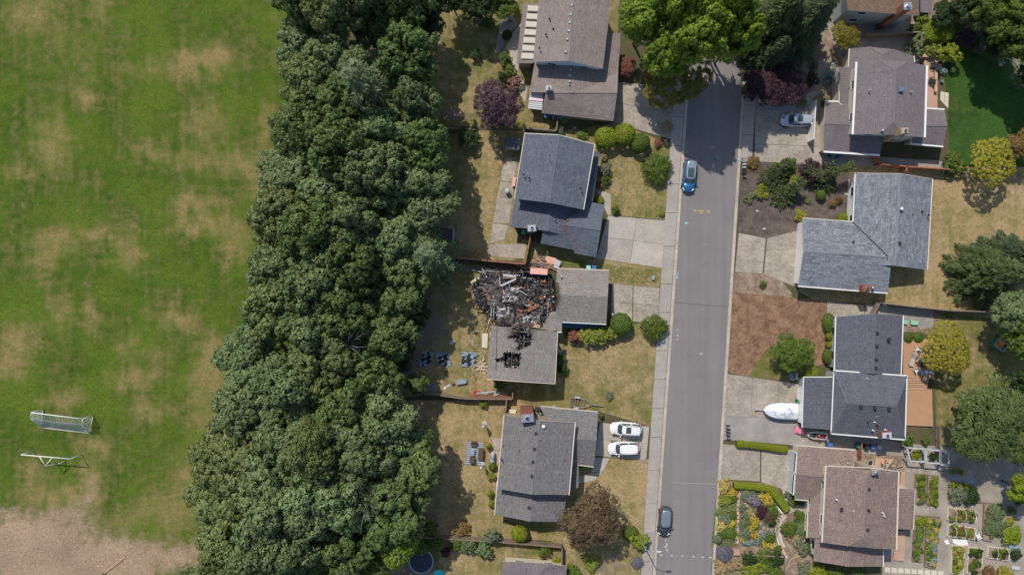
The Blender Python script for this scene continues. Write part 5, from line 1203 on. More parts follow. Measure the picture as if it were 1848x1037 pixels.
# crumpled grey sheets
for i, (x, y, s) in enumerate(((922,531,1.6),(912,566,1.7),(888,520,1.8),(890,540,1.2),(930,572,1.3),(955,580,1.2),(940,540,1.1),(970,560,1.1),(917,533,1.0),(925,531,.9),(908,562,1.1),(914,568,.9),(935,550,.8),(884,516,1.3),(893,522,1.2),(968,572,.8),(921,578,.9),(873,508,.8),(958,528,.7),(984,526,.7))):
    mb = MB(o); n = 7; c = P(x, y, 1.55); vs = []
    for a in range(n+1):
        for b in range(n+1): vs.append(c+Vector(((a/n-.5)*s*1.5, (b/n-.5)*s*1.3, RB.uniform(-.16, .2))))
    mb.add(vs, [(a*(n+1)+b, (a+1)*(n+1)+b, (a+1)*(n+1)+b+1, a*(n+1)+b+1) for a in range(n) for b in range(n)]); mb.build('crumpled_sheet', m_greych if i % 5 else m_lgrey, CH)
# blue tarp piece by the garage wall
mb = MB(o); mb.box(P(1043, 587, .8), (5.6, .9, .05), -.05); mb.build('porch_slab', M('slate_blue_step', rgb(70, 100, 130), .7, .2, bmp=.1), CH)
# scattered fragments on the lawn as stuff
mb = MB()
for i in range(520):
    t_ = RB.random()
    if t_ < .4: x, y = RB.gauss(905, 40), RB.gauss(484, 6)
    elif t_ < .7: x, y = RB.gauss(884, 9), RB.gauss(582, 16)
    else: x, y = RB.gauss(862, 12), RB.gauss(640, 40)
    if inpoly(x, y, [(763,480),(944,488),(944,500),(900,500),(880,560),(876,700),(770,700)]): shard(mb, x, y, .07, RB.uniform(.04, .16), RB, RB.choices(range(6), [20, 25, 25, 5, 15, 10])[0])
tag(mb.build('rubble', mset), 'loose burned fragments strewn on the grass around the burned house', 'rubble', None, 'stuff')
def pile(px, py, w_, h_, n, label, mats_, name='rubbish_pile', ang=None, hz=.6):
    R0 = root(name, P(px, py, 0), label, 'rubbish pile'); r = random.Random(int(px))
    for i in range(n):
        x = r.gauss(px, w_/2.6); y = r.gauss(py, h_/2.6); a = (ang if ang is not None else r.uniform(0, 6.28))+r.uniform(-.35, .35); Ln = r.uniform(.6, 2.4); z = r.uniform(.08, hz)
        c = P(x, y, z); dv = Vector((math.cos(a)*Ln/2, math.sin(a)*Ln/2, r.uniform(-.1, .1))); m_ = MB(R0.location); m_.beam(c-dv, c+dv, r.uniform(.06, .16), r.uniform(.03, .08), roll=r.uniform(0, .5)); m_.build('plank', r.choice(mats_), R0)
    return R0
pile(974, 476, 34, 16, 62, 'heap of splintered pale timber between the fence and the burned house', [m_rawood]*3+[m_greych]*2+[m_rust], ang=R_(-12))
pile(895, 489, 60, 8, 34, 'line of grey burned studs lying between the fence and ruin', [m_greych]*3+[m_lgrey, m_char, m_rawood], ang=R_(-5), hz=.4)
pile(884, 583, 14, 22, 16, 'scatter of pale splinters at the ruin corner above the roof with holes', [m_lgrey, m_greych, m_rawood], hz=.3)
pile(869, 660, 12, 14, 14, 'small pale pile of boards against the roof edge beside the lawn', [m_rawood, m_cream], hz=.3)
pile(1012, 634, 6, 12, 6, 'pale sticks leaning by the right wall of the burned house', [m_lgrey], hz=.5)
def board(name, quad, z, mat, label, cat='board', th=.05):
    mb = MB(); mb.prism([P(*q, z) for q in quad], z-th, z); return tag(mb.build(name, mat), label, cat)
board('pink_board', [(985,461),(1004,466),(1003,478),(984,474)], .5, m_pinkb, 'pink insulation board lying beside the timber heap')
board('grey_board', [(1004,467),(1013,472),(1007,485),(999,482)], .6, m_lgrey, 'pale grey board leaning beside the pink board')
board('scorched_sheet', [(870,601.5),(880.5,601.5),(879.5,628),(869.5,627)], .25, m_cream, 'cream panel with rusty scorch marks against the left wall of the burned house', th=.2)
# shredded black and blue mattresses on the lawn
for i, (q, l) in enumerate((([(763,634),(784,635),(777,661),(755,659)],'charred pale blue mattress on the lawn, leftmost of the three'),([(785,636),(808,635),(815,658),(803,663),(790,655)],'charred pale blue mattress on the lawn, middle of the three'),([(833,634),(862,636),(856,660),(840,662),(828,658),(834,650)],'charred pale blue mattress on the lawn, nearest the burned house'))):
    R0 = root('burned_mattress', P(*q[0], 0), l, 'mattress', 'three burned mattresses on the lawn'); r = random.Random(i+40)
    n = 26; xs = [p[0] for p in q]; yy = [p[1] for p in q]; ms = [MB(R0.location), MB(R0.location)]; hts = {}
    cx, cy = sum(xs)/len(xs), sum(yy)/len(yy)
    for b in range(n):
        for a in range(n):
            ex = lambda k: lerp(min(xs), max(xs), k/n); ey = lambda k: lerp(min(yy), max(yy), k/n)
            x, y = ex(a+.5), ey(b+.5)
            if not inpoly(x+1.4*math.sin(y*.9+i), y+1.2*math.sin(x*.8+i), q): continue
            e = math.hypot((x-cx-2)/(max(xs)-min(xs))*2, (y-cy)/(max(yy)-min(yy))*2)+.28*math.sin(x*.55+i*2)+.25*math.sin(y*.7+x*.3)+r.uniform(-.12, .12); k = 0 if e < .62 else 1
            def hh(u, v):
                if (u, v) not in hts: hts[u, v] = .08+r.uniform(0, .14)
                return hts[u, v]
            cs = [(a, b), (a, b+1), (a+1, b+1), (a+1, b)]; ms[k].add([P(ex(u), ey(v), 0)+Vector((0, 0, hh(u, v))) for u, v in cs], [(0, 1, 2, 3)])
    ms[0].build('charred_core', m_char, R0); ms[1].build('ticking', m_tarpblue, R0)
# bath / cooler trail
def thing_box(name, px, py, dims, mat, label, cat, rz=0.0, z=0.0, lid=None):
    b = P(px, py, 0); t = root(name, (b.x, b.y, z), label, cat, None, rz); mb = MB(); mb.loft([[Vector((x*k, y*k, zz)) for x, y in outline(dims[0], dims[1], 16, 6)] for zz, k in ((0, .9), (dims[2]*.9, 1.0), (dims[2], .96))]); mb.build('body', mat, t)
    mb = MB(); mb.loft([[Vector((x*k, y*k, zz)) for x, y in outline(dims[0]*1.02, dims[1]*1.02, 16, 6)] for zz, k in ((dims[2], 1), (dims[2]*1.08+.02, .92))]); mb.build('lid', lid or mat, t); return t
thing_box('plastic_tub', 833, 688, (1.5, .7, .4), m_tarpblue, 'pale blue plastic tub on the lawn above the back fence', 'tub', .15)
thing_box('plastic_stool', 817, 691, (.45, .4, .35), m_greych, 'small grey crate on the lawn left of the blue tub', 'crate', .4)
thing_box('plastic_tray', 809, 696, (.7, .35, .12), m_lgrey, 'pale scrap lid on the grass between pallet and blue tub', 'lid', .6)
thing_box('plastic_disc', 803, 700, (.35, .35, .1), m_white, 'small white disc at the end of the trail of plastic scraps', 'disc')
mb = MB(); 
t = root('wooden_pallet', P(776, 699, 0), 'grey slatted pallet lying by the back fence corner under the trees', 'pallet', None, -.05)
for k in range(8): mb = MB(); mb.beam((-1.0+k*.29, -.6, .14), (-1.06+k*.29, .6, .14), .12, .03); mb.build('slat', m_tarpblue if k % 3 else m_lgrey, t)
for s in (-.5, 0, .5): mb = MB(); mb.beam((-1.15, s, .08), (1.15, s, .08), .08, .08); mb.build('bearer', m_greych, t)
board('torn_sheet', [(811,619),(819,611),(821,617),(816,622)], .08, m_lgrey, 'torn pale sheet on the grass above the burned mattresses', 'sheet')
board('torn_strip', [(757,603),(759,602),(762,607),(760,608)], .08, m_lgrey, 'small white strip on the shaded grass near the tree belt', 'strip')
pp = root('pipe_bundle', P(880, 710, 0), 'white pipes and red cloth lying on planks along the back fence', 'pipes')
for a, b, r in (((860,710),(896,706),.09),((896,706),(891,714),.09),((891,714),(905,708),.1),((896,707),(918,710),.05),((876,712),(884,707),.05)):
    mb = MB(pp.location); mb.tube(P(*a, .5), P(*b, .5), r, None, 8); mb.build('pipe', m_lgrey, pp, True)
mb = MB(pp.location); 
for k in range(9): shard(mb, 855+k*1.3, 708+RB.uniform(-3, 2), .35, .3, RB)
mb.build('red_cloth', M('faded_red_cloth', rgb(176, 84, 84), .9, .3, bmp=.2, world=False), pp)
for y in (713,716): mb = MB(pp.location); mb.beam(P(848, y-1, .4), P(923, y, .4), .2, .05); mb.build('plank', m_rust, pp)

# ------------------------------------------------------------------ decks
def deck(name, quad, z, mat, label, pitch=.15, along=0):
    D = root(name, P(*quad[0], 0), label, 'deck'); ws = [P(*q, z) for q in quad]; A, B_, C_, Dd = ws
    if along: A, B_, C_, Dd = B_, C_, Dd, A
    n = int((Dd-A).length/pitch); mb = MB(D.location)
    for i in range(n):
        f0, f1 = (i+.06)/n, (i+.94)/n; q = [lerp(A, Dd, f0), lerp(B_, C_, f0), lerp(B_, C_, f1), lerp(A, Dd, f1)]; mb.prism(q, z-.04, z+RB.uniform(-.004, .004))
    tag(mb.build('planks', mat, D), kind='stuff'); mb = MB(D.location); mb.prism([lerp(p, sum(ws, Vector())/4, .02) for p in ws], .0, z-.05); mb.build('frame', m_fence2, D); return D
deck('cedar_deck', [(1630,610),(1688,612),(1686,683),(1630,682)], .75, m_deck, 'upper cedar deck with chairs beside the charcoal house', along=1)
deck('cedar_deck', [(1634,702),(1682,702),(1689,712),(1684,770),(1633,768)][:2]+[(1684,769),(1633,767)], .3, m_deck, 'lower empty cedar deck below the five steps', along=1)
st = root('deck_steps', P(1637, 685, 0), 'five cedar steps joining the upper and lower decks', 'steps')
for k in range(5):
    y = 683+k*4; mb = MB(st.location); z = .68-.07*k; mb.prism([P(1637, y, z), P(1676-k*.8, y+.6, z), P(1676-k*.8, y+3.6, z), P(1637, y+3.1, z)], z-.07, z); mb.build('step', m_deck if k % 2 else m_deck2, st)
deck('timber_deck', [(1668,98),(1692,99),(1692,196),(1668,195)], .6, m_deck2, 'pale timber deck along the taupe house beside the green lawn', along=1)
rl = root('deck_bench', P(1690, 100, 0), 'L-shaped timber bench rail along the edge of the pale deck', 'bench')
for a, b in (((1660,100),(1693,102)),((1690,102),(1689,166))): mb = MB(rl.location); mb.beam(P(*a, 1.05), P(*b, 1.05), .42, .06); mb.build('seat', m_deck2, rl); mb = MB(rl.location); [mb.box(lerp(P(*a, .8), P(*b, .8), f), (.1, .1, .5)) for f in (.1, .5, .9)]; mb.build('leg', m_deck2, rl)
deck('porch_deck', [(1626,851),(1634,851),(1632,882),(1624,881)], .3, m_deck2, 'narrow pale porch boards beside the rust-brown lean-to roof')
deck('porch_deck', [(1619,958),(1634,958),(1632,1010),(1596,1012),(1596,995),(1618,993)][:1]+[(1634,958),(1632,1012),(1612,1010)], .3, m_deck2, 'pale porch boards below the brown lean-to roof')
# chairs
def chair(px, py, deg, mat, label, z=.75, kind='arm', group=None):
    b = P(px, py, z); t = root('garden_chair', (b.x, b.y, z), label, 'chair', group, R_(deg)); mb = MB(); mb.box((0, 0, .4), (.55, .58, .06)); mb.build('seat', mat, t)
    mb = MB(); 
    for k in range(5): mb.beam((-.27, -.24+k*.12, .42), (-.5, -.22+k*.11, .95), .1, .03)
    mb.build('backrest', mat, t)
    for s in (-1, 1):
        mb = MB(); mb.beam((-.3, s*.34, .62), (.3, s*.34, .62), .11, .03); mb.beam((.25, s*.34, 0), (.25, s*.34, .61), .05, .05); mb.beam((-.3, s*.34, 0), (-.3, s*.34, .61), .05, .05); mb.build('armrest', mat, t)
    return t
def lounger(px, py, deg, mat, label, z=.75, ln=1.9):
    b = P(px, py, z); t = root('sun_lounger', (b.x, b.y, z), label, 'sun lounger', None, R_(deg)); mb = MB(); mb.box((.3, 0, .34), (ln*.62, .6, .08)); mb.build('seat', mat, t)
    mb = MB(); mb.beam((-.28, 0, .36), (-.85, 0, .72), .6, .08); mb.build('backrest', mat, t); mb = MB()
    for x in (-.4, .75):
        for s in (-1, 1): mb.box((x, s*.26, .16), (.05, .05, .3))
    mb.build('leg', m_metal, t); return t
m_cush = M('grey_cushion', rgb(186, 180, 172), .9, .15, bmp=.1, world=False); m_cushb = M('blue_grey_cushion', rgb(150, 166, 184), .9, .15, bmp=.1, world=False)
chair(1651.5, 667, -60, m_white, 'white wooden armchair at the bottom edge of the cedar deck')
lounger(1669, 670.5, 200, m_cushb, 'blue-grey lounger beside the white armchair on the deck')
lounger(1644.5, 649, 255, m_cush, 'light grey lounger by the charcoal wall on the deck')
chair(1650, 637, -130, m_cush, 'light grey cushioned chair under the yellow tree edge')
chair(1653.5, 631, -120, m_white, 'white chair tucked under the yellow tree canopy')
thing_box('side_table', 1656, 648, (.6, .45, .35), flat('bright_blue', (.03, .3, .6), .5), 'bright blue side table on the cedar deck', 'table', .3, .75)
b0 = P(1668, 656, 1); T = root('fire_pit', (b0.x, b0.y, .75), 'round black fire pit on the cedar deck', 'fire pit'); mb = MB(); mb.loft([ring(.35, .05, 20), ring(.55, .3, 20), ring(.58, .34, 20), ring(.5, .3, 20), ring(.3, .12, 20)]); mb.build('bowl', m_dark, T, True); mb = MB(); mb.loft([ring(.5, .35, 20), ring(.3, .5, 20), ring(.05, .55, 20)]); mb.build('cover', m_char, T, True)
chair(1680, 119, 180, m_dark, 'dark metal chair at the upper end of the pale timber deck', .6); chair(1677, 146, 140, m_dark, 'dark metal chair halfway down the pale timber deck', .6); 
thing_box('patio_table', 1684, 127, (.9, .9, .7), m_dark, 'dark square table between the two chairs on the pale deck', 'table', .2, .6)
thing_box('flower_pot', 1697.5, 148, (.4, .4, .4), m_metal, 'grey pot on the cobbles beside the pale timber deck', 'pot')
# play house
b0 = P(1801, 622, .6); T = root('play_house', (b0.x, b0.y, 0), 'green and orange plastic play house under the right-hand trees', 'play house', None, R_(-38)); mgr = flat('play_green', (.03, .22, .15), .5); mor = flat('play_orange', (.62, .16, .03), .5)
mb = MB()
for s in (-1, 1): mb.box((0, s*.55, .65), (1.4, .06, 1.3))
mb.box((-.7, 0, .65), (.06, 1.1, 1.3)); mb.box((.7, .35, .65), (.06, .4, 1.3)); mb.build('wall', mgr, T)
mb = MB(); mb.add([Vector(v) for v in ((-.8, -.6, 1.25), (.15, -.6, 1.25), (.15, 0, 1.65), (-.8, 0, 1.65), (.15, .6, 1.25), (-.8, .6, 1.25))], [(0, 1, 2, 3), (3, 2, 4, 5)]); mb.build('roof', mor, T)
mb = MB()
for x in (-.8, .2, .8): mb.beam((x, -.6, 1.3), (x, .6, 1.3), .07, .07)
for s in (-1, 1): mb.beam((-.8, s*.6, 1.3), (.8, s*.6, 1.3), .07, .07)
mb.build('frame', m_cream, T); mb = MB(); mb.beam((.8, 0, .9), (1.6, 0, .05), .45, .05); mb.build('slide', mbl, T)
# hammock / swing frames at the top right
t = root('swing_frame', P(1822, 110, 0), 'pale blue curved play frame on the shaded lawn by the right edge', 'play frame'); mb = MB(t.location); pts = [(1815,92),(1807,98),(1808,103),(1822,107),(1835,118),(1843,135)]
for a, b in zip(pts, pts[1:]): mb.tube(P(*a, 1.0), P(*b, 1.0), .07, None, 8)
mb.build('rail', m_tarpblue, t, True); mb = MB(t.location)
for p in pts[::2]: mb.tube(P(*p, 0), P(*p, 1.0), .05)
mb.build('leg', m_tarpblue, t)
t = root('garden_toy', P(1806, 116, 0), 'small blue and pink garden toy on the shaded lawn', 'toy'); mb = MB(t.location); mb.tube(P(1801,112,.4), P(1814,113,.4), .06); mb.tube(P(1814,113,.4), P(1807,119,.4), .06); mb.build('frame', m_tarpblue, t); mb = MB(t.location); mb.box(P(1806,117,.25), (.5, .4, .2)); mb.build('seat', m_pinkb, t)
# speckled house back yard: rug, wicker set, folded umbrellas, grill
b0 = P(856, 817, 0); R0 = root('outdoor_rug', (b0.x, b0.y, 0), 'grey and white patterned outdoor rug under the wicker furniture', 'rug', None, R_(-5)); mb = MB(); mb.box((0, 0, .015), (2.5, 3.4, .03)); mb.build('rug', M('rug_grey', rgb(120, 120, 124), .95, .2, bmp=.1, world=False), R0)
for k in range(11): mb = MB(); mb.box((0, -1.55+k*.31, .034), (2.4, .1, .008)); mb.build('stripe', m_lgrey, R0)
m_wick = M('brown_wicker', rgb(96, 76, 66), .8, .3, 3, 14, .5, world=False)
def wick(px, py, deg, w_, label):
    b = P(px, py, .4); t = root('wicker_chair', (b.x, b.y, .03), label, 'chair', 'wicker furniture on the rug', R_(deg)); mb = MB(); mb.box((0, 0, .2), (.72, w_, .36)); mb.build('base', m_wick, t); mb = MB(); mb.box((-.3, 0, .55), (.14, w_, .4)); mb.build('backrest', m_wick, t)
    for s in (-1, 1): mb = MB(); mb.box((0.04, s*(w_/2-.06), .42), (.62, .12, .16)); mb.build('armrest', m_wick, t)
    mb = MB(); mb.box((.06, 0, .42), (.56, w_-.28, .1)); mb.build('cushion', m_wick, t); return t
wick(855, 800.5, -95, .8, 'brown wicker armchair at the top of the patterned rug'); wick(867.5, 819, 175, 1.6, 'brown wicker two-seat sofa on the right side of the rug'); wick(852.5, 829.5, 85, .8, 'brown wicker armchair at the bottom of the patterned rug')
thing_box('coffee_table', 853, 815, (.6, 1.0, .4), m_lgrey, 'grey glass-topped coffee table in the middle of the rug', 'table', R_(-5), .03, m_tarpblue)
for x, y, l, s in ((873.5,769.5,'folded pale patio umbrella above the rug, tilting left',-1),(870.5,843.5,'folded pale patio umbrella below the rug, nearest the hedge',1)):
    b = P(x, y, 2.3); t = root('folded_umbrella', (b.x, b.y, 0), l, 'umbrella', 'folded umbrellas beside the rug'); mb = MB(); mb.tube((0, 0, 0), (0, 0, 2.5), .035, None, 8); mb.build('pole', m_metal, t)
    mb = MB(); mb.tube((0, 0, 1.1), (-.05*s, 0, 1.9), .12, .2, 10); mb.tube((-.05*s, 0, 1.9), (-.28, -.1, 2.5), .27, .08, 10); mb.build('canopy', m_lgrey, t, True); mb = MB(); mb.tube((0, 0, 0), (0, 0, .12), .35, .3, 14); mb.build('base', m_lgrey, t)
b = P(889, 824, .8); t = root('barbecue_grill', (b.x, b.y, .06), 'pale blue-topped barbecue grill on the small patio', 'grill', None, R_(85)); mb = MB(); mb.box((0, 0, .4), (1.2, .5, .75)); mb.build('cabinet', m_lgrey, t); mb = MB(); mb.loft([[Vector((x*k, y*k, z)) for x, y in outline(.8, .5, 16, 4)] for z, k in ((.78, 1), (.95, .98), (1.02, .75))]); mb.build('lid', m_tarpblue, t, True); 
for s in (-1, 1): mb = MB(); mb.box((s*.55, 0, .8), (.3, .48, .04)); mb.build('side_shelf', m_lgrey, t)
thing_box('garden_bench_box', 924.5, 741, (1.15, .6, .45), m_cream, 'cream storage box on the grass left of the brick chimney', 'storage box', -.05)
thing_box('flower_pot', 911.5, 739.5, (.35, .35, .35), m_rust, 'small orange pot at the end of the fence stub', 'pot')
b = P(971.5, 749, .8); t = root('air_conditioner', (b.x, b.y, 0), 'square air conditioner unit with round fan beside the brick chimney', 'air conditioner'); mb = MB(); mb.box((0, 0, .4), (.8, .8, .8)); mb.build('cabinet', m_greyw, t); mb = MB(); mb.tube((0, 0, .8), (0, 0, .84), .34, None, 20); mb.build('fan_grille', m_dark, t); mb = MB(); [mb.beam((0, 0, .86), (.32*math.cos(k*1.05), .32*math.sin(k*1.05), .86), .03, .02) for k in range(6)]; mb.tube((0, 0, .84), (0, 0, .88), .09, None, 10); mb.build('guard', m_lgrey, t)
thing_box('meter_box', 999.5, 732, (.5, .3, .2), m_tarpblue, 'small blue box at the top edge of the speckled-roof garage', 'box', 0, .0)
b = P(915.5, 345, .6); t = root('covered_grill', (b.x, b.y, .06), 'small white-topped grill on the concrete patio behind the blue-grey house', 'grill'); mb = MB(); mb.loft([[p for p in ring(r_, z, 14)] for r_, z in ((.25, .4), (.4, .7), (.36, .9), (.12, 1.0))]); mb.build('lid', m_lgrey, t, True); mb = MB(); [mb.tube((.25*math.cos(a), .25*math.sin(a), 0), (.2*math.cos(a), .2*math.sin(a), .5), .025) for a in (0, 2.1, 4.2)]; mb.build('leg', m_dark, t)
thing_box('garden_bench', 927.5, 329, (.5, 1.4, .4), m_pinkb, 'pale pink bench against the left wall of the blue-grey house', 'bench', R_(-8), .06)
thing_box('barrel', 919.5, 36, (.7, .7, .7), mgy, 'round dark barrel on the gravel beside the skylight roof', 'barrel')
thing_box('litter_bin', 1528, 100, (.5, .5, .7), m_lgrey, 'pale bin beside the taupe house upper corner', 'bin')
thing_box('utility_box', 1178, 501, (.45, .7, .3), m_tarpblue, 'pale blue-green utility cover on the dry grass strip by the pavement', 'utility box', -.05)
b = P(1105.5, 567, 1.0); t = root('globe_lamp', (b.x, b.y, 0), 'white lamp ball on a short post beside the burned house garage', 'lamp'); mb = MB(); mb.tube((0, 0, 0), (0, 0, 1.0), .03); mb.build('post', m_metal, t); mb = MB(); mb.loft([ring(.02, .95, 12), ring(.14, 1.0, 12), ring(.18, 1.12, 12), ring(.14, 1.24, 12), ring(.02, 1.3, 12)]); mb.build('globe', m_lgrey, t, True)
# objects round the charcoal house
for x, y, m_, l in ((1580,549.5,m_tarpblue,'round pale blue pot by the dark fence'),(1591,549,m_lgrey,'small white pot by the dark fence'),(1545.5,802,mgr,'dark green drum in the shaded passage, leftmost in the row'),(1560,804,m_dark,'black drum in the shaded passage, second in the row'),(1571,804,mbl,'blue drum in the shaded passage, third in the row'),(1582,804,m_lgrey,'white round drum in the shaded passage, rightmost in the row')):
    thing_box('drum', x, y, (.62, .62, .8), m_, l, 'drum', 0)
for x, y, l in ((1648,582,'green oval planter tub on the flagstones, larger of two'),(1632,581,'green oval planter tub against the charcoal wall, smaller of two')):
    thing_box('planter_tub', x, y, (1.1 if x > 1640 else .7, .62, .35), mg, l, 'planter', -.05, 0, flat('mint_soil%d' % x, (.25, .5, .32), .6))
board('flagstone', [(1631,588),(1660,590),(1660,600),(1631,598)], .06, m_soil, 'brown paved strip below the green planters', 'paving')
t = root('wood_stack', P(1430, 686, 0), 'dark stacked bin store beside the lawn under the big garden tree', 'bin store'); mb = MB(t.location)
for k in range(2): mb = MB(t.location); mb.box(P(1428+k*6, 680-k*2, .5), (.55, .9, 1.0), -.1); mb.build('box', mgy, t)
# ------------------------------------------------------------------ the tree belt
F = random.Random(5)
rows = [(10,505,800,'at the very top of the frame'),(92,503,800,'level with the skylight house'),(172,508,808,'level with the purple plum tree'),(252,494,822,'level with the top of the blue-grey house'),(335,466,824,'level with the lower blue-grey gable'),(418,458,776,'level with the small brown shed'),(500,450,772,'level with the burned rubble'),(580,452,756,'level with the roof with holes'),(662,402,735,'level with the three burned mattresses'),(742,386,772,'level with the upper soccer goal'),(826,362,796,'level with the lower goal frame'),(905,346,772,'level with the bare dirt'),(985,352,668,'just above the trampoline'),(1050,330,640,'at the bottom edge of the frame')]
cols = ['on the field edge','second in from the field','second in from the yards','on the yard edge']
gp = 'maples of the tree belt between field and yards'
for ri, (y, l, r, ph) in enumerate(rows):
    l += 14; r -= 16; wd = (r-l); rad = wd/4*.66
    for ci in range(4):
        x = l+rad*.95+(wd-1.9*rad)*ci/3+F.uniform(-6, 6)*(ci in (1, 2)); yy = y+F.uniform(-14, 14)+(12 if ci % 2 else -12)
        if ri in (1, 2) and ci == 2: continue
        mt = F.choices(['maple1', 'maple2', 'maple3'], [5, 3, 2])[0] if ci < 3 else F.choices(['maple1', 'maple2'], [1, 3])[0]
        hh = (11.5+F.uniform(-1.5, 2))+(2.2 if ci in (1, 2) else 0)
        nm = {'maple1': 'grey-green', 'maple2': 'mid-green', 'maple3': 'olive-green'}[mt]
        tree(x, yy, rad*F.uniform(1.2, 1.45), hh, 'maple%d' % F.randrange(6), mt, '%s maple %s, %s' % (nm, cols[ci], ph), group=gp)
# undergrowth crowns that show between the big ones (yard side shade)
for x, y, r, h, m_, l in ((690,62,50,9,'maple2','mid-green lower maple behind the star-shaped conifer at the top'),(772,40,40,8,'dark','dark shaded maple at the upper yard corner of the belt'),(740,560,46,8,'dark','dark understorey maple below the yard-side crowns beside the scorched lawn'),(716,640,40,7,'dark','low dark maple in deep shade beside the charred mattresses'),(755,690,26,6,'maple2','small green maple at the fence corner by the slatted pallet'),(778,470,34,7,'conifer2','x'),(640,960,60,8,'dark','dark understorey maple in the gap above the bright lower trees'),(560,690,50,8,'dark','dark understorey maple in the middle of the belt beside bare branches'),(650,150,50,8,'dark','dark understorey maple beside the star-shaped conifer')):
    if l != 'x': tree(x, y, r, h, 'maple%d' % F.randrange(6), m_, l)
tree(664, 165, 100, 20, 'star', 'star', 'star-shaped grey-green conifer standing up among the belt maples', 'conifer_tree')
tree(775, 462, 74, 14.5, 'star', 'star', 'olive conifer spreading over the yard edge beside the brown shed', 'conifer_tree')
tree(580, 800, 66, 18, 'fine1', 'maple3', 'rounded fine-leaved olive tree in the middle of the lower belt', 'olive_tree')
tree(724, 974, 42, 10, 'dome0', 'bright', 'bright green bushy tree left of the trampoline')
tree(665, 1030, 44, 7, 'dome1', 'green', 'dark green bushy tree at the bottom edge below the belt')
tree(345, 1045, 40, 7, 'fine0', 'maple1', 'small grey-green tree at the bottom left corner of the belt')
# ------------------------------------------------------------------ other trees
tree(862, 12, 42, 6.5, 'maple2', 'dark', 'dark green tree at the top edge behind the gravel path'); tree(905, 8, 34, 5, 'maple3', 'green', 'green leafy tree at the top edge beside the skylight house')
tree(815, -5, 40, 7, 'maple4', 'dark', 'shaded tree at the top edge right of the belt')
tree(900, 192, 55, 6.5, 'fine0', 'plum', 'large purple plum tree between brown and blue-grey houses', 'plum_tree')
for x, y, r, h, p_, m_, l in ((1160,45,58,13,'maple0','bright','bright green maple nearest the brown house eave, left of the road'),(1225,20,62,17,'maple3','bright','bright green maple at the top edge over the road, left half'),(1300,28,62,18,'maple5','bright','bright green maple at the top edge over the road, right half'),(1250,80,66,18,'maple1','bright','tall yellow-green maple in the middle of the street clump'),(1325,75,44,16,'maple2','bright','yellow-green maple overhanging the right kerb of the road'),(1195,110,48,12,'maple4','bright','green maple low on the left of the street clump')):
    tree(x, y, r, h, p_, m_, l, group='bright maples over the top of the road')
tree(1216, 143, 66, 5.5, 'dome0', 'olive', 'yellow-olive domed tree at the lower edge of the street clump', 'cherry_tree')
for x, y, r, h, p_, m_, l in ((1400,30,80,16,'con1','conifer2','olive-tinted conifer right of the bright street maples'),(1452,40,76,16,'con1','conifer','grey-green drooping conifer in the top middle right'),(1395,95,50,11,'con1','conifer','lower dark conifer above the red-purple tree'),(1480,10,50,15,'con0','conifer2','conifer at the top edge left of the brown-roofed house')):
    tree(x, y, r, h, p_, m_, l, 'conifer_tree', group='drooping conifers right of the road')
tree(1376, 156, 48, 5.5, 'fine1', 'redplum', 'red-purple plum tree, left part beside the road', 'plum_tree'); tree(1414, 156, 50, 5.5, 'fine0', 'redplum', 'red-purple plum tree, right part above the silver car', 'plum_tree')
tree(1525, 65, 32, 3.8, 'fine0', 'olive', 'olive rounded tree left of the grey-sided house', 'smoke_tree')
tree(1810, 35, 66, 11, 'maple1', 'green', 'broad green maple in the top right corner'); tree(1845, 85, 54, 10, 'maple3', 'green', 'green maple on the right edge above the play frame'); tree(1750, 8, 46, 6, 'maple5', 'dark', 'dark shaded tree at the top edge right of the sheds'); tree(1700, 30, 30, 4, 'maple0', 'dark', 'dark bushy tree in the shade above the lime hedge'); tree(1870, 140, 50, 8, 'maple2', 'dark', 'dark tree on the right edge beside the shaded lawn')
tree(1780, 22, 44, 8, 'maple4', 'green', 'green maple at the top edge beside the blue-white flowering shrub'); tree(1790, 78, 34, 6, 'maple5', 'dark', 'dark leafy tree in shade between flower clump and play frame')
tree(1786, 292, 46, 5.5, 'dome1', 'gold', 'pale yellow-olive domed tree above the tan lawn'); tree(1838, 262, 40, 5, 'fine1', 'orange', 'orange-brown tree on the right edge above the tan lawn')
tree(1702, 628, 50, 5.2, 'dome0', 'gold', 'golden-yellow domed maple beside the cedar deck')
tree(1800, 492, 78, 10, 'con1', 'conifer2', 'big dark green conifer on the right edge beside the tan lawn', 'conifer_tree'); tree(1845, 470, 70, 10, 'con1', 'conifer', 'dark conifer cut by the right edge above the play house', 'conifer_tree')
tree(1815, 560, 44, 8, 'maple0', 'maple1', 'silvery green maple at the lower side of the right-hand conifer'); tree(1845, 610, 48, 8, 'maple2', 'green', 'green maple behind the play house on the right edge'); tree(1850, 690, 46, 8, 'maple4', 'dark', 'dark maple on the right edge below the play house')
tree(1772, 752, 92, 10, 'feather', 'willow', 'large feathery grey-green tree in the lower right', 'willow_tree'); tree(1838, 790, 60, 8, 'feather', 'willow', 'feathery tree cut by the right edge beside the vegetable plots', 'willow_tree')
tree(1842, 880, 34, 6, 'maple3', 'lime', 'lime green tree on the right edge above the vegetable plots')
tree(1066, 932, 72, 8, 'fine1', 'redbrown', 'big red-brown tree over the corner of the speckled-roof house', 'copper_tree')
tree(1427, 634, 46, 4.6, 'fine1', 'green', 'dense dark green domed tree on the bark bed', 'garden_tree')
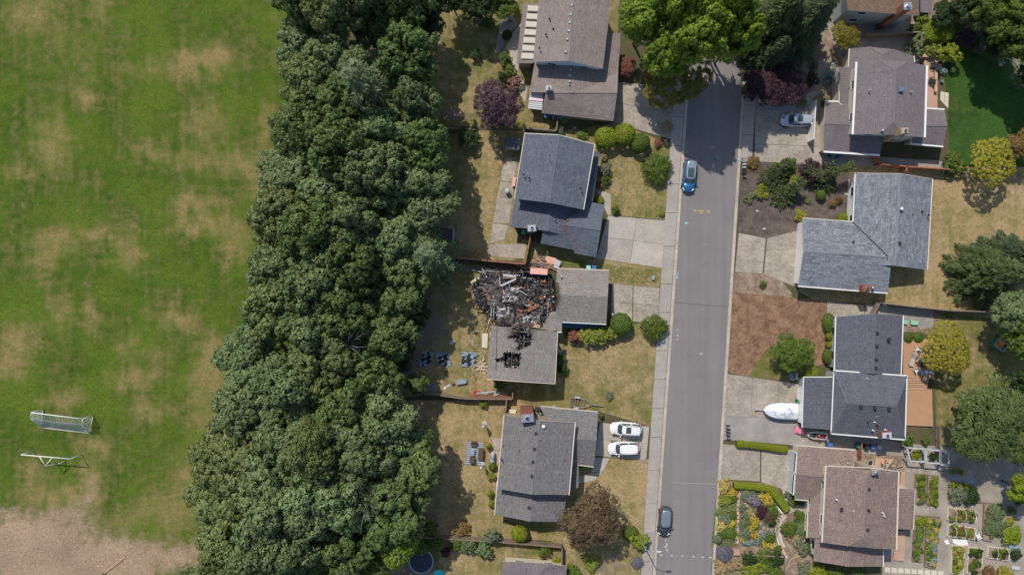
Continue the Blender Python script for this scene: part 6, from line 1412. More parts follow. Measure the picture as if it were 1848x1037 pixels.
# ------------------------------------------------------------------ shrubs
for a in ((1094,248,20,2.6,'dense','lime','left of three rounded clipped shrubs beside the old driveway'),(1127,243,20,2.8,'dense','lime','middle of three rounded clipped shrubs beside the old driveway'),(1155,258,18,2.4,'dense','green','right, darker one of three rounded clipped shrubs')): shrub(*a, name='rounded_shrub', group='three rounded shrubs')
for a in ((1187,303,29,2.2,'spiky','green','wispy olive shrub beside the pavement above the clean driveway'),(1091,284,8,.8,'bush0','straw','small dry tan shrub by the blue-grey house wall, upper'),(1090,306,14,1.6,'bush1','grayg','blue-green shrub along the front wall of the blue-grey house'),(1094,322,12,1.1,'bush0','green','low green shrub below the blue-green one'),(1083,334,8,.8,'bush1','orange','small tan-orange shrub by the blue-grey house wall, lower'),(1081,361,9,.8,'dense','lime','small lime shrub at the blue-grey house step'),(1111,380,9,1,'bush0','green','small round shrub at the corner of the footpath and driveway'),(1194,386,6,.6,'bush1','lime','tiny shrub at the lower corner of the dry front lawn'),(1205,228,12,.8,'bush0','straw','dry scrub beside the pavement under the yellow-olive tree'),(1187,258,9,.7,'bush1','rust','small rusty shrub in the dry border beside the pavement'),
 (1010,236,10,1.2,'bush1','grayg','pale green bush at the ridge end of the blue-grey house'),(1050,240,12,.7,'bush0','green','low weedy bush above the blue-grey house front corner'),
 (846,246,24,2.2,'bush0','dark','dark shrub in the shade below the thin dark fence'),(858,100,12,1.2,'bush1','dark','small dark shrub at the shaded lawn'),(915,63,9,1.6,'dense','dark','small dark round shrub beside the white patio'),(912,108,14,1.5,'bush0','green','green shrub left of the skylight roof lower end'),(921,128,13,1.4,'bush1','green','leafy green shrub above the pink-flowered one'),(908,138,12,1.4,'bush0','dark','dark shrub left of the pink-flowered one'),(929,150,16,1.6,'flower','pinkf','pink-flowered shrub beside the purple plum tree'),(880,40,16,1.6,'bush0','green','green shrub at the upper gravel path'),(866,38,10,1,'flower','grayg','pale green plant at the edge of the shaded lawn'),(932,18,9,1,'bush1','lime','lime plant beside the upper corner of the skylight roof'),
 (1131,122,20,1.8,'fine0','rust','x'),(1121,585,20,2.4,'dense','green','dark green clipped dome at the burned house garage corner'),(1036,604,15,1.8,'bush0','rust','rust-tinged end of the leafy hedge under the blue-black wall'),(1056,606,19,1.9,'bush1','yelgreen','yellow-green leafy shrub, left middle of the hedge'),(1082,607,20,2,'bush0','yelgreen','yellow-green leafy shrub, centre of the hedge'),(1102,601,15,1.7,'bush1','yelgreen','yellow-green leafy shrub next to the clipped dome'),(1183,591,25,2.3,'spiky','green','big spiky green shrub beside the pavement'),(1167,585,11,1.4,'flower','straw','cream-flowered shrub leaning on the spiky green one'),(1014,665,12,1.4,'bush0','dark','dark shrub along the right wall under the burned roof'),(1013,645,9,1.2,'bush1','green','green shrub by the right wall of the burned house'),(900,696,10,1.5,'bush1','green','green shrub under the lower edge of the burned roof'),(871,728,8,1,'bush0','lime','small lime shrub in the yard below the back fence'),(1100,715,9,.4,'bush1','grayg','flat pale weed clump on the front lawn'),
 (1085,750,5,.9,'dense','green','small green shrub at the corner of the speckled-roof garage'),(883,805,7,1,'bush0','lime','small lime shrub beside the grill patio'),(889,842,7,1,'dense','green','small clipped green shrub by the wall of the speckled-roof house'),(887,858,9,1.1,'bush1','yelgreen','olive shrub by the wall below the clipped green one'),(886,890,8,1.1,'bush0','lime','upper lime shrub on the left wall of the speckled-roof house'),(887,908,8,1.1,'bush1','lime','lower lime shrub on the left wall of the speckled-roof house'),(938,963,15,2.4,'dense','lime','egg-shaped lime shrub on the fence line'),(1155,975,19,2.4,'flower','lime','yellow-green shrub at the foot of the street lamp'),(1138,962,14,1.6,'dense','green','dark green half-shaded shrub beside the lamp shrub'),
 (776,951,17,2.3,'bush0','green','round green shrub across the long fence above the trampoline'),(835,955,15,1,'bush1','orange','rusty-yellow shrub on the long fence line'),(758,985,20,2,'bush1','green','green shrub behind the trampoline, upper'),(785,978,18,2,'bush0','green','green shrub behind the trampoline, right'),(805,995,11,1.3,'fine0','redplum','y'),(824,980,14,1.6,'bush1','green','leafy shrub right of the dark red bush'),(848,985,17,1.8,'bush0','maple1','tall leafy shrub below the long fence, left'),(872,990,17,2,'bush1','maple1','tall leafy shrub below the long fence, middle'),(888,968,18,2.4,'bush0','grayg','blue-green shrub poking over the long fence'),(982,993,14,1.5,'bush1','green','green shrub in the grass strip above the plain grey roof'),(1005,1012,10,1,'bush0','lime','small lime shrub at the end of the grass strip'),(1032,1030,18,1.5,'bush1','green','green shrub right of the plain grey roof'),(1065,1015,18,1,'bush0','yelgreen','low olive bush under the red-brown tree'),(1150,1015,12,.7,'spiky','lav','wispy lavender clump left of the lamp shadow'),
 (1345,112,10,1.2,'bush0','dark','small dark shrub at the shaded kerb by the street maples'),(1345,132,8,1,'bush1','orange','small rusty shrub at the shaded kerb'),(1347,162,11,1.2,'bush0','yelgreen','yellow-flecked shrub below the white-topped mailbox'),(1500,133,17,1.5,'flower','hydr','blue-flowered hydrangea left of the taupe house'),(1470,118,9,1,'flower','grayg','small pale shrub beside the curved gravel path'),(1465,142,15,1.3,'bush1','dark','dark shrub between plum tree and gravel path'),(1492,186,12,1.2,'bush0','green','green shrub above the taupe garage corner'),(1450,186,8,1,'bush1','yelgreen','olive tuft above the silver car'),
 (1655,82,22,2.2,'flower','maple1','big-leaved light green shrub above the pale timber deck'),(1677,92,14,1.8,'bush0','yelgreen','dull green shrub squeezed between two larger ones'),(1711,96,24,2.6,'flower','lime','round glossy-leaved shrub at the top of the green lawn'),(1682,55,22,2.4,'dense','lime','lime clipped hedge block, left half, at the top right'),(1703,56,20,2.4,'dense','lime','lime clipped hedge block, right half, at the top right'),(1722,52,13,2,'bush0','green','leafy shrub at the right end of the lime hedge block'),(1650,52,13,1.8,'bush1','green','leafy shrub at the left end of the lime hedge block'),(1665,35,12,2.2,'bush0','yelgreen','yellow-green climber beside the brown-roofed house'),(1742,70,20,2,'fine0','plum','z'),(1775,50,18,2,'flower','hydr','blue-white flowering shrub in the top right corner'),(1790,50,18,2,'bush0','green','green shrub beside the blue-white flowering shrub'),(1773,86,10,1,'flower','hydr','bright blue-white flower clump at the top edge of the lawn'),(1759,90,7,.8,'bush1','orange','small orange-green plant left of the bright flower clump'),(1700,128,9,.7,'flower','hydr','small blue-green plant on the cobbled strip'),(1719,294,24,2,'bush1','green','green spreading shrub at the corner of the red-brown fence'),
 (1460,307,23,2.2,'fine1','redplum','w'),(1424,300,18,1.8,'bush0','green','bright leafy shrub left of the deep purple bush'),(1405,308,18,1.6,'bush1','green','leafy shrub at the top of the dark mulch bed'),(1379,337,11,.9,'bush0','lime','yellow-green shrub in the middle of the mulch bed'),(1353,357,11,.7,'flower','maple3','ring-shaped pale shrub at the left of the mulch bed'),(1370,350,10,.8,'bush1','yelgreen','olive shrub beside the ring-shaped one'),(1383,353,7,.6,'bush0','gold','small golden shrub beside the olive one'),(1458,362,7,.5,'flower','maple3','small crescent plant in the mulch bed'),(1503,366,9,.8,'bush1','orange','small orange shrub in the mulch bed, left of pair'),(1514,361,8,.8,'bush0','orange','small orange shrub in the mulch bed, right of pair'),(1443,388,13,.8,'bush1','gold','golden low shrub at the tip of the bungalow wing'),(1521,393,9,.8,'dense','lime','small green clump beside the ring-shaped stone'),(1360,293,14,.7,'bush0','orange','rusty low shrub behind the row of mailboxes'),(1433,325,14,.9,'bush1','yelgreen','pale olive shrub between the sprawling conifers'),(1482,352,9,1.2,'dense','green','dark green dome below the right sprawling conifer'),(1377,514,8,.6,'bush0','green','lone small shrub on the round dirt patch'),
 (1465,673,13,1.2,'dense','lime','lime shrub below the dark domed garden tree'),(1498,607,8,1.2,'dense','lime','upper small lime ball in the hedge row by the charcoal house'),(1497,622,7,1.1,'dense','lime','lower small lime ball in the hedge row by the charcoal house'),(1638,609,10,1.1,'dense','green','green shrub at the top left of the cedar deck'),(1656,609,10,1.1,'dense','green','green shrub under the top left of the golden maple'),(1640,797,13,1.3,'flower','green','leafy shrub at the lower corner of the charcoal house'),(1670,795,9,.9,'bush1','green','small shrub on the brown soil below the lower deck'),
 ):
    if len(a[6]) < 2:
        nm = {'x': 'red-brown feathery shrub between the brown house and yellow-olive tree','y': 'dark red bush beside the trampoline','z': 'grey-purple wispy bush in the top right garden','w': 'deep purple round bush at the top of the mulch bed'}[a[6]]
        b_ = P(a[0], a[1], a[3]*.6); o_ = link_mesh('shrub', TR[a[4]], None, (b_.x, b_.y, a[3]*.5)); k_ = a[2]/SPX/5; o_.scale = (k_, k_, a[3]/8); set_mat(o_, L[a[5]]); tag(o_, nm, 'shrub')
    else: shrub(*a)
shrub(1496, 583, 11, 1.3, 'dense', 'green', 'long dark clipped hedge block at the top of the hedge row', 'hedge', 'hedge', sx=1.6, rz=R_(90)); shrub(1495, 643, 10, 1.3, 'dense', 'green', 'dark clipped hedge block at the bottom of the hedge row', 'hedge', 'hedge', sx=1.35, rz=R_(90))
# sprawling weeping conifers in the mulch bed
def sprawl(name, arms, label, mat='conifer2', seed=1):
    r = np.random.default_rng(seed); C_, T_, U_, N_, I_ = [], [], [], [], []
    o0 = P(*arms[0][0][:2], 0); tk = MB(o0); t = root(name, o0, label, 'conifer')
    for arm in arms:
        for (x0_, y0_, z0_), (x1_, y1_, z1_) in zip(arm, arm[1:]):
            a = P(x0_, y0_, z0_)-o0; b = P(x1_, y1_, z1_)-o0; tk.tube(a+o0, b+o0, .09, .05, 6)
            d = np.array(b-a); Ln = np.linalg.norm(d); dn_ = d/Ln; sd_ = np.cross(dn_, [0, 0, 1]); sd_ /= np.linalg.norm(sd_)
            for k in range(int(Ln*120)):
                p = np.array(a)+d*r.random(); s = r.choice([-1, 1]); wd = r.random()*.8
                dv = dn_*.5+sd_*s*r.uniform(.3, 1)+np.array([0, 0, r.uniform(-.6, .2)]); dv /= np.linalg.norm(dv); nn = unit((np.array([[0, 0, 1.]])+r.normal(size=(1, 3))*.4))[0]
                tt = dv-nn*dv.dot(nn); tt /= np.linalg.norm(tt); C_.append(p+dv*wd); T_.append(tt*.26); U_.append(np.cross(nn, tt)*.075); N_.append(nn); I_.append(r.random())
    tk.build('stem', m_barkt, t); f = lambda q: np.array(q, np.float32)
    link_mesh('foliage', quad_mesh('foliage', f(C_), f(T_), f(U_), f(N_), f(I_), L[mat]), t); return t
sprawl('weeping_conifer', [[(1395,335,.2),(1400,318,1.4),(1408,302,2.2),(1424,292,2.4)],[(1395,335,.2),(1385,322,1.3),(1374,318,1)],[(1400,325,1),(1415,320,.8)],[(1398,330,.8),(1392,342,.4),(1378,340,.3)],[(1402,318,1.3),(1388,308,1.1)],[(1405,330,.8),(1410,342,.5)],[(1403,322,1),(1390,330,.6)],[(1400,328,.9),(1405,312,1.2),(1418,308,1.4)]], 'sprawling weeping conifer at the upper left of the mulch bed', seed=3)
sprawl('weeping_conifer', [[(1410,362,.2),(1425,350,1.6),(1438,338,2.6),(1450,325,3.0)],[(1415,358,.8),(1400,350,.8)],[(1420,355,1),(1432,362,.6)],[(1415,360,.6),(1405,370,.4)],[(1425,350,1.3),(1412,343,.9)],[(1430,348,1.5),(1437,356,.8)],[(1410,362,.5),(1396,362,.4)],[(1414,358,.9),(1420,368,.4)],[(1425,350,1.2),(1418,340,1.2)]], 'weeping conifer with a long leaning leader, lower left of mulch bed', seed=4)
sprawl('weeping_conifer', [[(1490,340,.2),(1490,325,1.6),(1500,313,2.6),(1525,305,3.2),(1540,298,3.4)],[(1490,322,1.6),(1475,314,2.0),(1460,305,2.4)],[(1489,330,1),(1478,335,.6)],[(1490,328,1.2),(1505,332,.7)],[(1488,338,.6),(1478,348,.4)],[(1492,335,.8),(1500,342,.4)],[(1495,318,1.8),(1505,325,1)],[(1485,325,1.2),(1472,328,.8)],[(1498,315,2),(1498,296,2.6)]], 'weeping conifer with two long leaning arms beside the bungalow', seed=5)
# clipped box hedges
def hedge(pts, wpx, h, label, mat='lime', seed=2):
    r = np.random.default_rng(seed); ws = [P(x, y, 0) for x, y in pts]; c_, n_ = [], []; o0 = ws[0]
    for a, b in zip(ws, ws[1:]):
        d = b-a; Ln = d.length; d.normalize(); s = Vector((-d.y, d.x, 0)); wd = wpx/SPX; k = int(Ln*900)
        for i in range(k):
            f = r.random(); face = r.random(); p = lerp(a, b, f); q = r.uniform(-.5, .5)
            bulge = 1+.08*math.sin(f*Ln*2.3+i % 3)
            if face < .6: pos = p+s*q*wd*bulge+Vector((0, 0, h*(1-.25*abs(q*2)**4)+r.normal()*.03)); nn = Vector((0, 0, 1))+s*q*.8
            else: sg = 1 if q > 0 else -1; pos = p+s*sg*wd*.5*bulge+Vector((0, 0, h*r.random()*.95)); nn = s*sg+Vector((0, 0, .3))
            c_.append(tuple(pos-o0)); n_.append(tuple(nn))
    n = len(c_); c = np.array(c_, np.float32); n0 = unit(np.array(n_)); nn = unit(n0+r.normal(size=(n, 3))*.4); t = unit(np.cross(nn, r.normal(size=(n, 3)))); u = np.cross(nn, t)
    t_ = root('hedge', o0, label, 'hedge'); link_mesh('foliage', quad_mesh('foliage', c, t*.075, u*.045, unit(n0+nn*.6), r.random(n), L[mat]), t_)
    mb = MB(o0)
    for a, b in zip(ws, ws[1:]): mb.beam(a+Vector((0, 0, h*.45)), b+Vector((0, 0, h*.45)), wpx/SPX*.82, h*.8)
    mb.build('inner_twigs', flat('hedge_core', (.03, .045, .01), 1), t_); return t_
hedge([(1327,799),(1362,802),(1400,808),(1418,809)], 11, .8, 'straight clipped hedge between the gravel and concrete drives')
hedge([(1322,873),(1360,876),(1392,881)], 11, .8, 'long arm of the bent clipped hedge below the concrete drive', seed=3)
hedge([(1390,881),(1404,899),(1418,918)], 13, .8, 'short slanting arm of the bent clipped hedge', seed=4)
# ------------------------------------------------------------------ flower garden in front of the rust-brown house
def stones(name, pts, s, label, mat, rz=0.0):
    t = root(name, P(*pts[0], 0), label, 'path')
    for i, (x, y) in enumerate(pts):
        mb = MB(t.location); mb.box(P(x, y, .035), (s, s, .06), rz+random.uniform(-.1, .1)); mb.build('paver', mat, t)
    return t
m_pst = M('pink_paver', rgb(206, 176, 164), .85, .15, 2, 10, .2)
stones('stepping_stones', [(1332-(i*.15), 888+i*7.4) for i in range(13)], .42, 'straight column of square pink stepping stones in the flower garden', m_pst)
stones('stepping_stones', [(1323,882),(1330,887),(1336,893),(1340,900),(1345,906),(1349,913),(1354,920),(1358,927),(1364,934),(1368,940),(1373,945),(1378,952),(1385,953),(1393,955)], .45, 'diagonal line of square pink stepping stones in the flower garden', m_pst, .7)
stones('stepping_stones', [(1373,958),(1367,964),(1362,970),(1357,975),(1352,980)], .42, 'short slanting line of pink stepping stones near the wooden box', m_pst, .6)
stones('stepping_stones', [(1413,993),(1416,998),(1419,1004)], .42, 'three pink stones at the lower end of the curved brick walk', m_pst, .3)
t = root('brick_walk', P(1408, 930, 0), 'curved pale brick walk through the flower garden', 'path')
cl = [(1416,928),(1407,938),(1403,950),(1404,962),(1407,975),(1412,988)]
for (xa, ya), (xb, yb) in zip(cl, cl[1:]):
    for k in range(4):
        f0, f1 = (k+.08)/4, (k+.92)/4; d = Vector((xb-xa, yb-ya)).normalized(); s = Vector((-d.y, d.x))*5.2
        for q in range(3):
            g0, g1 = -1+q*2/3+.05, -1+(q+1)*2/3-.05; pa = Vector((lerp(xa, xb, f0), lerp(ya, yb, f0))); pb = Vector((lerp(xa, xb, f1), lerp(ya, yb, f1)))
            mb = MB(t.location); mb.prism([P(*(v), 0) for v in (pa+s*g0, pa+s*g1, pb+s*g1, pb+s*g0)], .02, .07); mb.build('brick', m_pst if q == 1 else m_cream, t)
t = root('stone_bench', P(1402, 918, 0), 'pale slab bench beside the slanting clipped hedge', 'bench'); mb = MB(t.location); mb.prism([P(*p, 0) for p in ((1398,912),(1401,911),(1411,923),(1408,925))], .35, .45); mb.build('slab', m_cream, t); mb = MB(t.location); mb.box(P(1402,916,.17), (.3, .2, .34)); mb.box(P(1407,921,.17), (.3, .2, .34)); mb.build('leg', m_stone, t)
t = root('compost_box', P(1329, 996, 0), 'small square wooden box at the lower left of the flower garden', 'box')
for k in range(5): mb = MB(t.location); mb.beam(P(1324, 991+k*2.2, .5), P(1335, 991.5+k*2.2, .5), .14, .04); mb.build('slat', m_rawood, t)
mb = MB(t.location); mb.box(P(1329.5, 996, .23), (.85, .8, .44)); mb.build('box', m_fence2, t)
mb = MB(); hp = [(1416,1028),(1424,1020),(1426,1010),(1433,1005),(1443,1003),(1450,1000)]
for a, b in zip(hp, hp[1:]): mb.tube(P(*a, .04), P(*b, .04), .035, None, 6)
tag(mb.build('garden_hose', flat('hose_yellow', (.6, .5, .25), .5)), 'yellow garden hose curling over the brown soil by the porch', 'hose')
fl = [(1306,876,14,.8,'flower','yellow','pale yellow shrub at the top left corner of the flower garden'),(1321,888,10,.6,'flower','flowy','yellow flowers beside the first pink stepping stone'),(1325,900,9,.5,'bush0','green','green clump left of the stepping stones, upper'),(1308,902,13,.6,'bush1','yelgreen','olive clump at the kerb side below the pale yellow shrub'),(1302,925,13,.6,'bush0','maple3','pale olive clump by the kerb halfway down'),(1309,935,12,.6,'bush1','grayg','grey-green clump left of the stone column'),(1322,930,8,.6,'dense','green','small round green plant touching the stone column'),(1302,948,12,.6,'flower','yellow','soft yellow clump by the kerb, lower'),(1321,942,9,.5,'flower','flowy','orange-yellow flowers left of the stone column'),(1303,962,11,.6,'bush0','green','dark green clump by the kerb, lower'),(1318,962,12,.6,'bush1','green','green clump left of the lower stone column'),(1295,973,8,.6,'dense','grayg','small grey-green clump at the kerb edge'),(1307,998,17,.9,'spiky','lav','round lavender bush in the lower left of the garden'),(1300,1022,18,.6,'flower','straw','pale straw grasses at the bottom of the garden'),(1325,1020,14,.7,'flower','straw','straw-coloured clump below the wooden box'),(1340,916,9,.6,'bush0','grayg','pale grey-green clump in the top of the triangular bed'),(1345,928,9,.6,'bush1','grayg','grey-green clump in the middle of the triangular bed'),(1350,925,7,.5,'flower','flowy','small golden flowers on the diagonal stones'),(1343,945,12,.7,'bush0','maple1','soft green clump in the triangular bed'),(1361,940,12,.8,'flower','flowy','brightest yellow flower clump in the triangular bed'),(1356,953,9,.7,'flower','flowy','yellow flower clump just below the brightest one'),(1343,962,13,.7,'bush1','grayg','grey-green clump in the lower triangular bed'),(1362,966,9,.6,'flower','flowy','orange-yellow flower clump at the lower point of the bed'),(1338,970,8,.5,'flower','flowy','small yellow clump beside the lower stone column'),(1346,978,8,.5,'flower','hydr','bluish clump at the point where stone rows meet'),
 (1350,892,15,.6,'spiky','grayg','silvery weed patch below the long hedge'),(1362,902,13,.7,'bush1','lav','dull mauve clump beside the yellow bush'),(1382,898,15,1,'flower','flowy','big pale yellow bush below the long hedge'),(1384,906,9,.8,'flower','yellow','pale yellow lower part of the big yellow bush'),(1395,918,12,.7,'bush0','green','green clump right of the big yellow bush'),(1375,922,15,.7,'bush1','redplum','dark reddish clump between stones and curved walk'),(1390,930,14,.7,'bush0','redbrown','brownish clump beside the curved walk'),(1392,942,9,.6,'bush1','dark','small dark clump beside the diagonal stones end'),(1379,966,8,.5,'flower','hydr','white-blue flower clump below the diagonal stones'),(1367,976,8,.5,'flower','hydr','white-blue flower clump below the slanting stones'),(1390,972,12,.7,'bush0','green','green clump left of the curved walk, lower'),(1382,982,9,.6,'flower','flowy','orange flower clump near the rusty rail'),(1394,984,9,.6,'flower','yellow','yellow-white flower clump by the end of the curved walk'),(1404,990,9,.6,'bush1','green','green clump at the end of the curved walk'),
 (1422,955,17,1,'bush0','green','rounded dark green shrub right of the curved walk'),(1442,930,14,.9,'bush1','green','leafy green shrub below the porch path'),(1445,950,18,.9,'spiky','maple1','spiky iris clump in front of the porch'),(1433,972,15,.7,'flower','straw','straw-green clump below the iris'),(1446,984,17,1,'flower','grayg','grey-pink flowering shrub below the iris clump'),(1462,990,12,.9,'bush0','green','green shrub beside the porch corner'),(1424,890,10,.7,'bush1','grayg','grey-green shrub at the footpath beside the garage'),(1430,905,10,.7,'bush0','green','low green shrub along the footpath'),
 (1352,1008,16,1,'bush0','dark','dark green shrub inside the rusty rail, left'),(1375,1003,17,1,'bush1','green','green shrub inside the rusty rail, middle'),(1400,1010,18,1,'bush0','dark','dark green shrub inside the rusty rail, right'),(1385,1022,12,.8,'bush1','green','green shrub inside the rusty rail, lower'),(1362,1030,20,.9,'flower','lime','bright leafy plants at the bottom edge left of the rail'),(1400,1034,18,.8,'bush0','green','green plants at the bottom edge below the rail'),(1450,1025,15,.7,'flower','grayg','pale green clump by the hose on brown soil'),(1478,1032,18,.9,'bush1','lime','lime-green bushes at the bottom edge below the porch'),(1505,1034,18,.9,'bush0','green','green bushes at the bottom edge left of centre of the brown house'),(1547,1028,14,.8,'bush1','green','small green bush at the bottom edge below the brown house')]
for a in fl: shrub(*a, name='garden_plant', cat='plant')
# ground cover between the plants
def cover(name, poly, n, s, mat, label, seed=1, h=.12):
    r = random.Random(seed); rr = np.random.default_rng(seed); c = []
    for i in range(n): x, y = rp(poly, r); c.append(tuple(P(x, y, r.uniform(0, h))))
    k = len(c); c = np.array(c, np.float32); nn = unit(rr.normal(size=(k, 3))*.5+[0, 0, 1]); t = unit(np.cross(nn, rr.normal(size=(k, 3)))); u = np.cross(nn, t)
    sc_ = s*(.5+rr.random((k, 1))); return tag(link_mesh(name, quad_mesh(name, c, t*sc_, u*sc_*.5, nn, rr.random(k), L[mat])), label, 'ground cover', None, 'stuff')
cover('ground_cover', [(1294,880),(1330,880),(1330,985),(1284,985)], 9000, .09, 'maple3', 'mixed low green plants in the strip beside the right kerb')
cover('ground_cover', [(1336,884),(1395,890),(1410,925),(1400,985),(1340,985),(1336,930)], 9000, .09, 'grayg', 'mixed low plants filling the beds between the stepping stones', 2)
cover('ground_cover', [(1284,1010),(1345,1010),(1345,1045),(1282,1045)], 2500, .09, 'maple3', 'low pale plants along the bottom kerb edge', 3)
cover('ground_cover', [(1345,296),(1375,296),(1380,312),(1345,312)], 500, .08, 'orange', 'rusty low ground cover behind the mailboxes', 4)
cover('weeds', [(1006,466),(1075,474),(1190,488),(1186,512),(1110,508),(1000,482)], 2200, .07, 'yelgreen', 'yellowish weeds in the strip above the burned house garage', 5)
cover('weeds', [(1050,232),(1100,236),(1110,262),(1200,268),(1205,395),(1110,392),(1092,330)], 3500, .06, 'yelgreen', 'scattered yellow-green weeds over the small front lawn', 6)
cover('weeds', [(1015,620),(1170,600),(1165,760),(1090,742),(1010,730)], 3500, .06, 'straw', 'straw-coloured dry tufts over the burned house front lawn', 7)
cover('leaf_litter', [(1560,556),(1960,600),(1960,780),(1700,760),(1690,620)], 2500, .06, 'straw', 'dry leaf litter under the right-hand trees', 8)
# ------------------------------------------------------------------ vegetable plots
def bed(quad, label, mats_=('green', 'lime', 'flower'), n=None, hoops=0, fr=None, h=.3, seed=1, dens=1.0):
    B0 = root('raised_bed', P(*quad[0], 0), label, 'raised bed'); ws = [P(*q, 0) for q in quad]; mb = MB(B0.location)
    for i in range(4): mb.beam(ws[i]+Vector((0, 0, h/2)), ws[(i+1) % 4]+Vector((0, 0, h/2)), .1, h)
    mb.build('frame', fr or m_fence2, B0); mb = MB(B0.location); mb.prism(ws, 0, h*.8); mb.build('soil', m_soil, B0)
    r = random.Random(seed); A, B_, C_, D_ = ws
    area = (B_-A).length*(D_-A).length; k = int(area*4.2*dens)
    for i in range(k):
        p = lerp(lerp(A, B_, r.uniform(.08, .92)), lerp(D_, C_, r.uniform(.08, .92)), r.uniform(.06, .94)); s = r.uniform(.28, .6)
        o_ = link_mesh('plant', TR[r.choice(['bush0', 'bush1', 'flower'])], B0, p-B0.location+Vector((0, 0, h))); o_.scale = (s, s, s*.7); o_.rotation_euler = (0, 0, r.uniform(0, 6)); set_mat(o_, L[r.choice(mats_)])
    for i in range(hoops):
        f = (i+.6)/hoops; a = lerp(A, B_, f)+Vector((0, 0, h)); b = lerp(D_, C_, f)+Vector((0, 0, h)); mb = MB(B0.location); prev = None
        for q in range(11):
            th = math.pi*q/10; p = lerp(a, b, (1-math.cos(th))/2)+Vector((0, 0, .75*math.sin(th)))
            if prev: mb.tube(prev, p, .025, None, 6)
            prev = p
        mb.build('hoop', m_white, B0)
    return B0
bed([(1651,855),(1669,855),(1667,908),(1650,906)], 'planted bed, upper left of the four long beds beside the brown house', ('green','maple1','lime'), seed=2)
bed([(1673,856),(1692,858),(1690,912),(1671,908)], 'planted bed, upper right of the four long beds beside the brown house', ('lime','yelgreen','green'), seed=3)
bed([(1650,928),(1667,930),(1662,1012),(1645,1010)], 'planted bed, lower left of the four long beds beside the brown house', ('green','lime','maple1'), seed=4)
bed([(1671,930),(1694,932),(1686,1024),(1667,1020)], 'flowering bed, lower right of the four long beds beside the brown house', ('green','lime','hydr','yellow'), seed=5)
bed([(1709,914),(1761,922),(1759,940),(1708,936)], 'hooped raised bed, upper of the two side by side rows', ('yelgreen','green','orange'), hoops=3, fr=m_cream, seed=6, dens=.8)
bed([(1709,945),(1760,952),(1757,971),(1708,966)], 'hooped raised bed, lower of the two side by side rows', ('yelgreen','orange','green'), hoops=3, fr=m_cream, seed=7, dens=.8)
bed([(1716,982),(1738,984),(1736,1034),(1714,1032)], 'narrow flower bed with yellow blooms below the hooped beds', ('yellow','lime','green'), fr=m_cream, seed=8)
bed([(1746,986),(1772,989),(1768,1036),(1743,1033)], 'raised bed with pale cross rails near the bottom right', ('green','dark'), fr=m_cream, seed=9, dens=.6)
bed([(1782,984),(1822,990),(1818,1010),(1780,1004)], 'hooped raised bed at the bottom right', ('green','dark','lime'), hoops=2, fr=m_cream, seed=10, dens=.7)
bed([(1712,870),(1755,876),(1753,882),(1711,876)][:2]+[(1770,905),(1710,900)], 'grey-green herb bed below the squash plants', ('grayg','dark'), seed=11)
bed([(1774,905),(1793,908),(1788,975),(1772,972)], 'grey-green lavender row right of the hooped beds', ('grayg','maple1'), seed=12)
# arbour frames
def arbor(quad, label):
    t = root('garden_arbour', P(*quad[0], 0), label, 'arbour'); hs = 1.9
    for i in range(4):
        a = P(*quad[i], hs); b = P(*quad[(i+1) % 4], hs); mb = MB(t.location); mb.beam(a, b, .2, .1); mb.build('rail', m_lgrey, t)
        g0 = P(*quad[i], hs); mb = MB(t.location); mb.box((g0.x, g0.y, hs/2), (.14, .14, hs)); mb.build('post', m_lgrey, t)
arbor([(1637,807),(1670,810),(1669,833),(1642,831)], 'pale grey rounded trellis frame, left one above the vegetable plots'); arbor([(1672,810),(1697,813),(1697,836),(1671,834)], 'pale grey trellis frame, middle one above the vegetable plots'); arbor([(1698,813),(1712,816),(1712,840),(1698,838)], 'pale grey trellis frame, right one partly shaded')
for x, y, r, m_, l in ((1654,820,12,'lime','leafy green plant inside the left trellis frame'),(1684,823,9,'dark','dark plant inside the middle trellis frame'),(1721,850,7,'lime','left round squash plant above the blue-grey path'),(1733,851,7,'lime','right round squash plant above the blue-grey path'),(1721,875,8,'lime','leftmost pale round cabbage below the blue-grey path'),(1733,876,8,'lime','middle pale round cabbage below the blue-grey path'),(1744,878,7,'lime','rightmost pale round cabbage below the blue-grey path'),(1730,895,20,'grayg','silvery herb clump in the bed below the cabbages'),(1755,895,18,'dark','dark herb clump at the right of the herb bed'),(1800,925,17,'spiky','spiky fern clump, upper, right of the lavender row'),(1802,952,17,'spiky','spiky fern clump, lower, right of the lavender row'),(1823,940,10,'gold','golden bush in the lower right garden'),(1828,965,22,'lime','big lime-green bush near the lower right corner'),(1832,1000,12,'dark','dark bush near the lower right corner'),(1785,1030,14,'orange','orange-green bush at the bottom edge, right'),(1812,1032,16,'gold','yellow bush at the bottom edge, lower right corner'),(1825,920,9,'green','small green bush right of the upper fern'),(1840,900,14,'green','green bush on the right edge above the golden bush')):
    pr_ = 'spiky' if m_ == 'spiky' else ('flower' if r < 9 else 'bush0'); shrub(x, y, r, .9 if r < 14 else 1.4, pr_, 'maple1' if m_ == 'spiky' else m_, l, 'garden_plant', 'plant')
slab_field('garden_path', [[(1709,857),(1735,860),(1735,869),(1709,866)],[(1736,860),(1759,863),(1759,872),(1736,869)]], M('blue_grey_stone', rgb(150, 158, 168), .9, .25, 1, 8, .3), .08)
slab_field('garden_path', [[(1631+k*12.5,832+k*1.2),(1642+k*12.5,833+k*1.2),(1642+k*12.5,852+k),(1631+k*12.5,851+k)] for k in range(5)], m_oldconc, .06)
slab_field('garden_path', [[(1650+k*14,911+k),(1662+k*14,912+k),(1662+k*14,926+k),(1650+k*14,925+k)] for k in range(3)], m_oldconc, .06)
slab_field('garden_path', [[(1596+k*12,1022+k*.8),(1606+k*12,1023+k*.8),(1606+k*12,1032+k*.8),(1596+k*12,1031+k*.8)] for k in range(9)], m_cream, .1)
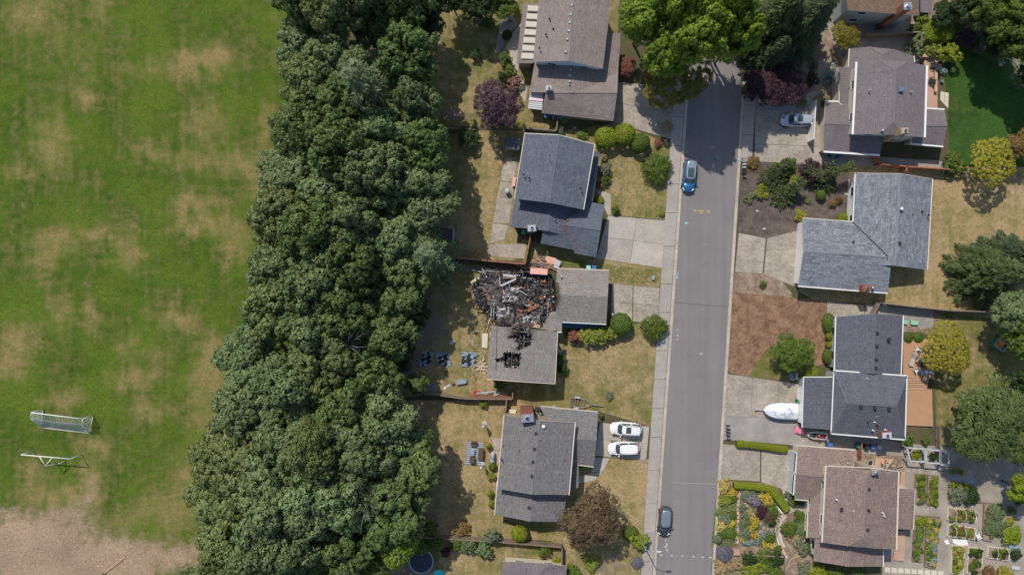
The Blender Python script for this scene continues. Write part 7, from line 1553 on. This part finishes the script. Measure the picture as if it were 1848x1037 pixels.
board('white_fleece', [(1719,972),(1745,973),(1748,984),(1730,983),(1720,979)], .12, m_white, 'crumpled white fleece sheet below the hooped beds', 'sheet'); board('white_fleece', [(1703,975),(1711,973),(1714,981),(1708,982)], .12, m_white, 'small crumpled white scrap left of the fleece sheet', 'sheet')
chair(1762, 965, 30, m_white, 'white plastic chair at the end of the lower hooped bed', 0)
board('white_cover', [(1820,983),(1840,984),(1843,990),(1822,989)], .3, m_tarpblue, 'pale blue-white cloth on the right edge below the lime bush', 'sheet'); board('white_cover', [(1826,1020),(1842,1022),(1840,1028),(1826,1026)], .3, m_lgrey, 'pale cloth at the lower right corner', 'sheet')
# clutter on the back terrace
board('terrace_boards', [(1580,826),(1612,828),(1611,842),(1579,840)], .2, m_rawood, 'pale timber boards stacked behind the brown house chimney', 'boards', .15)
pile(1606, 838, 20, 8, 18, 'jumble of pale sticks on the terrace above the brown house', [m_rawood, m_cream, m_greych], hz=.5)
b = P(1571, 835, .3); t = root('round_planter', (b.x, b.y, 0), 'round planter ring on the terrace above the brown house', 'planter'); mb = MB(); mb.loft([ring(.42, 0, 18), ring(.48, .4, 18), ring(.38, .4, 18), ring(.35, .15, 18)]); mb.build('pot', m_stone, t, True); mb = MB(); mb.loft([ring(.36, .2, 14), ring(.3, .3, 14)]); mb.build('soil', m_black, t)
board('stone_paving', [(1545,816),(1557,817),(1556,845),(1544,844)], .05, m_gravel, 'strip of grey stone chips at the top right of the garage roof', 'paving')
board('terrace_slab', [(1558,818),(1632,822),(1630,850),(1557,845)], .04, m_soil, 'brown terrace surface behind the brown house', 'paving')
cover('clover_flowers', [(5,40),(480,40),(440,600),(380,700),(350,900),(5,900)], 420, .05, 'hydr', 'tiny white clover flowers dotted over the playing field', 9, .05)
for i, (x, y, l) in enumerate(((628,622,'bare grey branches showing between maples level with the roof with holes'),(665,905,'bare pale branches showing between the lower maples beside the dry yard'))):
    t = root('dead_branches', P(x, y, 0), l, 'branches'); b = P(x, y, 11); rr = random.Random(i); mb = MB(t.location); mb.tube((b.x, b.y, 0), b, .15, .08); mb.build('trunk', m_barkt, t)
    for k in range(11):
        a = k*.57; e = b+Vector((math.cos(a), math.sin(a), 0))*rr.uniform(1.6, 3.6)+Vector((0, 0, rr.uniform(1.5, 3.2))); mb = MB(t.location); mid = lerp(b, e, .5)+Vector((rr.uniform(-.3, .3), rr.uniform(-.3, .3), .5)); mb.tube(b, mid, .07, .05); mb.tube(mid, e, .05, .02)
        mb.tube(mid, mid+Vector((rr.uniform(-1, 1), rr.uniform(-1, 1), .6)), .04, .015); mb.build('branch', m_greych, t)
